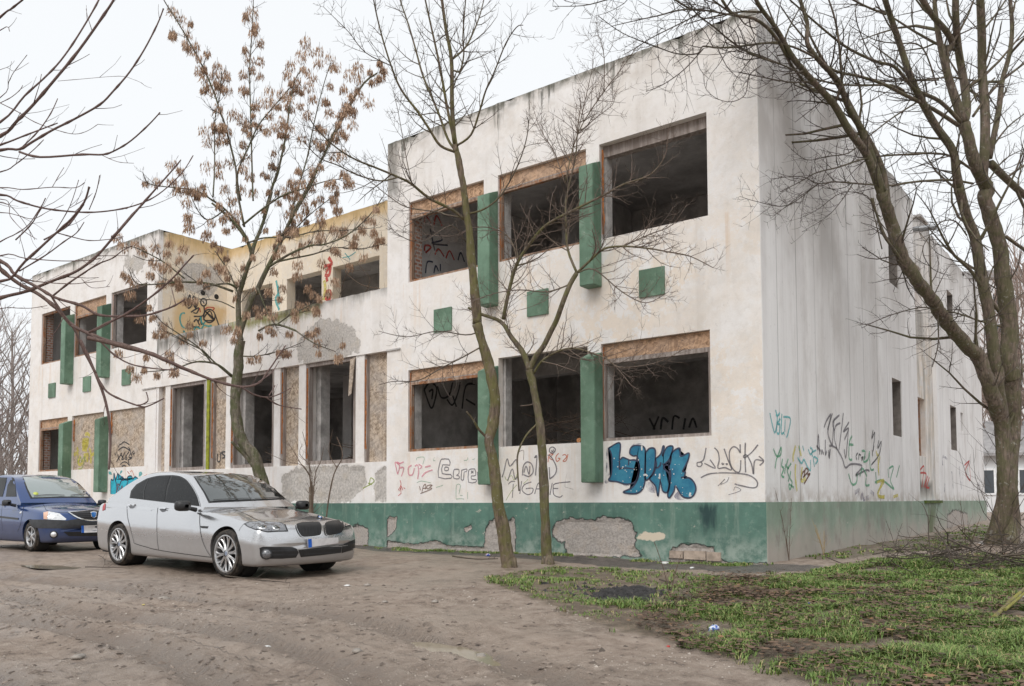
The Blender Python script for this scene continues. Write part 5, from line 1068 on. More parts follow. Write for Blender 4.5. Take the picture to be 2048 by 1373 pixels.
T.limb(path([(1030, 420), (1010, 260), (985, 110)], B7, DB)+path([(925, 1330), (900, 1230), (860, 900), (800, 600), (760, 350), (700, 200), (640, -20)], B6, DB)+path([(1230, 1130), (1190, 960), (1170, 830), (1080, 700), (1000, 560), (940, 430), (890, 280), (830, 100), (790, -20)], B5, DB), 15*w_, 6*w_, 9)
T.limb(path([(1380, 900), (1460, 980), (1560, 1070), (1640, 1130)], B5, lambda px, py, f: DB(px, py, f)+1.2*f), 9*w_, 7*w_, 7)
lim = [([(1220, 680), (1100, 560), (960, 490), (850, 370), (750, 340), (600, 270), (480, 180), (330, 50), (240, -30)], 6, 1.8), ([(1200, 690), (1060, 600), (900, 520), (780, 460), (650, 420), (520, 390), (400, 310), (260, 250), (100, 240), (-20, 262)], 6, 1.6),
 ([(900, 500), (830, 470), (640, 470), (520, 460), (400, 430), (260, 370), (120, 310), (0, 270), (-90, 230)], 3.6, 1.2), ([(1280, 1010), (1150, 990), (960, 1000), (830, 1020), (650, 1010), (520, 1000), (430, 1010), (330, 970), (170, 985)], 3.6, .9),
 ([(1270, 930), (1130, 850), (900, 850), (700, 870), (540, 920), (420, 950), (330, 1000), (220, 1055)], 3.6, .9), ([(1010, 540), (850, 640), (720, 740), (600, 840), (480, 860), (370, 880), (280, 820)], 2.6, .8),
 ([(720, 1090), (740, 1150), (790, 1280), (830, 1350)], 3, 3), ([(780, 1370), (740, 1200), (700, 1080), (560, 1060), (430, 1150), (330, 1200)], 1.8, .7), ([(620, 1010), (560, 1100), (480, 1190), (340, 1275)], 1.6, .6), ([(430, 1010), (300, 1100), (170, 1200)], 1.6, .6),
 ([(430, 1010), (260, 1130), (100, 1110), (0, 1080)], 1.6, .6), ([(430, 440), (300, 455), (200, 440), (100, 420), (-10, 395)], 2.4, .8), ([(1280, 640), (1400, 480), (1560, 350), (1700, 240)], 4, 3), ([(1350, 150), (1420, 60), (1480, -30)], 3, 2),
 ([(1380, 820), (1470, 700), (1600, 600)], 3, 1.5), ([(1360, 1000), (1450, 880), (1560, 820)], 2.6, 1.2), ([(1090, 440), (900, 440), (760, 380), (640, 120), (650, -20)], 2.4, 1), ([(1300, 560), (1240, 440), (1100, 430), (900, 445), (700, 440), (560, 380)], 2.6, .9),
 ([(1400, 430), (1300, 520), (1230, 620)], 2.4, 2), ([(1460, 1300), (1560, 1370), (1640, 1400)], 5, 4), ([(800, 80), (700, 40), (620, 0), (560, -30)], 3.4, 2.4), ([(1080, 470), (1000, 260), (860, 240), (740, 220), (600, 140)], 2.6, .9), ([(560, 470), (545, 250), (520, 100), (480, -20)], 4, 2.4)]
for P, a, b in lim: T.limb(path(P, B5, DB), a*w_*.78, b*w_*.78, 6)
for P, a, b in [([(940, 890), (830, 740), (740, 600), (680, 540), (610, 475)], 5.5, 4), ([(950, 990), (800, 950), (640, 895), (500, 870), (380, 850), (200, 890), (40, 950), (-60, 1000)], 3, .8), ([(240, 530), (180, 440), (100, 330), (40, 150), (20, 60)], 4, 2.6),
 ([(490, 930), (495, 1080), (480, 1180), (450, 1280)], 2.4, 1.2), ([(490, 1160), (560, 1220), (590, 1270)], 1.2, .6), ([(700, 330), (620, 230), (520, 230), (440, 320), (380, 440), (450, 570), (580, 620)], 2.2, .8)]: T.limb(path(P, B6, DB), a*w_*.78, b*w_*.78, 6)
cl = [([(1579, 440), (1400, 380), (1250, 290), (1130, 190), (1000, 90), (940, -20)], 3.2, 1.4), ([(1579, 290), (1450, 300), (1300, 320), (1150, 330), (1050, 320), (1010, 370), (870, 370), (700, 310), (500, 230), (330, 110)], 3.2, 1), ([(1050, 340), (920, 480), (780, 580), (660, 630)], 2, .8),
 ([(1270, 110), (1050, 70), (900, 70), (740, 110), (600, 140), (430, 180)], 3, .9), ([(1040, 90), (900, 160), (700, 260), (590, 330), (500, 380)], 2, .8), ([(390, 0), (230, 40), (20, 45)], 1.8, .8), ([(600, -40), (390, 0)], 2.4, 1.8), ([(1579, 560), (1450, 530), (1300, 500)], 2, 1), ([(1450, 450), (1370, 520), (1340, 650), (1250, 700), (1150, 680), (1070, 610), (1050, 500)], 1.5, .6),
 ([(1270, 110), (1130, 10), (1080, -40)], 3, 2), ([(1180, 0), (1260, 100), (1400, 130), (1500, 200), (1579, 300)], 4, 5), ([(860, 0), (960, 60), (1060, 80)], 3, 2)]
for P, a, b in cl: T.limb(path(P, C4, DB), a*w_*.78, b*w_*.78, 6)
T.limb = _l; T.extend(.018, 1.9)
for q, R in list(T.paths):
    big = R[0] > .07
    T.spray(q, R, .24 if big else .105, .8 if big else .62, 1, (.55, 1.15), .16, .25 if big else .12, opp=False, rmin=.003, curl=.45)
for q, R in T.paths:
    if R[0] > .055 and R[-1] < .09: T.spray(q, R, .5, 1.9, 2, (.6, 1.1), .12, .25, rmin=.0035, curl=.35)
rq = T.rg
for _ in range(26):
    a = rq.uniform(0, 6.28); b0 = Vector((gr.x+math.cos(a)*.3, gr.y+math.sin(a)*.3, gzb+rq.uniform(0, 2.2))); T.twig(b0, Vector((math.cos(a), math.sin(a), rq.uniform(.3, 1.4))).normalized(), rq.uniform(.5, 1.5), rq.uniform(.004, .009), 1, .35, 4, False, .6, .003, False, .5, (.5, 1.0))
T.done(root, M_bark_big); local(root)
# overhanging tree at the left edge, close by
E1, E0 = (0, 0, .3497), (0, 400, .2549)
DF = 4.6; w_ = px2m(DF)
tb = Vector(deep(-620, 1250, 4.4)); tb.z = gbase(tb.x, tb.y)
root = empty('overhanging_tree', (tb.x, tb.y, tb.z), 'leafless tree close by at the left edge, knobbly purplish branches reaching in', 'tree')
T = Tree(45)
hub = deep(-420, 420, 4.4); hub2 = deep(-380, 720, 4.4)
T.limb([tb+Vector((0, 0, -.1)), deep(-600, 900, 4.4), hub2, hub, deep(-430, 50, 4.4), deep(-480, -400, 4.5)], .15, .07, 10, True, keep=False)
fl = [([(0, 780), (100, 690), (190, 600), (310, 460), (450, 290), (595, 85), (650, 0), (690, -90)], E1, 7.5, 4.5, hub), ([(0, 700), (140, 550), (250, 450), (345, 350), (440, 215), (550, 30), (590, -60)], E1, 5, 3.5, hub), ([(0, 860), (110, 855), (190, 810), (300, 745), (420, 685), (570, 600), (650, 520), (740, 415), (825, 285), (900, 140), (935, 50)], E1, 6.5, 2.6, hub),
 ([(110, 870), (230, 900), (470, 885), (590, 885), (665, 858), (750, 805), (850, 715), (915, 645)], E1, 5, 2.2, None), ([(0, 830), (120, 785), (250, 735), (330, 705)], E1, 5.5, 2.5, hub), ([(0, 1115), (100, 1150), (240, 1190), (390, 1210), (540, 1215), (700, 1195), (830, 1155), (930, 1095), (1040, 990), (1105, 890)], E1, 5.6, 2, hub),
 ([(510, 1200), (550, 1100), (570, 1005)], E1, 2, 1.5, None), ([(0, 1075), (130, 1085), (300, 1072), (430, 1075), (485, 1045)], E1, 2.6, 1.4, hub), ([(300, 1070), (340, 1000), (365, 960)], E1, 1.6, 1.2, None), ([(0, 590), (60, 560), (110, 520), (130, 490)], E1, 2, 1.4, None), ([(0, 560), (50, 470), (75, 420), (120, 360), (155, 315)], E1, 1.8, 1, hub),
 ([(0, 590), (100, 640), (200, 700), (340, 750), (430, 768), (500, 750), (560, 712)], E1, 2, 1, None), ([(330, 465), (450, 455), (680, 437), (760, 455), (815, 478)], E1, 1.2, .7, None), ([(0, 985), (90, 940), (190, 860), (250, 800)], E1, 3, 1.6, hub), ([(0, 100), (60, 55), (130, 0)], E1, 4, 3.4, hub), ([(130, 840), (220, 750), (290, 650), (330, 565)], E1, 3.2, 1.8, None),
 ([(0, 400), (80, 408), (165, 360)], E1, 1.4, .8, hub), ([(0, 175), (55, 180)], E1, 2, 1.4, hub), ([(575, 885), (640, 915), (690, 930), (765, 935)], E1, 1.4, .9, None), ([(0, 1140), (60, 1180), (130, 1260), (200, 1373)], E1, 2, 1.2, hub), ([(250, 1373), (330, 1330), (400, 1280), (480, 1170)], E1, 4, 3, None), ([(90, 1373), (190, 1270), (260, 1135)], E1, 3.2, 1.6, None), ([(320, 1320), (400, 1180), (450, 1030)], E1, 2, 1.2, None), ([(400, 1190), (470, 1150), (520, 1115)], E1, 1.6, 1, None),
 ([(640, 1360), (700, 1300), (830, 1150), (990, 970), (1035, 915)], E1, 6, 2.4, None),
 ([(0, 640), (200, 480), (430, 270), (560, 150), (660, 20), (700, -100)], E0, 6, 3.5, hub), ([(0, 770), (200, 720), (400, 640), (600, 560), (760, 440), (900, 280), (1000, 160), (1150, 0)], E0, 9, 4, hub2),
 ([(-60, 430), (0, 540), (150, 660), (300, 740), (440, 850), (560, 980), (700, 1050), (860, 1110), (1050, 1160), (1250, 1230), (1400, 1310), (1560, 1373)], E0, 11, 6, hub), ([(0, 480), (120, 590), (300, 690), (440, 770), (640, 830), (780, 905), (1000, 915), (1150, 905), (1300, 860), (1390, 820), (1450, 780)], E0, 8.5, 3, hub),
 ([(700, 1040), (880, 950), (1000, 890), (1200, 750), (1350, 620), (1450, 510), (1520, 435)], E0, 5.5, 2.6, None), ([(400, 750), (480, 880), (580, 1010), (640, 1150), (750, 1370)], E0, 6, 4, None), ([(560, 990), (760, 1090), (900, 1220), (1060, 1300), (1330, 1335), (1400, 1320)], E0, 5, 2.4, None),
 ([(420, 750), (560, 640), (760, 510), (880, 460), (960, 400), (1040, 360)], E0, 4.5, 1.4, None), ([(150, 560), (350, 440), (500, 330), (600, 260), (660, 175)], E0, 3.4, 1.6, None), ([(450, 260), (560, 290), (700, 320), (860, 310), (970, 290)], E0, 3, 1.4, None), ([(640, 620), (720, 690), (860, 680)], E0, 1.6, 1, None), ([(0, 440), (200, 460), (480, 480), (690, 475), (790, 460)], E0, 3, 1.4, hub2), ([(110, 600), (280, 640), (540, 660), (680, 650), (830, 635)], E0, 3, 1, None),
 ([(0, 855), (140, 850), (250, 850), (370, 830)], E0, 2.2, 1.4, hub2), ([(0, 100), (130, 120), (260, 150), (380, 90), (500, 40)], E0, 2.2, 1, hub), ([(20, 20), (80, 130), (180, 240), (290, 310)], E0, 2, 1, hub), ([(0, 330), (120, 270), (230, 190), (330, 40)], E0, 3, 2, hub2), ([(1380, 830), (1345, 690)], E0, 2.6, 1.6, None), ([(700, 1045), (800, 1000), (900, 940)], E0, 3, 1.5, None)]
for i, (P, cr, a, b, h) in enumerate(fl):
    off = .5*math.sin(i*1.7); pts = path(P, cr, (DF+off*.6, DF+off))
    if h is not None: pts = [h.lerp(pts[0], .25)+Vector((0, 0, -.05)), h.lerp(pts[0], .7)]+pts
    T.limb(pts, a*w_*.42, b*w_*.46, 7, bud=True)
# lower boughs over the cars
for P, a, b in [([(-400, 60), (0, 160), (180, 225), (350, 300), (560, 385), (770, 435), (900, 410), (960, 340), (1110, 120)], 8, 2.4), ([(770, 435), (860, 490), (960, 515), (1040, 500), (1150, 445)], 3.6, 1.6), ([(960, 515), (1060, 575), (1230, 605)], 3, 1.6), ([(985, 500), (1030, 425)], 2, 1.6), ([(900, 400), (1000, 330), (1060, 240)], 2.4, 1.4)]:
    T.limb(path(P, F4, (DF, DF+.3)), a*w_*.52, b*w_*.56, 7, bud=True)
for P, a, b in [([(640, 25), (700, 130), (780, 185), (940, 245), (1000, 240), (1100, 190)], 4.5, 2.2), ([(930, 240), (990, 210), (980, 150)], 2.6, 2), ([(540, -200), (600, -70), (640, 25)], 5, 4.5)]: T.limb(path(P, (0, 740, .2985), DF+.2), a*w_*.52, b*w_*.56, 7, bud=True)
T.extend(.008, .9)
for q, R in list(T.paths): T.spray(q, R, .26, .20, 0, (.5, .9), .3, .15, opp=False, rmin=.0016, bud=True, rr=.5)
T.done(root, M_bark_fore, 'branches'); local(root)
# ------------------------------------------------------------------ cars
def paint(name, c, metal=.75, rough=.32, dirt=(.24, .205, .175)):
    k = N(name, rough, metal, .5); x, y, z = k.xyz(); k.set('Coat Weight', 1.0); k.set('Coat Roughness', .04)
    lo = k.ma('MULTIPLY', k.rng(k.ma('ADD', z, k.ma('MULTIPLY', k.noise(5, 5, .7), .35)), .36, .85, .55, 0), 1); sp = k.rng(k.noise(45, 4, .7), .64, .78, 0, .06)
    d = k.ma('MAXIMUM', lo, k.ma('MULTIPLY', sp, k.rng(k.noise(2, 4), .4, .65)))
    k.col(k.mix(d, c, dirt)); k.set('Metallic', k.rng(d, 0, 1, metal, .0, 'LINEAR')); k.set('Roughness', k.rng(d, 0, 1, rough, .8, 'LINEAR')); k.set('Coat Weight', k.rng(d, 0, .6, 1, 0, 'LINEAR'))
    return k.m
M_silver = paint('silver_paint', (.60, .605, .62), .9, .22); M_blue = paint('blue_paint', (.012, .050, .185), .4, .28, (.11, .10, .095))
k = N('dark_glass', .03, 0, .17); k.col(k.mix(k.rng(k.noise(30, 4), .5, .8), (.012, .013, .014), (.03, .03, .03))); M_glass = k.m
k = N('windscreen_glass', .03, 0, .9); k.col((.035, .045, .045)); k.set('Coat Weight', 1.0); k.set('Coat Roughness', .02); M_screen = k.m
k = N('sky_pale_windscreen_glass', .04, 0, 1.0); k.col((.24, .285, .28)); k.set('Coat Weight', 1.0); k.set('Coat Roughness', .02); M_screen2 = k.m  # pale base colour paints in the sky's reflection
M_black = flat('black_plastic', (.018, .018, .019), .45, 0, .2, 20); M_seam = flat('seam_shadow', (.012, .012, .012), .8)
M_darkgrey = flat('grey_bumper_plastic', (.035, .037, .042), .55, 0, .2, 12)
M_chrome = flat('chrome', (.75, .76, .77), .15, 1, .05); M_rim = flat('alloy', (.52, .52, .525), .33, .85, .12, 30)
k = N('tyre_rubber', .8, 0, .3); k.col(k.mix(k.rng(k.noise(9, 5), .4, .65), (.028, .027, .026), (.10, .083, .068))); M_tyre = k.m
k = N('lamp_glass', .05, 0, .8); k.col(k.mix(k.rng(k.voro(26), .05, .5), (.015, .016, .018), (.17, .175, .19))); k.set('Coat Weight', 1); M_lamp = k.m
k = N('bright_lamp_glass', .06, 0, .8); k.col(k.mix(k.rng(k.voro(20), .05, .5), (.45, .46, .47), (.8, .81, .82))); k.set('Coat Weight', 1); k.set('Metallic', .4); M_lamp2 = k.m
M_redlamp = flat('red_lamp', (.35, .012, .012), .1, 0, .1); M_plate = flat('blank_plate', (.72, .71, .72), .5, 0, .12, 9); M_eu = flat('plate_blue', (.01, .12, .55), .5)
M_white_enamel = flat('white_enamel', (.75, .76, .78), .3); M_blue_enamel = flat('blue_enamel', (.015, .14, .42), .3); M_amber = flat('amber_lens', (.72, .45, .33), .2)
class Car:
    def __init__(s, root, org, mat): s.root = root; s.org = Vector(org); s.mat = mat
    def grid(s, rings, name, mat):
        mb = MB(); nr = len(rings[0])
        for r in rings:
            for p in r: mb.vert(p)
        for i in range(len(rings)-1):
            for j in range(nr):
                a = i*nr+j; b = i*nr+(j+1) % nr; mb.f.append((a, b, b+nr, a+nr))
        mb.f.append(tuple(range(nr))[::-1]); mb.f.append(tuple((len(rings)-1)*nr+j for j in range(nr)))
        me = mb.mesh(name, True); bm = bmesh.new(); bm.from_mesh(me); bmesh.ops.recalc_face_normals(bm, faces=bm.faces); bm.to_mesh(me); bm.free()
        o = bpy.data.objects.new(name, me); me.materials.append(mat); return link(o, s.root)
    def ring(s, half, x, bend, bw, pw=2.6):
        h = [np.array(p) for p in smooth_path(half, n=4)]
        f = [(q[0], q[1]) for q in h]; full = [(max(0, y), z) for y, z in f]+[(-max(0, y), z) for y, z in f[-2:0:-1]]
        return [(x-bend*(min(1.1, abs(y)/bw))**pw, y, z) for y, z in full]
    def body(s, st, axles, ra, crease=.62):
        rings = []
        for x, zb, zE, zC, W, bend in smooth_path(st, n=5):
            h = zE-zb
            half = [(0, zb), (.78*W, zb), (.92*W, zb+.02*h), (.962*W, zb+.12*h), (.985*W, zb+.32*h), (W, zb+.52*h), (W*1.0, zb+crease*h), (.993*W, zb+(crease+.05)*h), (.972*W, zb+.80*h), (.945*W, zb+.92*h), (.90*W, zb+.985*h), (.82*W, zE+.15*(zC-zE)), (.6*W, zE+.58*(zC-zE)), (.3*W, zE+.9*(zC-zE)), (0, zC)]
            rings.append(s.ring(half, x, bend, .9))
        o = s.grid(rings, 'body', s.mat)
        cut = MB()
        for ax in axles:
            for sg in (-1, 1):
                b = len(cut.v)
                for yy in (.60, 1.2):
                    for j in range(40): t = 2*math.pi*j/40; cut.vert((ax+ra*math.cos(t), sg*yy, s.wr+.01+ra*math.sin(t)))
                for j in range(40): a, c = b+j, b+(j+1) % 40; cut.face(a, c, c+40, a+40)
                cut.face(*[b+j for j in range(40)][::-1]); cut.face(*[b+40+j for j in range(40)])
        co = cut.build('cutter', M_black, s.root, fix=True)
        md = o.modifiers.new('b', 'BOOLEAN'); md.operation = 'DIFFERENCE'; md.object = co; md.solver = 'EXACT'
        bpy.context.view_layer.update(); dg = bpy.context.evaluated_depsgraph_get()
        s.full = o.data.copy(); me = bpy.data.meshes.new_from_object(o.evaluated_get(dg)); o.modifiers.clear(); o.data = me; bpy.data.objects.remove(co)
        me.materials.clear(); me.materials.append(s.mat)
        me.polygons.foreach_set('use_smooth', [True]*len(me.polygons)); me.set_sharp_from_angle(angle=math.radians(38)); s.bo = o
        for ax in axles:
            for sg in (-1, 1):
                lb = MB(); lb.lathe([(.0, .58), (ra-.004, .58), (ra-.004, .80)], 40, 'y'); lb.v = [(x+ax, y*sg, z+s.wr+.01) for x, y, z in lb.v]; lb.build('wheel_arch', M_seam, s.root)
    def house(s, st, belt, yB=.845, taper=.29, hmax=.48):
        rings = []
        for x, zc, bend in smooth_path(st, n=5):
            zB = float(np.interp(-x, [-b[0] for b in belt], [b[1] for b in belt])); H = max(.03, zc-zB); q = min(1, H/hmax); yr = yB-taper*q**1.15
            half = [(0, zB-.12), (yB-.03, zB-.12), (yB, zB-.01), (yB-.30*(yB-yr), zB+.36*H), (yB-.66*(yB-yr), zB+.68*H), (yr+.03*q, zB+.885*H), (yr-.005, zB+.945*H), (yr-.07, zB+.975*H), (yr*.55, zB+.995*H), (0, zB+H)]
            rings.append(s.ring(half, x, bend, .85, 2.2))
        s.ho = s.grid(rings, 'roof', s.mat); s.ho.data.set_sharp_from_angle(angle=math.radians(50))
    def trees(s):
        bpy.context.view_layer.update(); s.mw = s.root.matrix_world.copy(); s.inv = s.mw.inverted()
        def bv(me): return BVHTree.FromPolygons([s.mw@v.co for v in me.vertices], [tuple(p.vertices) for p in me.polygons])
        s.bb, s.hb = bv(s.full), bv(s.ho.data)
    def hit(s, px, py, which='b', mir=False):
        o, d = CAM, ray(px, py).normalized()
        best = None
        for t in ({'b': (s.bb,), 'h': (s.hb,), 'a': (s.bb, s.hb)}[which]):
            r = t.ray_cast(o, d)
            if r[0] is not None and (best is None or r[3] < best[2]): best = (r[0], r[1], r[3])
        if best is None:
            for t in ({'b': (s.bb,), 'h': (s.hb,), 'a': (s.bb,)}[which]):
                q = t.find_nearest(o+d*(s.org-o).length)
                # slide along the ray to the closest approach
                L = (q[0]-o).dot(d); q = t.find_nearest(o+d*L); best = (q[0], q[1], L)
        n = best[1] if best[1].dot(d) < 0 else -best[1]
        return best[0], n
    def patch(s, name, out, crop, m, off=.004, which='b', grid=9, mirror=False, parent=None, n=0, raw=False):
        """outline traced in a crop and laid on the car's skin"""
        x0, y0, sc = crop; P = smooth_path(list(out)+[out[0]], n=n)[:-1] if n else out
        bm = bmesh.new(); f = bm.faces.new([bm.verts.new((a, b, 0)) for a, b in P])
        if f.normal.z > 0: f.normal_flip()
        xs = [p[0] for p in P]; ys = [p[1] for p in P]
        for ax, lo, hi in ((0, min(xs), max(xs)), (1, min(ys), max(ys))):
            k = max(2, int((hi-lo)*sc/grid*1.0)+1)
            for i in range(1, k):
                c = [0, 0, 0]; c[ax] = lo+(hi-lo)*i/k; nn = [0, 0, 0]; nn[ax] = 1
                bmesh.ops.bisect_plane(bm, geom=bm.verts[:]+bm.edges[:]+bm.faces[:], plane_co=c, plane_no=nn)
        for v in bm.verts:
            p, nr = s.hit(x0+v.co.x*sc, y0+v.co.y*sc, which); v.co = s.inv@(p+nr*off)
        me = bpy.data.meshes.new(name); bm.to_mesh(me); bm.free(); me.materials.append(m); me.polygons.foreach_set('use_smooth', [True]*len(me.polygons))
        o = link(bpy.data.objects.new(name, me), parent or s.root)
        if mirror: s.mirror(o, parent)
        return o
    def mirror(s, o, parent=None):
        me = o.data.copy()
        for v in me.vertices: v.co.y = -v.co.y
        me.flip_normals(); c = bpy.data.objects.new(o.name, me); return link(c, parent or s.root)
    def line(s, name, pts, crop, m, wd=.006, off=.0035, which='b', mirror=False, parent=None, n=5):
        x0, y0, sc = crop; mb = MB(); prev = None; P = smooth_path(pts, n=n) if len(pts) > 2 else [np.array(pts[0])*(1-t/8)+np.array(pts[1])*t/8 for t in range(9)]
        H = [s.hit(x0+a*sc, y0+b*sc, which) for a, b in P]; Q = [s.inv@(p+nr*off) for p, nr in H]; NN = [(s.inv.to_3x3()@nr) for p, nr in H]
        for i, p in enumerate(Q):
            t = Q[min(i+1, len(Q)-1)]-Q[max(i-1, 0)]
            if t.length < 1e-6: continue
            e = t.normalized().cross(NN[i]).normalized()*wd*.5; a = mb.vert(p+e), mb.vert(p-e)
            if prev: mb.face(prev[0], prev[1], a[1], a[0])
            prev = a
        o = mb.build(name, m, parent or s.root)
        if mirror: s.mirror(o, parent)
        return o
    def disc(s, name, c, r, crop, m, which='b', off=.006, parent=None, dome=.0, mirror=False):
        x0, y0, sc = crop; p, nr = s.hit(x0+c[0]*sc, y0+c[1]*sc, which); p = s.inv@(p+nr*off); nr = (s.inv.to_3x3()@nr).normalized(); u = nr.orthogonal().normalized(); v = nr.cross(u); mb = MB()
        k = mb.vert(p+nr*(dome+.002)); R = [mb.vert(p+(u*math.cos(a)+v*math.sin(a))*r) for a in [i*math.pi/12 for i in range(24)]]
        for i in range(24): mb.face(k, R[i], R[(i+1) % 24])
        R2 = [mb.vert(Vector(mb.v[q])-nr*.02) for q in R]
        for i in range(24): mb.face(R[i], R2[i], R2[(i+1) % 24], R[(i+1) % 24])
        o = mb.build(name, m, parent or s.root, smooth=True)
        if mirror: s.mirror(o, parent)
        return o, p, nr, u, v
    def wheel(s, ax, sg, R, wd, rim, style, ycen):
        me = MB(); w2 = wd/2
        me.lathe([(rim-.01, -w2*.8), (rim+.012, -w2*.96), (R*.80+.05, -w2*1.02), (R-.03, -w2*.95), (R-.008, -w2*.8), (R, -w2*.55), (R, w2*.55), (R-.008, w2*.8), (R-.03, w2*.95), (rim+.012, w2*.96), (rim-.01, w2*.8)], 48, 'y', (0, 0, 0))
        t = me.build('wheel', M_tyre, s.root, smooth=True); t.location = (ax, sg*ycen, R); t.rotation_euler = (0, rng.uniform(0, 1), 0)
        o = sg*w2
        mb = MB(); mb.lathe([(rim+.006, o*.90), (rim+.004, o*.99), (rim-.012, o*1.0), (rim-.022, o*.80), (rim-.03, o*.2)], 48, 'y'); b = len(mb.v); mb.lathe([(.0, o*.86), (.045, o*.86), (.062, o*.78), (.065, o*.5)], 24, 'y')
        ns = style
        for i in range(ns):
            a0 = 2*math.pi*i/ns; pr = None
            for j in range(7):
                f = j/6; r = .05+(rim-.07)*f; tw = a0+(.10*math.sin(f*math.pi)*(1 if i % 2 else -1) if ns > 8 else 0); h = o*(.84-.02*f-.10*math.sin(f*math.pi)); hw = (.011 if ns > 8 else .030)*(1+.5*f) if ns > 8 else .030-.006*f
                ca, sa = math.cos(tw), math.sin(tw); c = Vector((r*ca, h, r*sa)); tt = Vector((-sa, 0, ca))
                q = [mb.vert(c-tt*hw), mb.vert(c-tt*hw*.4+Vector((0, o*.07, 0))), mb.vert(c+tt*hw*.4+Vector((0, o*.07, 0))), mb.vert(c+tt*hw), mb.vert(c+Vector((0, -o*.25, 0)))]
                if pr:
                    for w in range(5): mb.face(pr[w], pr[(w+1) % 5], q[(w+1) % 5], q[w])
                pr = q
        mb.build('rim', M_rim, t, sharp=35, fix=True)
        mb = MB(); mb.lathe([(0, o*.25), (rim-.03, o*.25)], 32, 'y'); mb.build('brake_disc', M_seam, t)
        mb = MB(); mb.lathe([(0, o*.875), (.028, o*.872), (.034, o*.85)], 20, 'y'); mb.build('hub_cap', flat('hub_enamel', (.22, .26, .34), .3) if ns > 8 else M_chrome, t)
        return t
def slab(name, P, th, m, parent, sharp=40):
    """closed lens-like shell from an outline (local points) with thickness vector"""
    mb = MB(); n = len(P); a = [mb.vert(p) for p in P]; b = [mb.vert(Vector(p)+Vector(th)) for p in P]
    mb.face(*a); mb.face(*b[::-1])
    for i in range(n): mb.face(a[i], b[i], b[(i+1) % n], a[(i+1) % n])
    o = mb.build(name, m, parent, fix=True); bm = bmesh.new(); bm.from_mesh(o.data); bmesh.ops.bevel(bm, geom=list(bm.edges), offset=min(.008, Vector(th).length*.3), segments=2, affect='EDGES'); bm.to_mesh(o.data); bm.free()
    o.data.polygons.foreach_set('use_smooth', [True]*len(o.data.polygons)); o.data.set_sharp_from_angle(angle=math.radians(sharp)); return o
def mirror_glass(car, x, y, z, m, w=.20, h=.15):
    mb = MB(); n = 14; rings = []
    for i in range(9):
        f = i/8; r = math.sin(min(1, f*1.0)*math.pi)**.3 if 0 < i < 8 else .3
        xx = .10-.24*f
        rings.append([mb.vert((x+xx*.8, y+sgn_*(.02+.5*w+math.copysign(abs(math.cos(t))**.5, math.cos(t))*w*.5*r*(.75+.25*f)), z+math.copysign(abs(math.sin(t))**.55, math.sin(t))*h*.5*r)) for sgn_ in (math.copysign(1, y),) for t in [2*math.pi*j/n for j in range(n)]])
    for a, b in zip(rings, rings[1:]):
        for j in range(n): mb.face(a[j], a[(j+1) % n], b[(j+1) % n], b[j])
    mb.face(*rings[-1])
    sgn = math.copysign(1, y); mb.tube([(x-.02, y-sgn*.06, z-.06), (x-.03, y+sgn*.05, z-.035)], [.035, .028], 8)
    return mb.build('wing_mirror', m, car.root, fix=True, sharp=50)
# ---- silver saloon
SX, SY = -5.65, -4.83
zf = gz(-5.74, -5.65); zr_ = gz(-8.7, -5.65); tilt = math.atan2(zf-zr_, 2.968)
root = empty('parked_car', (SX, SY, zf-.008), 'silver four door saloon with black twin grille parked by the recessed front', 'car', 'cars parked before the building')
root.rotation_euler = (0, -tilt, 0)
A = Car(root, (SX-1, SY, .6), M_silver); A.wr = .34
A.body([(.90, .43, .50, .50, .74, .16), (.893, .33, .585, .59, .83, .18), (.87, .25, .668, .678, .89, .19), (.82, .20, .715, .74, .915, .18), (.71, .185, .748, .785, .92, .16), (.49, .18, .787, .845, .925, .12), (.20, .18, .825, .89, .92, .10), (-.1, .18, .868, .935, .925, .04), (-.5, .18, .91, .985, .925, 0), (-.9, .18, .935, .99, .93, 0), (-1.5, .18, .955, .99, .93, 0), (-2.2, .18, .975, 1.0, .93, 0), (-2.8, .18, .99, 1.02, .93, 0), (-3.2, .185, 1.0, 1.05, .93, 0), (-3.5, .20, 1.005, 1.06, .915, -.04), (-3.8, .22, 1.0, 1.055, .895, -.12), (-3.95, .26, .985, 1.04, .87, -.2), (-4.03, .32, .93, .98, .84, -.24), (-4.07, .42, .78, .80, .78, -.26), (-4.085, .52, .62, .62, .68, -.24)], (0, -2.968), .378)
A.house([(-.50, .985, .20), (-.72, 1.13, .20), (-1.0, 1.31, .17), (-1.25, 1.435, .13), (-1.45, 1.495, .09), (-1.75, 1.52, .04), (-2.1, 1.54, 0), (-2.5, 1.53, -.03), (-2.8, 1.475, -.06), (-3.05, 1.38, -.09), (-3.3, 1.255, -.12), (-3.5, 1.14, -.14), (-3.62, 1.08, -.15)], [(-.5, .91), (-1, .935), (-1.6, .955), (-2.2, .975), (-2.8, .995), (-3.2, 1.01), (-3.7, 1.03)], .845, .235, .56)
A.trees()
C3 = (180, 920, .27344)
win_f = [(604, 122), (655, 128), (700, 152), (742, 205), (778, 270), (800, 333), (680, 318), (556, 304), (572, 215)]
win_r = [(302, 276), (312, 232), (348, 186), (420, 144), (500, 124), (588, 120), (560, 205), (548, 302), (480, 296)]
dlo = [(290, 280), (300, 228), (340, 180), (418, 136), (500, 116), (605, 112), (662, 120), (708, 145), (752, 200), (788, 268), (808, 342), (680, 326), (480, 303)]
A.patch('window_surround', dlo, C3, M_black, .003, 'a', 8, True)
A.patch('window', win_f, C3, M_glass, .007, 'a', 8, True); A.patch('window', win_r, C3, M_glass, .007, 'a', 8, True)
A.line('window_pillar', [(430, 142), (400, 220), (398, 288)], C3, M_black, .022, .010, 'a', True)
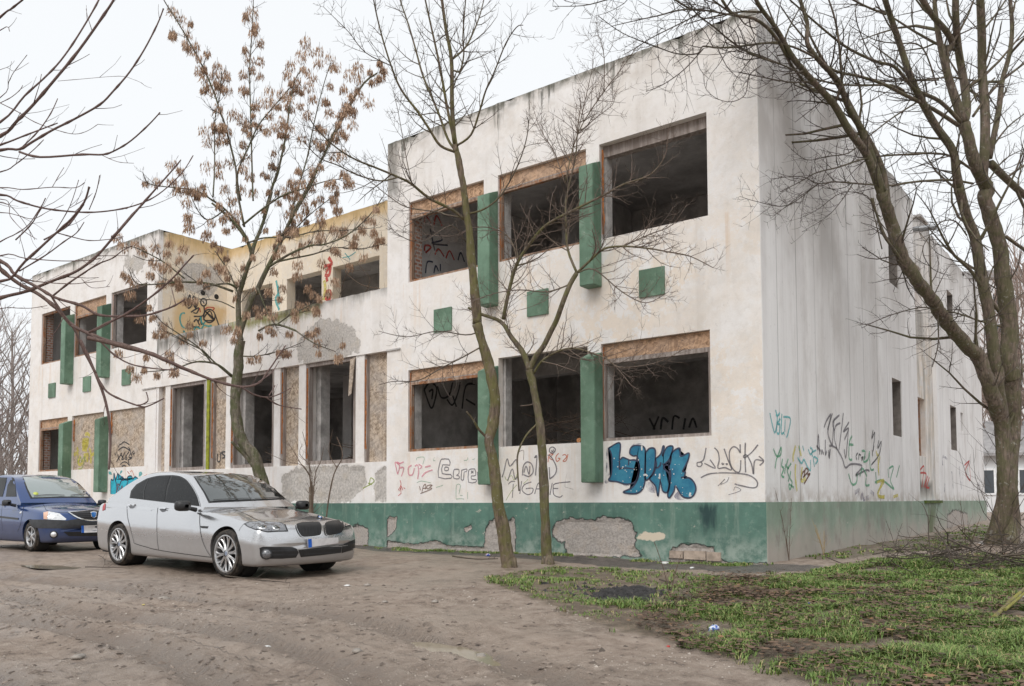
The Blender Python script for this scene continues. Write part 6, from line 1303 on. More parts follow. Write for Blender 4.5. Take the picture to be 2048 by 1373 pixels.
A.line('roof_trim', dlo[:11], C3, M_chrome, .008, .006, 'a', True)
A.patch('windscreen_surround', [(757, 124), (955, 104), (1130, 106), (1276, 120), (1390, 184), (1525, 285), (1272, 297), (868, 316), (832, 242)], C3, M_black, .003, 'a', 9)
A.patch('windscreen', [(768, 130), (960, 111), (1130, 113), (1268, 126), (1380, 188), (1505, 279), (1270, 289), (878, 306), (842, 240)], C3, M_screen, .007, 'a', 9)
A.patch('sunroof', [(700, 82), (800, 71), (1050, 73), (1160, 86), (960, 92), (770, 94)], C3, M_glass, .004, 'a', 8)
for hl, lens in (([(1125, 470), (1160, 455), (1250, 450), (1390, 460), (1430, 475), (1450, 525), (1380, 526), (1300, 531), (1200, 510), (1150, 490)], (((1258, 493), .062), ((1360, 497), .052))), ([(1864, 492), (1868, 445), (1888, 402), (1914, 418), (1938, 462), (1924, 476)], (((1893, 455), .05),))):
    h1 = A.patch('headlight', hl, C3, M_black, .006, 'b', 5); mx_, my_ = sum(q[0] for q in hl)/len(hl), sum(q[1] for q in hl)/len(hl)
    A.patch('lamp_cover', [(a*.92+mx_*.08, b*.88+my_*.12) for a, b in hl], C3, M_lamp, .010, 'b', 5, False, h1)
    for c, r in lens: A.disc('lamp_ring', c, r, C3, M_chrome, off=.008, parent=h1, dome=.004); A.disc('lamp_lens', c, r*.7, C3, M_screen, off=.014, parent=h1, dome=.02)
for P in ([(1505, 475), (1550, 462), (1660, 458), (1684, 470), (1690, 500), (1684, 545), (1656, 558), (1560, 566), (1530, 545), (1510, 505)], [(1714, 472), (1744, 454), (1820, 445), (1848, 455), (1852, 495), (1830, 535), (1770, 551), (1726, 551), (1714, 510)]):
    g_ = A.patch('grille', P, C3, M_black, .012, 'b', 5, n=3); cx_ = sum(p[0] for p in P)/len(P); cy_ = sum(p[1] for p in P)/len(P)
    A.line('grille_rim', P+[P[0]], C3, M_chrome, .006, .016, parent=g_)
    for i in range(7):
        x_ = min(p[0] for p in P)+22+i*(max(p[0] for p in P)-min(p[0] for p in P)-44)/6; A.line('grille_bar', [(x_, 475), (x_+2, 510), (x_+4, 540)], C3, M_darkgrey, .008, .022, parent=g_)
for P in ([(1240, 645), (1265, 636), (1480, 638), (1510, 650), (1525, 680), (1505, 715), (1400, 723), (1260, 723), (1245, 700)], [(1522, 660), (1690, 640), (1842, 622), (1832, 680), (1690, 698), (1540, 712)], [(1842, 622), (1960, 572), (1968, 600), (1955, 650), (1838, 682)]):
    g_ = A.patch('air_intake', P, C3, M_black, .007, 'b', 5)
    for i in (1, 2):
        ya = [p[1] for p in P]; a, b = min(P)[0]+40, max(P)[0]-15; y0_, y1_ = P[0][1], (P[2][1] if len(P) == 5 else P[2][1]); A.line('grille_bar', [(a, min(ya)+(max(ya)-min(ya))*i/3+(8 if len(P) != 9 else 0)), (b, min(ya)+(max(ya)-min(ya))*i/3-(8 if len(P) != 9 else 0))], C3, M_darkgrey, .012, .014, parent=g_)
for c, r in (((1292, 690), .075), ((1947, 613), .065)): f_ = A.disc('fog_light', c, r, C3, M_darkgrey, off=.012)[0]; A.disc('lamp_lens', c, r*.78, C3, M_lamp, off=.016, parent=f_, dome=.012)
o_, p, nr, u, v = A.disc('badge', (1677, 428), .041, C3, M_black, off=.006); nr = (nr+Vector((1.0, -.1, .35))).normalized(); fw_ = Vector((0, 1, 0)); u = fw_; v = nr.cross(u).normalized(); u = v.cross(nr)
mb = MB(); kk = [mb.vert(p+nr*.016+(u*math.cos(a)+v*math.sin(a))*.043) for a in [i*math.pi/12 for i in range(24)]]; k2 = [mb.vert(Vector(mb.v[q])-nr*.03) for q in kk]; mb.face(*kk); [mb.face(kk[i], k2[i], k2[(i+1) % 24], kk[(i+1) % 24]) for i in range(24)]; mb.build('badge_ring', M_black, o_)
for q_ in range(4):
    mb = MB(); kk = [mb.vert(p+nr*.020)]+[mb.vert(p+nr*.020+(u*math.cos(a)+v*math.sin(a))*.027) for a in [q_*math.pi/2+i*math.pi/12 for i in range(7)]]
    for i in range(1, 7): mb.face(kk[0], kk[i], kk[i+1])
    mb.build('badge_quarter', M_blue_enamel if q_ % 2 else M_white_enamel, o_)
pl = A.patch('number_plate', [(1580, 582), (1805, 568), (1808, 610), (1582, 642)], C3, M_plate, .03, 'b', 900); A.patch('plate_band', [(1580, 582), (1606, 580), (1608, 638), (1582, 642)], C3, M_eu, .048, 'b', 900, False, pl)
A.patch('side_vent', [(806, 484), (866, 487), (858, 503), (816, 500)], C3, M_black, .006, 'b', 6, True)
seams = [('front_door', [(813, 345), (803, 420), (806, 500), (820, 580), (856, 665), (890, 712)]), ('front_door', [(551, 308), (505, 332), (492, 400), (490, 500), (495, 600), (505, 662)]), ('rear_door', [(290, 284), (272, 330), (276, 420), (296, 500), (320, 590), (330, 612), (420, 640), (500, 660), (700, 690), (890, 713)])]
d1 = A.patch('door', [(813, 345), (680, 329), (553, 309), (507, 334), (494, 400), (492, 500), (497, 600), (507, 660), (700, 688), (886, 709), (854, 662), (820, 580), (806, 500), (803, 420)], C3, M_silver, .0015, 'b', 10); d1m = A.mirror(d1)
d2 = A.patch('door', [(548, 308), (480, 305), (292, 284), (275, 330), (279, 420), (299, 500), (323, 590), (333, 612), (420, 638), (500, 657), (492, 600), (487, 500), (489, 400), (502, 332)], C3, M_silver, .0015, 'b', 10); d2m = A.mirror(d2)
for (nm, P), pr in zip(seams, (d1, d1, d2)): A.line('door_seam', P, C3, M_seam, .008, .004, parent=pr)
for c, pr in (((306, 340), d2), ((535, 366), d1)):
    A.patch('handle_recess_shade', [(c[0]-28, c[1]-6), (c[0]-5, c[1]-18), (c[0]+22, c[1]-8), (c[0]+18, c[1]+10), (c[0]-8, c[1]+16)], C3, flat('handle_hollow_shade', (.16, .16, .17), .4, .6), .003, 'b', 5, False, pr, n=3)  # darker flat patch paints the shade of the hollow behind the handle
    h_ = A.line('door_handle', [(c[0]-24, c[1]-1), (c[0], c[1]-6), (c[0]+25, c[1]-2)], C3, M_chrome, .034, .028, parent=pr)
A.line('bonnet_seam', [(878, 318), (1000, 346), (1120, 388), (1240, 446), (1320, 456), (1400, 457), (1520, 440), (1600, 418), (1690, 407), (1790, 400), (1880, 394)], C3, M_seam, .008, .003)
A.line('bumper_seam', [(1125, 470), (1100, 500), (1090, 520)], C3, M_seam, .005, .003)
A.line('wiper', [(900, 300), (1050, 292), (1180, 288)], C3, M_black, .018, .02, 'a'); A.line('wiper', [(1200, 290), (1330, 284), (1450, 276)], C3, M_black, .018, .02, 'a')
tl = A.patch('tail_light', [(92, 375), (95, 340), (108, 318), (117, 322), (112, 365)], C3, M_redlamp, .006, 'b', 4, True)
mirror_glass(A, -.80, -.93, 1.0, M_black, .27, .155); mirror_glass(A, -.80, .93, 1.0, M_black, .27, .155)
mb = MB(); mb.lathe([(0, .05), (.02, .045), (.05, .0)], 12, 'z', (-2.95, 0, 1.385)); mb.build('aerial', M_silver, root, smooth=True)
for ax in (0, -2.968):
    for sg in (-1, 1): A.wheel(ax, sg, .34, .245, .262, 20, .795)
mb = MB(); mb.box(-3.9, .6, -.7, .7, .17, .30); mb.build('underbody', M_seam, root)
# ---- blue saloon
BX, BY = -13.40, -4.25
zf = gz(BX, -5); root = empty('parked_car', (BX, BY, zf-.006), 'dark blue family saloon with black bumper band and shield badge at the left edge', 'car', 'cars parked before the building')
B = Car(root, (BX-1, BY, .6), M_blue); B.wr = .31
B.body([(.79, .42, .50, .50, .58, .30), (.775, .30, .62, .62, .66, .32), (.74, .24, .70, .72, .73, .32), (.68, .20, .76, .79, .78, .30), (.5, .19, .80, .86, .82, .22), (.2, .19, .85, .92, .84, .10), (-.2, .19, .90, .97, .855, .02), (-.6, .19, .93, 1.0, .865, 0), (-1.5, .19, .95, 1.0, .87, 0), (-2.4, .19, .95, 1.0, .87, 0), (-2.9, .19, .96, 1.02, .865, 0), (-3.2, .2, .97, 1.03, .85, -.05), (-3.38, .28, .95, 1.0, .82, -.12), (-3.44, .40, .80, .82, .76, -.15), (-3.46, .5, .6, .6, .66, -.15)], (0, -2.63), .345)
B.house([(-.45, 1.0, .16), (-.7, 1.19, .15), (-.95, 1.36, .12), (-1.2, 1.50, .08), (-1.45, 1.58, .04), (-1.8, 1.63, 0), (-2.2, 1.635, 0), (-2.5, 1.60, -.04), (-2.75, 1.51, -.06), (-2.95, 1.36, -.08), (-3.1, 1.15, -.1), (-3.2, 1.04, -.1)], [(-.4, .91), (-1, .94), (-3.2, .965)], .80, .165, .62)
B.trees(); C2 = (0, 740, .29851)
B.patch('windscreen_surround', [(148, 716), (300, 706), (530, 709), (598, 716), (650, 770), (716, 856), (600, 858), (400, 858), (205, 864), (176, 800)], C2, M_black, .003, 'a', 8)
B.patch('windscreen', [(156, 721), (300, 712), (530, 715), (590, 721), (640, 772), (703, 850), (600, 851), (400, 851), (216, 857), (186, 800)], C2, M_screen2, .007, 'a', 8)
B.patch('window', [(40, 850), (52, 775), (80, 722), (95, 727), (104, 765), (110, 850)], C2, M_glass, .006, 'a', 7, True)
B.patch('window', [(-60, 850), (-40, 730), (0, 708), (52, 704), (36, 780), (18, 850)], C2, M_glass, .006, 'a', 7, True)
hl = B.patch('headlight', [(292, 956), (330, 950), (400, 965), (445, 1000), (438, 1008), (370, 1006), (294, 1001)], C2, M_lamp2, .007, 'b', 5); hm = B.mirror(hl)
B.patch('indicator', [(293, 958), (322, 952), (318, 1002), (295, 1000)], C2, M_amber, .011, 'b', 4, False, hl)
gr_ = [(458, 956), (540, 950), (625, 946), (700, 944), (780, 950), (735, 990), (680, 1006), (625, 1011), (580, 1008), (520, 992)]
g_ = B.patch('grille', gr_, C2, M_black, .010, 'b', 5); B.line('grille_rim', gr_+[gr_[0]], C2, M_chrome, .026, .016, parent=g_, n=3)
for i in range(3): B.line('grille_bar', [(505+i*12, 966+i*11), (625, 962+i*12), (745-i*12, 962+i*11)], C2, M_darkgrey, .016, .018, parent=g_)
B.patch('badge', [(604, 958), (625, 955), (645, 958), (643, 985), (626, 999), (608, 986)], C2, M_chrome, .022, 'b', 6, False, g_); B.patch('badge_shield', [(609, 962), (625, 960), (640, 962), (638, 983), (626, 993), (612, 984)], C2, M_blue_enamel, .026, 'b', 6, False, g_)
B.patch('bumper_band', [(196, 1004), (300, 1004), (445, 1011), (520, 1000), (580, 1016), (625, 1019), (690, 1014), (740, 1000), (760, 1060), (640, 1062), (440, 1064), (260, 1062), (215, 1055)], C2, M_darkgrey, .009, 'b', 6)
B.patch('air_intake', [(425, 1086), (760, 1086), (740, 1114), (460, 1114)], C2, M_black, .007, 'b', 6)
f_ = B.disc('fog_light', (360, 1104), .075, C2, M_black, off=.005)[0]; B.disc('lamp_lens', (360, 1104), .055, C2, M_lamp2, off=.010, parent=f_, dome=.01)
pl = B.patch('number_plate', [(540, 1046), (690, 1038), (692, 1086), (543, 1092)], C2, M_plate, .022, 'b', 7); B.patch('plate_band', [(540, 1046), (558, 1045), (560, 1091), (543, 1092)], C2, M_eu, .026, 'b', 7, False, pl)
B.line('side_moulding', [(-80, 978), (20, 988), (124, 1000)], C2, M_darkgrey, .04, .008)
d_ = B.patch('door', [(30, 866), (145, 868), (160, 900), (150, 960), (135, 1040), (118, 1085), (20, 1080), (10, 980)], C2, M_blue, .0015, 'b', 8); B.mirror(d_)
B.line('door_seam', [(20, 1080), (10, 980), (18, 900), (30, 866)], C2, M_seam, .008, .004, parent=d_); B.line('door_seam', [(150, 868), (160, 905), (152, 960), (136, 1040), (118, 1085)], C2, M_seam, .008, .004, parent=d_)
B.line('door_handle', [(5, 912), (18, 908), (30, 916)], C2, M_darkgrey, .05, .03)
B.disc('indicator', (138, 957), .03, C2, M_lamp2, off=.005)
B.line('bonnet_seam', [(215, 866), (290, 905), (320, 945), (440, 958), (625, 938), (790, 945)], C2, M_seam, .008, .003)
B.line('wiper', [(225, 850), (330, 842), (430, 846)], C2, M_black, .02, .025, 'a'); B.line('wiper', [(470, 846), (560, 838), (640, 846)], C2, M_black, .02, .025, 'a')
B.disc('inspection_sticker', (240, 831), .05, C2, flat('yellow_sticker', (.55, .62, .12), .5), 'a', off=.011)
mirror_glass(B, -.72, -.88, 1.0, M_darkgrey, .19, .13); mirror_glass(B, -.72, .88, 1.0, M_darkgrey, .19, .13)
for ax in (0, -2.63):
    for sg in (-1, 1): B.wheel(ax, sg, .31, .185, .205, 6, .735)
mb = MB(); mb.box(-3.2, .5, -.62, .62, .18, .30); mb.build('underbody', M_seam, root)
# ------------------------------------------------------------------ brush, shrubs, litter, what stands behind
def onground(px, py):
    p = gpt(px, py); p.z = gz(p.x, p.y); return p
def single(name, mb, m, label, cat, group=None, smooth=False, loc=None, kind=None):
    """one-mesh thing with its origin at its base"""
    c = Vector(loc) if loc is not None else Vector((sum(v[0] for v in mb.v)/len(mb.v), sum(v[1] for v in mb.v)/len(mb.v), min(v[2] for v in mb.v)))
    mb.v = [tuple(Vector(v)-c) for v in mb.v]; o = mb.build(name, m, None, smooth=smooth); o.location = c; return tag(o, label, cat, group, kind)
def brush(T, c, rx, ry, h, n, lmin, lmax, rmin, rmax):
    rg = T.rg
    for _ in range(n):
        a = rg.uniform(0, 6.28); p = c+Vector((rx*rg.uniform(-1, 1), ry*rg.uniform(-1, 1), rg.uniform(0, h)))
        d = Vector((math.cos(a), math.sin(a), rg.uniform(-.25, .75))).normalized(); l = rg.uniform(lmin, lmax); r = rg.uniform(rmin, rmax)
        pts = [p-d*l*.5]
        for i in range(4): d = (d+Vector((rg.uniform(-1, 1), rg.uniform(-1, 1), rg.uniform(-.8, .8)))*.28).normalized(); pts.append(pts[-1]+d*l/4)
        pts = [Vector((q.x, q.y, max(q.z, c.z+.02))) for q in pts]
        q, R = T.limb(pts, r, r*.4, 4, sub=2); T.spray(q, R, l/5, l*.4, 0, (.5, 1.0), .1, .2, rmin=.0025)
def heap(seed, name, c, rx, ry, h, n, lab, cat, lmin=.5, lmax=1.4, rmin=.004, rmax=.012, m=None, dup=None):
    T = Tree(seed); brush(T, Vector(c), rx, ry, h, n, lmin, lmax, rmin, rmax); return single(name, T.mb, m or M_twig_dry, lab, cat, dup, loc=c)
heap(61, 'brush_pile', (-4.2, 1.3, .89), .8, .6, 1.7, 110, 'heap of dry cut branches inside the middle lower window of the near block', 'brush', .7, 1.7)
heap(62, 'brush_pile', (-10.0, 1.0, .89), .6, .4, 1.5, 42, 'dry branches inside the wide recessed opening beside the loose board', 'brush', .6, 1.4)
heap(63, 'brush_pile', (-12.9, 1.0, .89), .5, .4, 1.6, 36, 'dry branches inside the opening behind the seed hung tree', 'brush', .6, 1.4)
gr = onground(1985, 1140); heap(64, 'brush_pile', (gr.x, gr.y, gr.z), 1.3, .9, .45, 95, 'tangled heap of cut branches on the ground before the big tree', 'brush', .6, 1.8, .004, .014, M_bark_big)
gr = onground(1880, 1120); heap(65, 'brush_pile', (gr.x, gr.y, gr.z), .5, .3, .15, 22, 'thin scatter of twigs left of the tangled branch heap', 'brush', .5, 1.2, .003, .008, M_bark_big)
p = plane(1157, 881, 1, .2); mb = MB(); mb.lathe([(0, -.001), (.042, 0), (.045, .02), (.045, .8)], 12, 'y'); mb.v = [(x+p.x, y+p.y, z+p.z) for x, y, z in mb.v]; single('cut_log', mb, flat('fresh_orange_wood', (.50, .22, .09), .8, 0, .3, 20), 'cut log with a fresh orange end on the middle lower sill', 'log')
# saplings and weeds
def shrub(seed, name, base, stems, lab, cat, m, twig=.3, lv=0, sp=.16, group=None):
    T = Tree(seed)
    for P, r0, r1 in stems: T.limb(P, r0, r1, 5)
    for q, R in list(T.paths): T.spray(q, R, sp, twig, lv, (.5, 1.0), .25, .15, rmin=.0025)
    return single(name, T.mb, m, lab, cat, group, loc=base)
yb = -.75; b = plane(624, 1003, 1, yb); b.z = gz(b.x, b.y); e_ = lambda a, c_, y_: plane(280+a*.26223, 660+c_*.26223, 1, y_)
shrub(71, 'sapling', b, [([b, e_(1305, 1200, yb)+Vector((0, 0, 0))], .055, .05), ([b, e_(1300, 1150, yb), e_(1280, 950, yb-.1), e_(1240, 780, yb-.1)], .018, .006), ([b, e_(1310, 1180, yb), e_(1220, 1010, yb-.2), e_(1130, 860, yb-.3)], .016, .005), ([b, e_(1330, 1150, yb), e_(1380, 1000, yb), e_(1400, 900, yb)], .014, .005), ([b, e_(1290, 1100, yb), e_(1100, 1000, yb-.2), e_(950, 930, yb-.3)], .012, .004), ([b, e_(1310, 1100, yb), e_(1220, 950, yb+.1), e_(1240, 870, yb+.1)], .012, .004)], 'leafless many stemmed shrub sprouting from a stump behind the silver car bonnet', 'shrub', M_twig_dry, .35, 0, .16)
b = plane(648, 1008, 1, yb); b.z = gz(b.x, b.y)
shrub(72, 'sapling', b, [([b, e_(1435, 1320, yb), e_(1480, 1100, yb), e_(1545, 960, yb), e_(1500, 815, yb)], .02, .007), ([e_(1500, 1050, yb), e_(1440, 930, yb), e_(1470, 760, yb)], .012, .004)], 'single crooked sapling stem just right of the stump shrub', 'sapling', M_twig_dry, .3, 0, .25)
b = Vector((-11.6, 1.2, 4.9)); C8 = lambda a, c_, y_: plane(430+a*.21855, 380+c_*.21855, 1, y_)
shrub(73, 'sapling', b, [([b, C8(1560, 980, .8), C8(1340, 870, .6), C8(1210, 770, .5), C8(1190, 690, .5)], .016, .006), ([b, C8(1400, 900, .9), C8(1360, 740, 1.0), C8(1300, 670, 1.0)], .012, .005), ([b, C8(1180, 830, 1), C8(1300, 740, 1), C8(1420, 740, .8)], .01, .004)], 'pale twiggy sapling growing on the terrace before the upper window', 'sapling', M_twig_dry, .3, 0, .2)
for i, (px, py, hgt, n, lab) in enumerate([(1578, 1122, 1.15, 4, 'tall dry weed stems against the faded plinth at the corner'), (1648, 1112, .55, 6, 'short straw coloured weed by the faded plinth'), (1340, 1195, .55, 2, 'lone thin stem sticking up from the grass verge'), (1790, 1098, .5, 3, 'young green weed under the gable window'), (1935, 1120, .9, 3, 'bare upright sapling stem by the heap of cut branches')]):
    g = onground(px, py); rg = random.Random(80+i); st = []
    for _ in range(n):
        a = rg.uniform(0, 6.28); l = hgt*rg.uniform(.6, 1.1); st.append(([g, g+Vector((math.cos(a)*l*.12, math.sin(a)*l*.12, l*.5)), g+Vector((math.cos(a)*l*.3, math.sin(a)*l*.3, l))], .006, .003))
    o = shrub(80+i, 'dry_weed', g, st, lab, 'weed', M_bark_seed if i == 3 else (flat('straw', (.36, .27, .15), .8) if i == 1 else M_twig_dry), .2, 0, .12)
# branches lying in the grass and on the track
def fallen(i, pts, r, lab, lift=.02, crop=(1024, 1060, .5), m=None):
    T = Tree(90+i); q = [onground(crop[0]+a*crop[2], crop[1]+b*crop[2])+Vector((0, 0, lift+.05*math.sin(k*1.9+i)**2)) for k, (a, b) in enumerate(pts)]
    q, R = T.limb(q, r, r*.45, 6); T.spray(q, R, .3, .35, 0, (.5, 1.0), .1, .3, rmin=.003); single('fallen_branch', T.mb, m or M_bark_big, lab, 'branch', 'fallen branches on the ground')
for i, (P, r, lab) in enumerate([([(1490, 135), (1560, 175), (1625, 195)], .012, 'dark forked branch lying in the grass left of the brush heap'), ([(1255, 130), (1370, 160), (1480, 185), (1600, 200)], .008, 'long thin twig lying from the bare patch into the grass'), ([(1380, 290), (1460, 292), (1550, 296)], .014, 'straight black stick flat in the middle of the grass'),
  ([(1762, 266), (1840, 236), (1912, 210)], .026, 'thick grey branch lying at the foot of the brush heap'), ([(1470, 325), (1600, 322), (1735, 315)], .006, 'fine dark twig in the grass below the straight black stick'), ([(1270, 290), (1380, 282), (1465, 265)], .007, 'slender curved twig in the grass near the blue scrap'), ([(1800, 500), (1850, 512), (1870, 560), (1885, 622)], .012, 'bent dark stick among leaves at the bottom right'), ([(590, 208), (628, 215)], .012, 'short dark stub beside the burnt patch')]): fallen(i, P, r, lab)
fallen(20, [(330, 1272), (450, 1275), (570, 1288)], .014, 'dark stick on the ground beside the left slim tree', .02, (780, 640, .37868))
fallen(21, [(340, 122), (430, 118), (520, 114)], .008, 'thin twig lying on the mud before the silver car rear wheel', .01, (0, 1080, .5)); fallen(22, [(395, 74), (415, 98), (420, 120)], .007, 'short twig standing askew in the mud by the puddle', .06, (0, 1080, .5)); fallen(23, [(900, 162), (1050, 168), (1160, 188)], .01, 'long twig on the mud under the silver car nose', .012, (0, 1080, .5))
M_lichen = bark('yellow_lichen_bark', (.33, .32, .06, .8), (.20, .16, .11), (.27, .26, .07))
T = Tree(120); a, b, c = onground(1988, 1248), onground(2060, 1200), onground(2060, 1222)
T.limb([a+Vector((0, 0, .03)), a.lerp(b, .5)+Vector((0, 0, .10)), b+Vector((0, 0, .16))], .019, .014, 8); T.limb([a.lerp(c, .3)+Vector((0, 0, .07)), a.lerp(c, .7)+Vector((0, 0, .14)), c+Vector((0, 0, .2))], .014, .009, 7); single('fallen_branch', T.mb, M_lichen, 'forked branch with yellow lichen at the right edge of the grass', 'branch', 'fallen branches on the ground')
# litter and stones
def crumple(c, s, seed, flatz=.6):
    bm = bmesh.new(); bmesh.ops.create_icosphere(bm, subdivisions=2, radius=s)
    for v in bm.verts: v.co *= 1+.45*noise.noise(v.co*(2.4/s)*.5+Vector((seed, 0, 0))); v.co.z *= flatz
    mb = MB(); mb.v = [tuple(v.co+Vector(c)+Vector((0, 0, s*flatz*.6))) for v in bm.verts]; mb.f = [tuple(v.index for v in f.verts) for f in bm.faces]; mb.a = [(0, 0, 0, 1)]*len(mb.v); bm.free(); return mb
k = N('blue_white_wrapper', .4, 0, .5); k.col(k.mix(k.rng(k.noise(22, 2), .46, .52), (.62, .66, .74), (.05, .12, .45))); M_wrap = k.m
M_paper = flat('dirty_white_plastic', (.66, .66, .65), .5, 0, .15, 20); M_redbit = flat('red_plastic', (.5, .06, .05), .4)
k = N('red_blue_wrapper', .4); k.col(k.mix(k.rng(k.noise(30, 2), .45, .5), (.6, .62, .66), k.mix(k.rng(k.noise(18, 1), .48, .52), (.5, .05, .05), (.05, .1, .4)))); M_wrap2 = k.m
k = N('river_stone', .85); k.col(k.mix(k.rng(k.noise(14, 5), .35, .65), (.22, .20, .18), (.36, .32, .28))); M_stone = k.m
for px, py, s, m, nm, lab, cat, fz in [(1428, 1253, .075, M_wrap, 'crumpled_wrapper', 'crumpled blue and white wrapper at the edge of the grass', 'litter', .7), (1964, 1090, .10, M_paper, 'plastic_cup', 'white plastic scrap on the bare soil by the big tree', 'litter', .5), (976, 1112, .075, M_wrap2, 'crumpled_can', 'red and blue crushed packet between the slim trees and the plinth', 'litter', .6), (1337, 1287, .022, M_redbit, 'bottle_cap', 'tiny red plastic bit at the track edge', 'litter', .6), (2041, 1192, .06, M_paper, 'paper_scrap', 'white paper scrap at the right edge in the grass', 'litter', .5), (1619, 1210, .03, M_wrap, 'paper_scrap', 'tiny pale blue scrap in the middle of the grass', 'litter', .7),
  (1330, 1124, .10, M_paper, 'broken_plaster', 'pale broken plaster pieces on the wet apron by the plinth', 'rubble', .35), (1384, 1134, .05, M_paper, 'broken_plaster', 'small white flake on the wet apron right of the pale pieces', 'rubble', .35), (535, 1288, .05, M_paper, 'paper_scrap', 'white scrap trodden in the open track', 'litter', .3), (1055, 1258, .0, None, '', '', '', 0), (695, 1174, .06, M_paper, 'paper_scrap', 'white scraps on mud right of the silver car', 'litter', .3), (287, 1211, .03, flat('yellow_scrap', (.6, .5, .2), .6), 'paper_scrap', 'yellowish scrap on the mud below the silver car', 'litter', .4),
  (325, 1195, .13, M_stone, 'flat_stone', 'flat grey stone set in the mud below the silver car', 'stone', .35), (962, 1297, .07, M_stone, 'round_stone', 'round pinkish stone beside the shallow puddle', 'stone', .6), (155, 1315, .09, M_stone, 'flat_stone', 'pale stone in the ruts at the lower left', 'stone', .4), (715, 1312, .06, M_stone, 'dark_stone', 'dark little stone on the open track', 'stone', .5), (330, 1178, 0, None, '', '', '', 0), (735, 1173, .07, M_stone, 'dark_stone', 'dark clod on the mud right of the silver car', 'stone', .4), (870, 1215, .06, M_stone, 'dark_stone', 'dark stone among grit near the grass corner', 'stone', .5), (770, 1212, .05, M_stone, 'dark_stone', 'small dark stone in the middle of the grit', 'stone', .5)]:
    if s: g = onground(px, py); single(nm, crumple(g, s*(.62 if nm not in ('crumpled_wrapper', 'crumpled_can') else .6), px*.013, fz), m, lab, cat, None, smooth=(m is M_stone), loc=g)
# two big curled leaves by the wrapper
for i, (px, py) in enumerate([(1482, 1262), (1484, 1286)]):
    rg = random.Random(140+i); mb = MB(); mb.use = True; g = onground(px, py); mb.cur = (1, .93, 0, 1); leafmesh(mb, g.x, g.y, .085, rg, .02); single('big_leaf', mb, M_leaf, ['upper of two big russet leaves right of the blue wrapper', 'lower of two big russet leaves right of the blue wrapper'][i], 'leaf', 'big russet leaves')
# ---- background: trees left of the building
def far_tree(seed, px, D, h, lab, group, m, spread=.5, leafy=0):
    b = deep(px, 1003, D); b.z = gbase(b.x, b.y)-.1; T = Tree(seed); rg = T.rg
    root = empty('bare_tree', b, lab, 'tree', group)
    top = b+Vector((rg.uniform(-.6, .6), rg.uniform(-.6, .6), h))
    q, R = T.limb([b, b.lerp(top, .3)+Vector((rg.uniform(-.3, .3), 0, 0)), b.lerp(top, .65), top], h*.013, h*.004, 6, True, keep=False)
    T.spray(q, R, h*.024, h*.44, 2, (.45, .95), .3, .14, n=3, rr=.55, rmin=.008, curl=.3); T.done(root, m); local(root)
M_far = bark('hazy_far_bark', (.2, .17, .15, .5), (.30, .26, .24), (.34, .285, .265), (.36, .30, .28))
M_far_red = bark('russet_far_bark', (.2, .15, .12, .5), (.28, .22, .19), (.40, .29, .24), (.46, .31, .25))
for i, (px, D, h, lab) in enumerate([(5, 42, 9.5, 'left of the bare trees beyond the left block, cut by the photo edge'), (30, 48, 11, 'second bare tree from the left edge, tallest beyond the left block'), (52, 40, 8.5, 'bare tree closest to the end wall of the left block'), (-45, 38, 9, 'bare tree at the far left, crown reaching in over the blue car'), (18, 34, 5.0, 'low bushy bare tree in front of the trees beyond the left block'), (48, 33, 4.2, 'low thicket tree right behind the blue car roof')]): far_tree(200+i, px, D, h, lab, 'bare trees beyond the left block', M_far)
for i, (px, D, h, lab) in enumerate([(1985, 52, 14, 'russet tree left of those behind the big stems'), (2030, 46, 13, 'russet tree in the middle behind the big stems'), (2075, 50, 15, 'russet tree at the right edge behind the big stems'), (1960, 58, 10, 'small far tree just past the gable end'), (2130, 42, 14, 'russet tree beyond the right edge behind the big stems')]): far_tree(230+i, px, D, h, lab, 'russet trees behind the big stems', M_far_red)
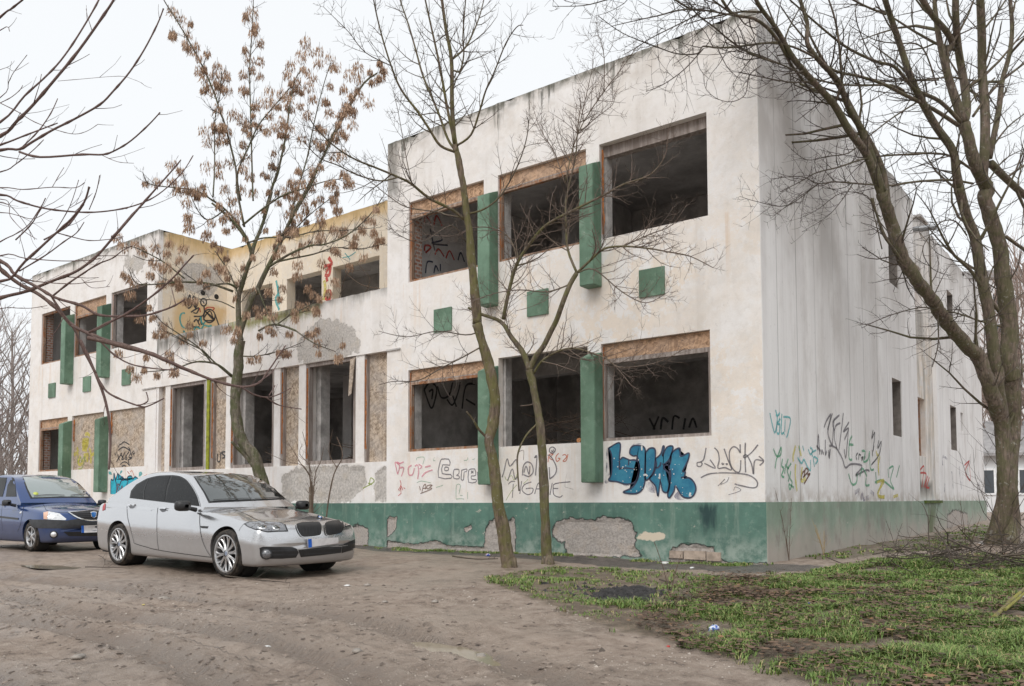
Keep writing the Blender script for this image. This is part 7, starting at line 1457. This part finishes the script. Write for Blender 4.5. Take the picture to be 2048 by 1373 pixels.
# ---- white house and flats past the gable
M_housewall = flat('white_render', (.68, .69, .70), .85, 0, .06, 1); M_rooft = flat('grey_roof', (.30, .29, .29), .8, 0, .2, 3); M_pane = N('far_glass', .1); M_pane.col((.06, .07, .08)); M_pane = M_pane.m; M_pvc = flat('white_frame', (.78, .79, .8), .5); M_flats = flat('grey_flats', (.66, .66, .67), .9, 0, .08, .5)
c = deep(2010, 1003, 44); hb = empty('white_house', (c.x, c.y, gbase(c.x, c.y)), 'low white house with a grey roof seen past the far gable corner', 'house', rz=math.radians(20))
def hbx(name, m, parent, *a): mb = MB(); mb.box(*a); return mb.build(name, m, parent)
hbx('wall', M_housewall, hb, -2.2, 5, 0, 6, -.5, 3.0)
mb = MB(); [mb.vert(p) for p in ((-2.6, -.5, 2.95), (5.4, -.5, 2.95), (5.4, 3, 4.9), (-2.6, 3, 4.9), (-2.6, 6.5, 2.95), (5.4, 6.5, 2.95), (-2.6, -.5, 3.1), (5.4, -.5, 3.1), (5.4, 3, 5.05), (-2.6, 3, 5.05), (-2.6, 6.5, 3.1), (5.4, 6.5, 3.1))]
for f in ((6, 7, 8, 9), (9, 8, 11, 10), (0, 3, 2, 1), (3, 4, 5, 2), (0, 1, 7, 6), (4, 10, 11, 5), (0, 6, 9, 3), (3, 9, 10, 4), (1, 2, 8, 7), (2, 5, 11, 8)): mb.face(*f)
mb.build('roof', M_rooft, hb)
for x in (-1.5, .6, 2.8): w1 = hbx('window', M_pvc, hb, x, x+1.1, -.06, .02, .9, 2.3); hbx('pane', M_pane, w1, x+.1, x+1.0, -.07, -.055, 1.0, 2.2)
c = deep(2040, 1003, 78); fb = empty('flats', (c.x, c.y, gbase(c.x, c.y)), 'tall grey block of flats far off behind the big tree', 'building', rz=math.radians(28))
hbx('wall', M_flats, fb, -6.2, 14, 0, 10, -.5, 21.5); hbx('roof', M_rooft, fb, -6.5, 14.3, -.3, 10.3, 21.5, 22.2)
for fl_ in range(7):
    for k_ in range(6): x = -5+k_*3.1; w1 = hbx('window', M_pvc, fb, x, x+1.6, -.06, .02, 1.2+fl_*2.9, 2.7+fl_*2.9); hbx('pane', M_pane, w1, x+.12, x+1.48, -.07, -.055, 1.32+fl_*2.9, 2.58+fl_*2.9)
# ---- wood across the road behind the viewer (mirrored in the cars' glass)
T = Tree(300)
for i in range(26):
    x = -26+i*2.3+T.rg.uniform(-1, 1); y = -27+T.rg.uniform(-6, 4); h = T.rg.uniform(11, 18); b = Vector((x, y, -.6))
    q, R = T.limb([b, b+Vector((.2, .1, h*.4)), b+Vector((T.rg.uniform(-1, 1), 0, h))], .22, .05, 5, keep=False)
    T.spray(q, R, h*.07, h*.45, 1, (.4, .95), .3, .1, n=3, rr=.6, rmin=.03, curl=.3)
tag(T.mb.build('woods', M_bark_big), 'belt of bare trees across the road behind the viewer', 'woods', kind='stuff')
print('objects', len(bpy.data.objects))
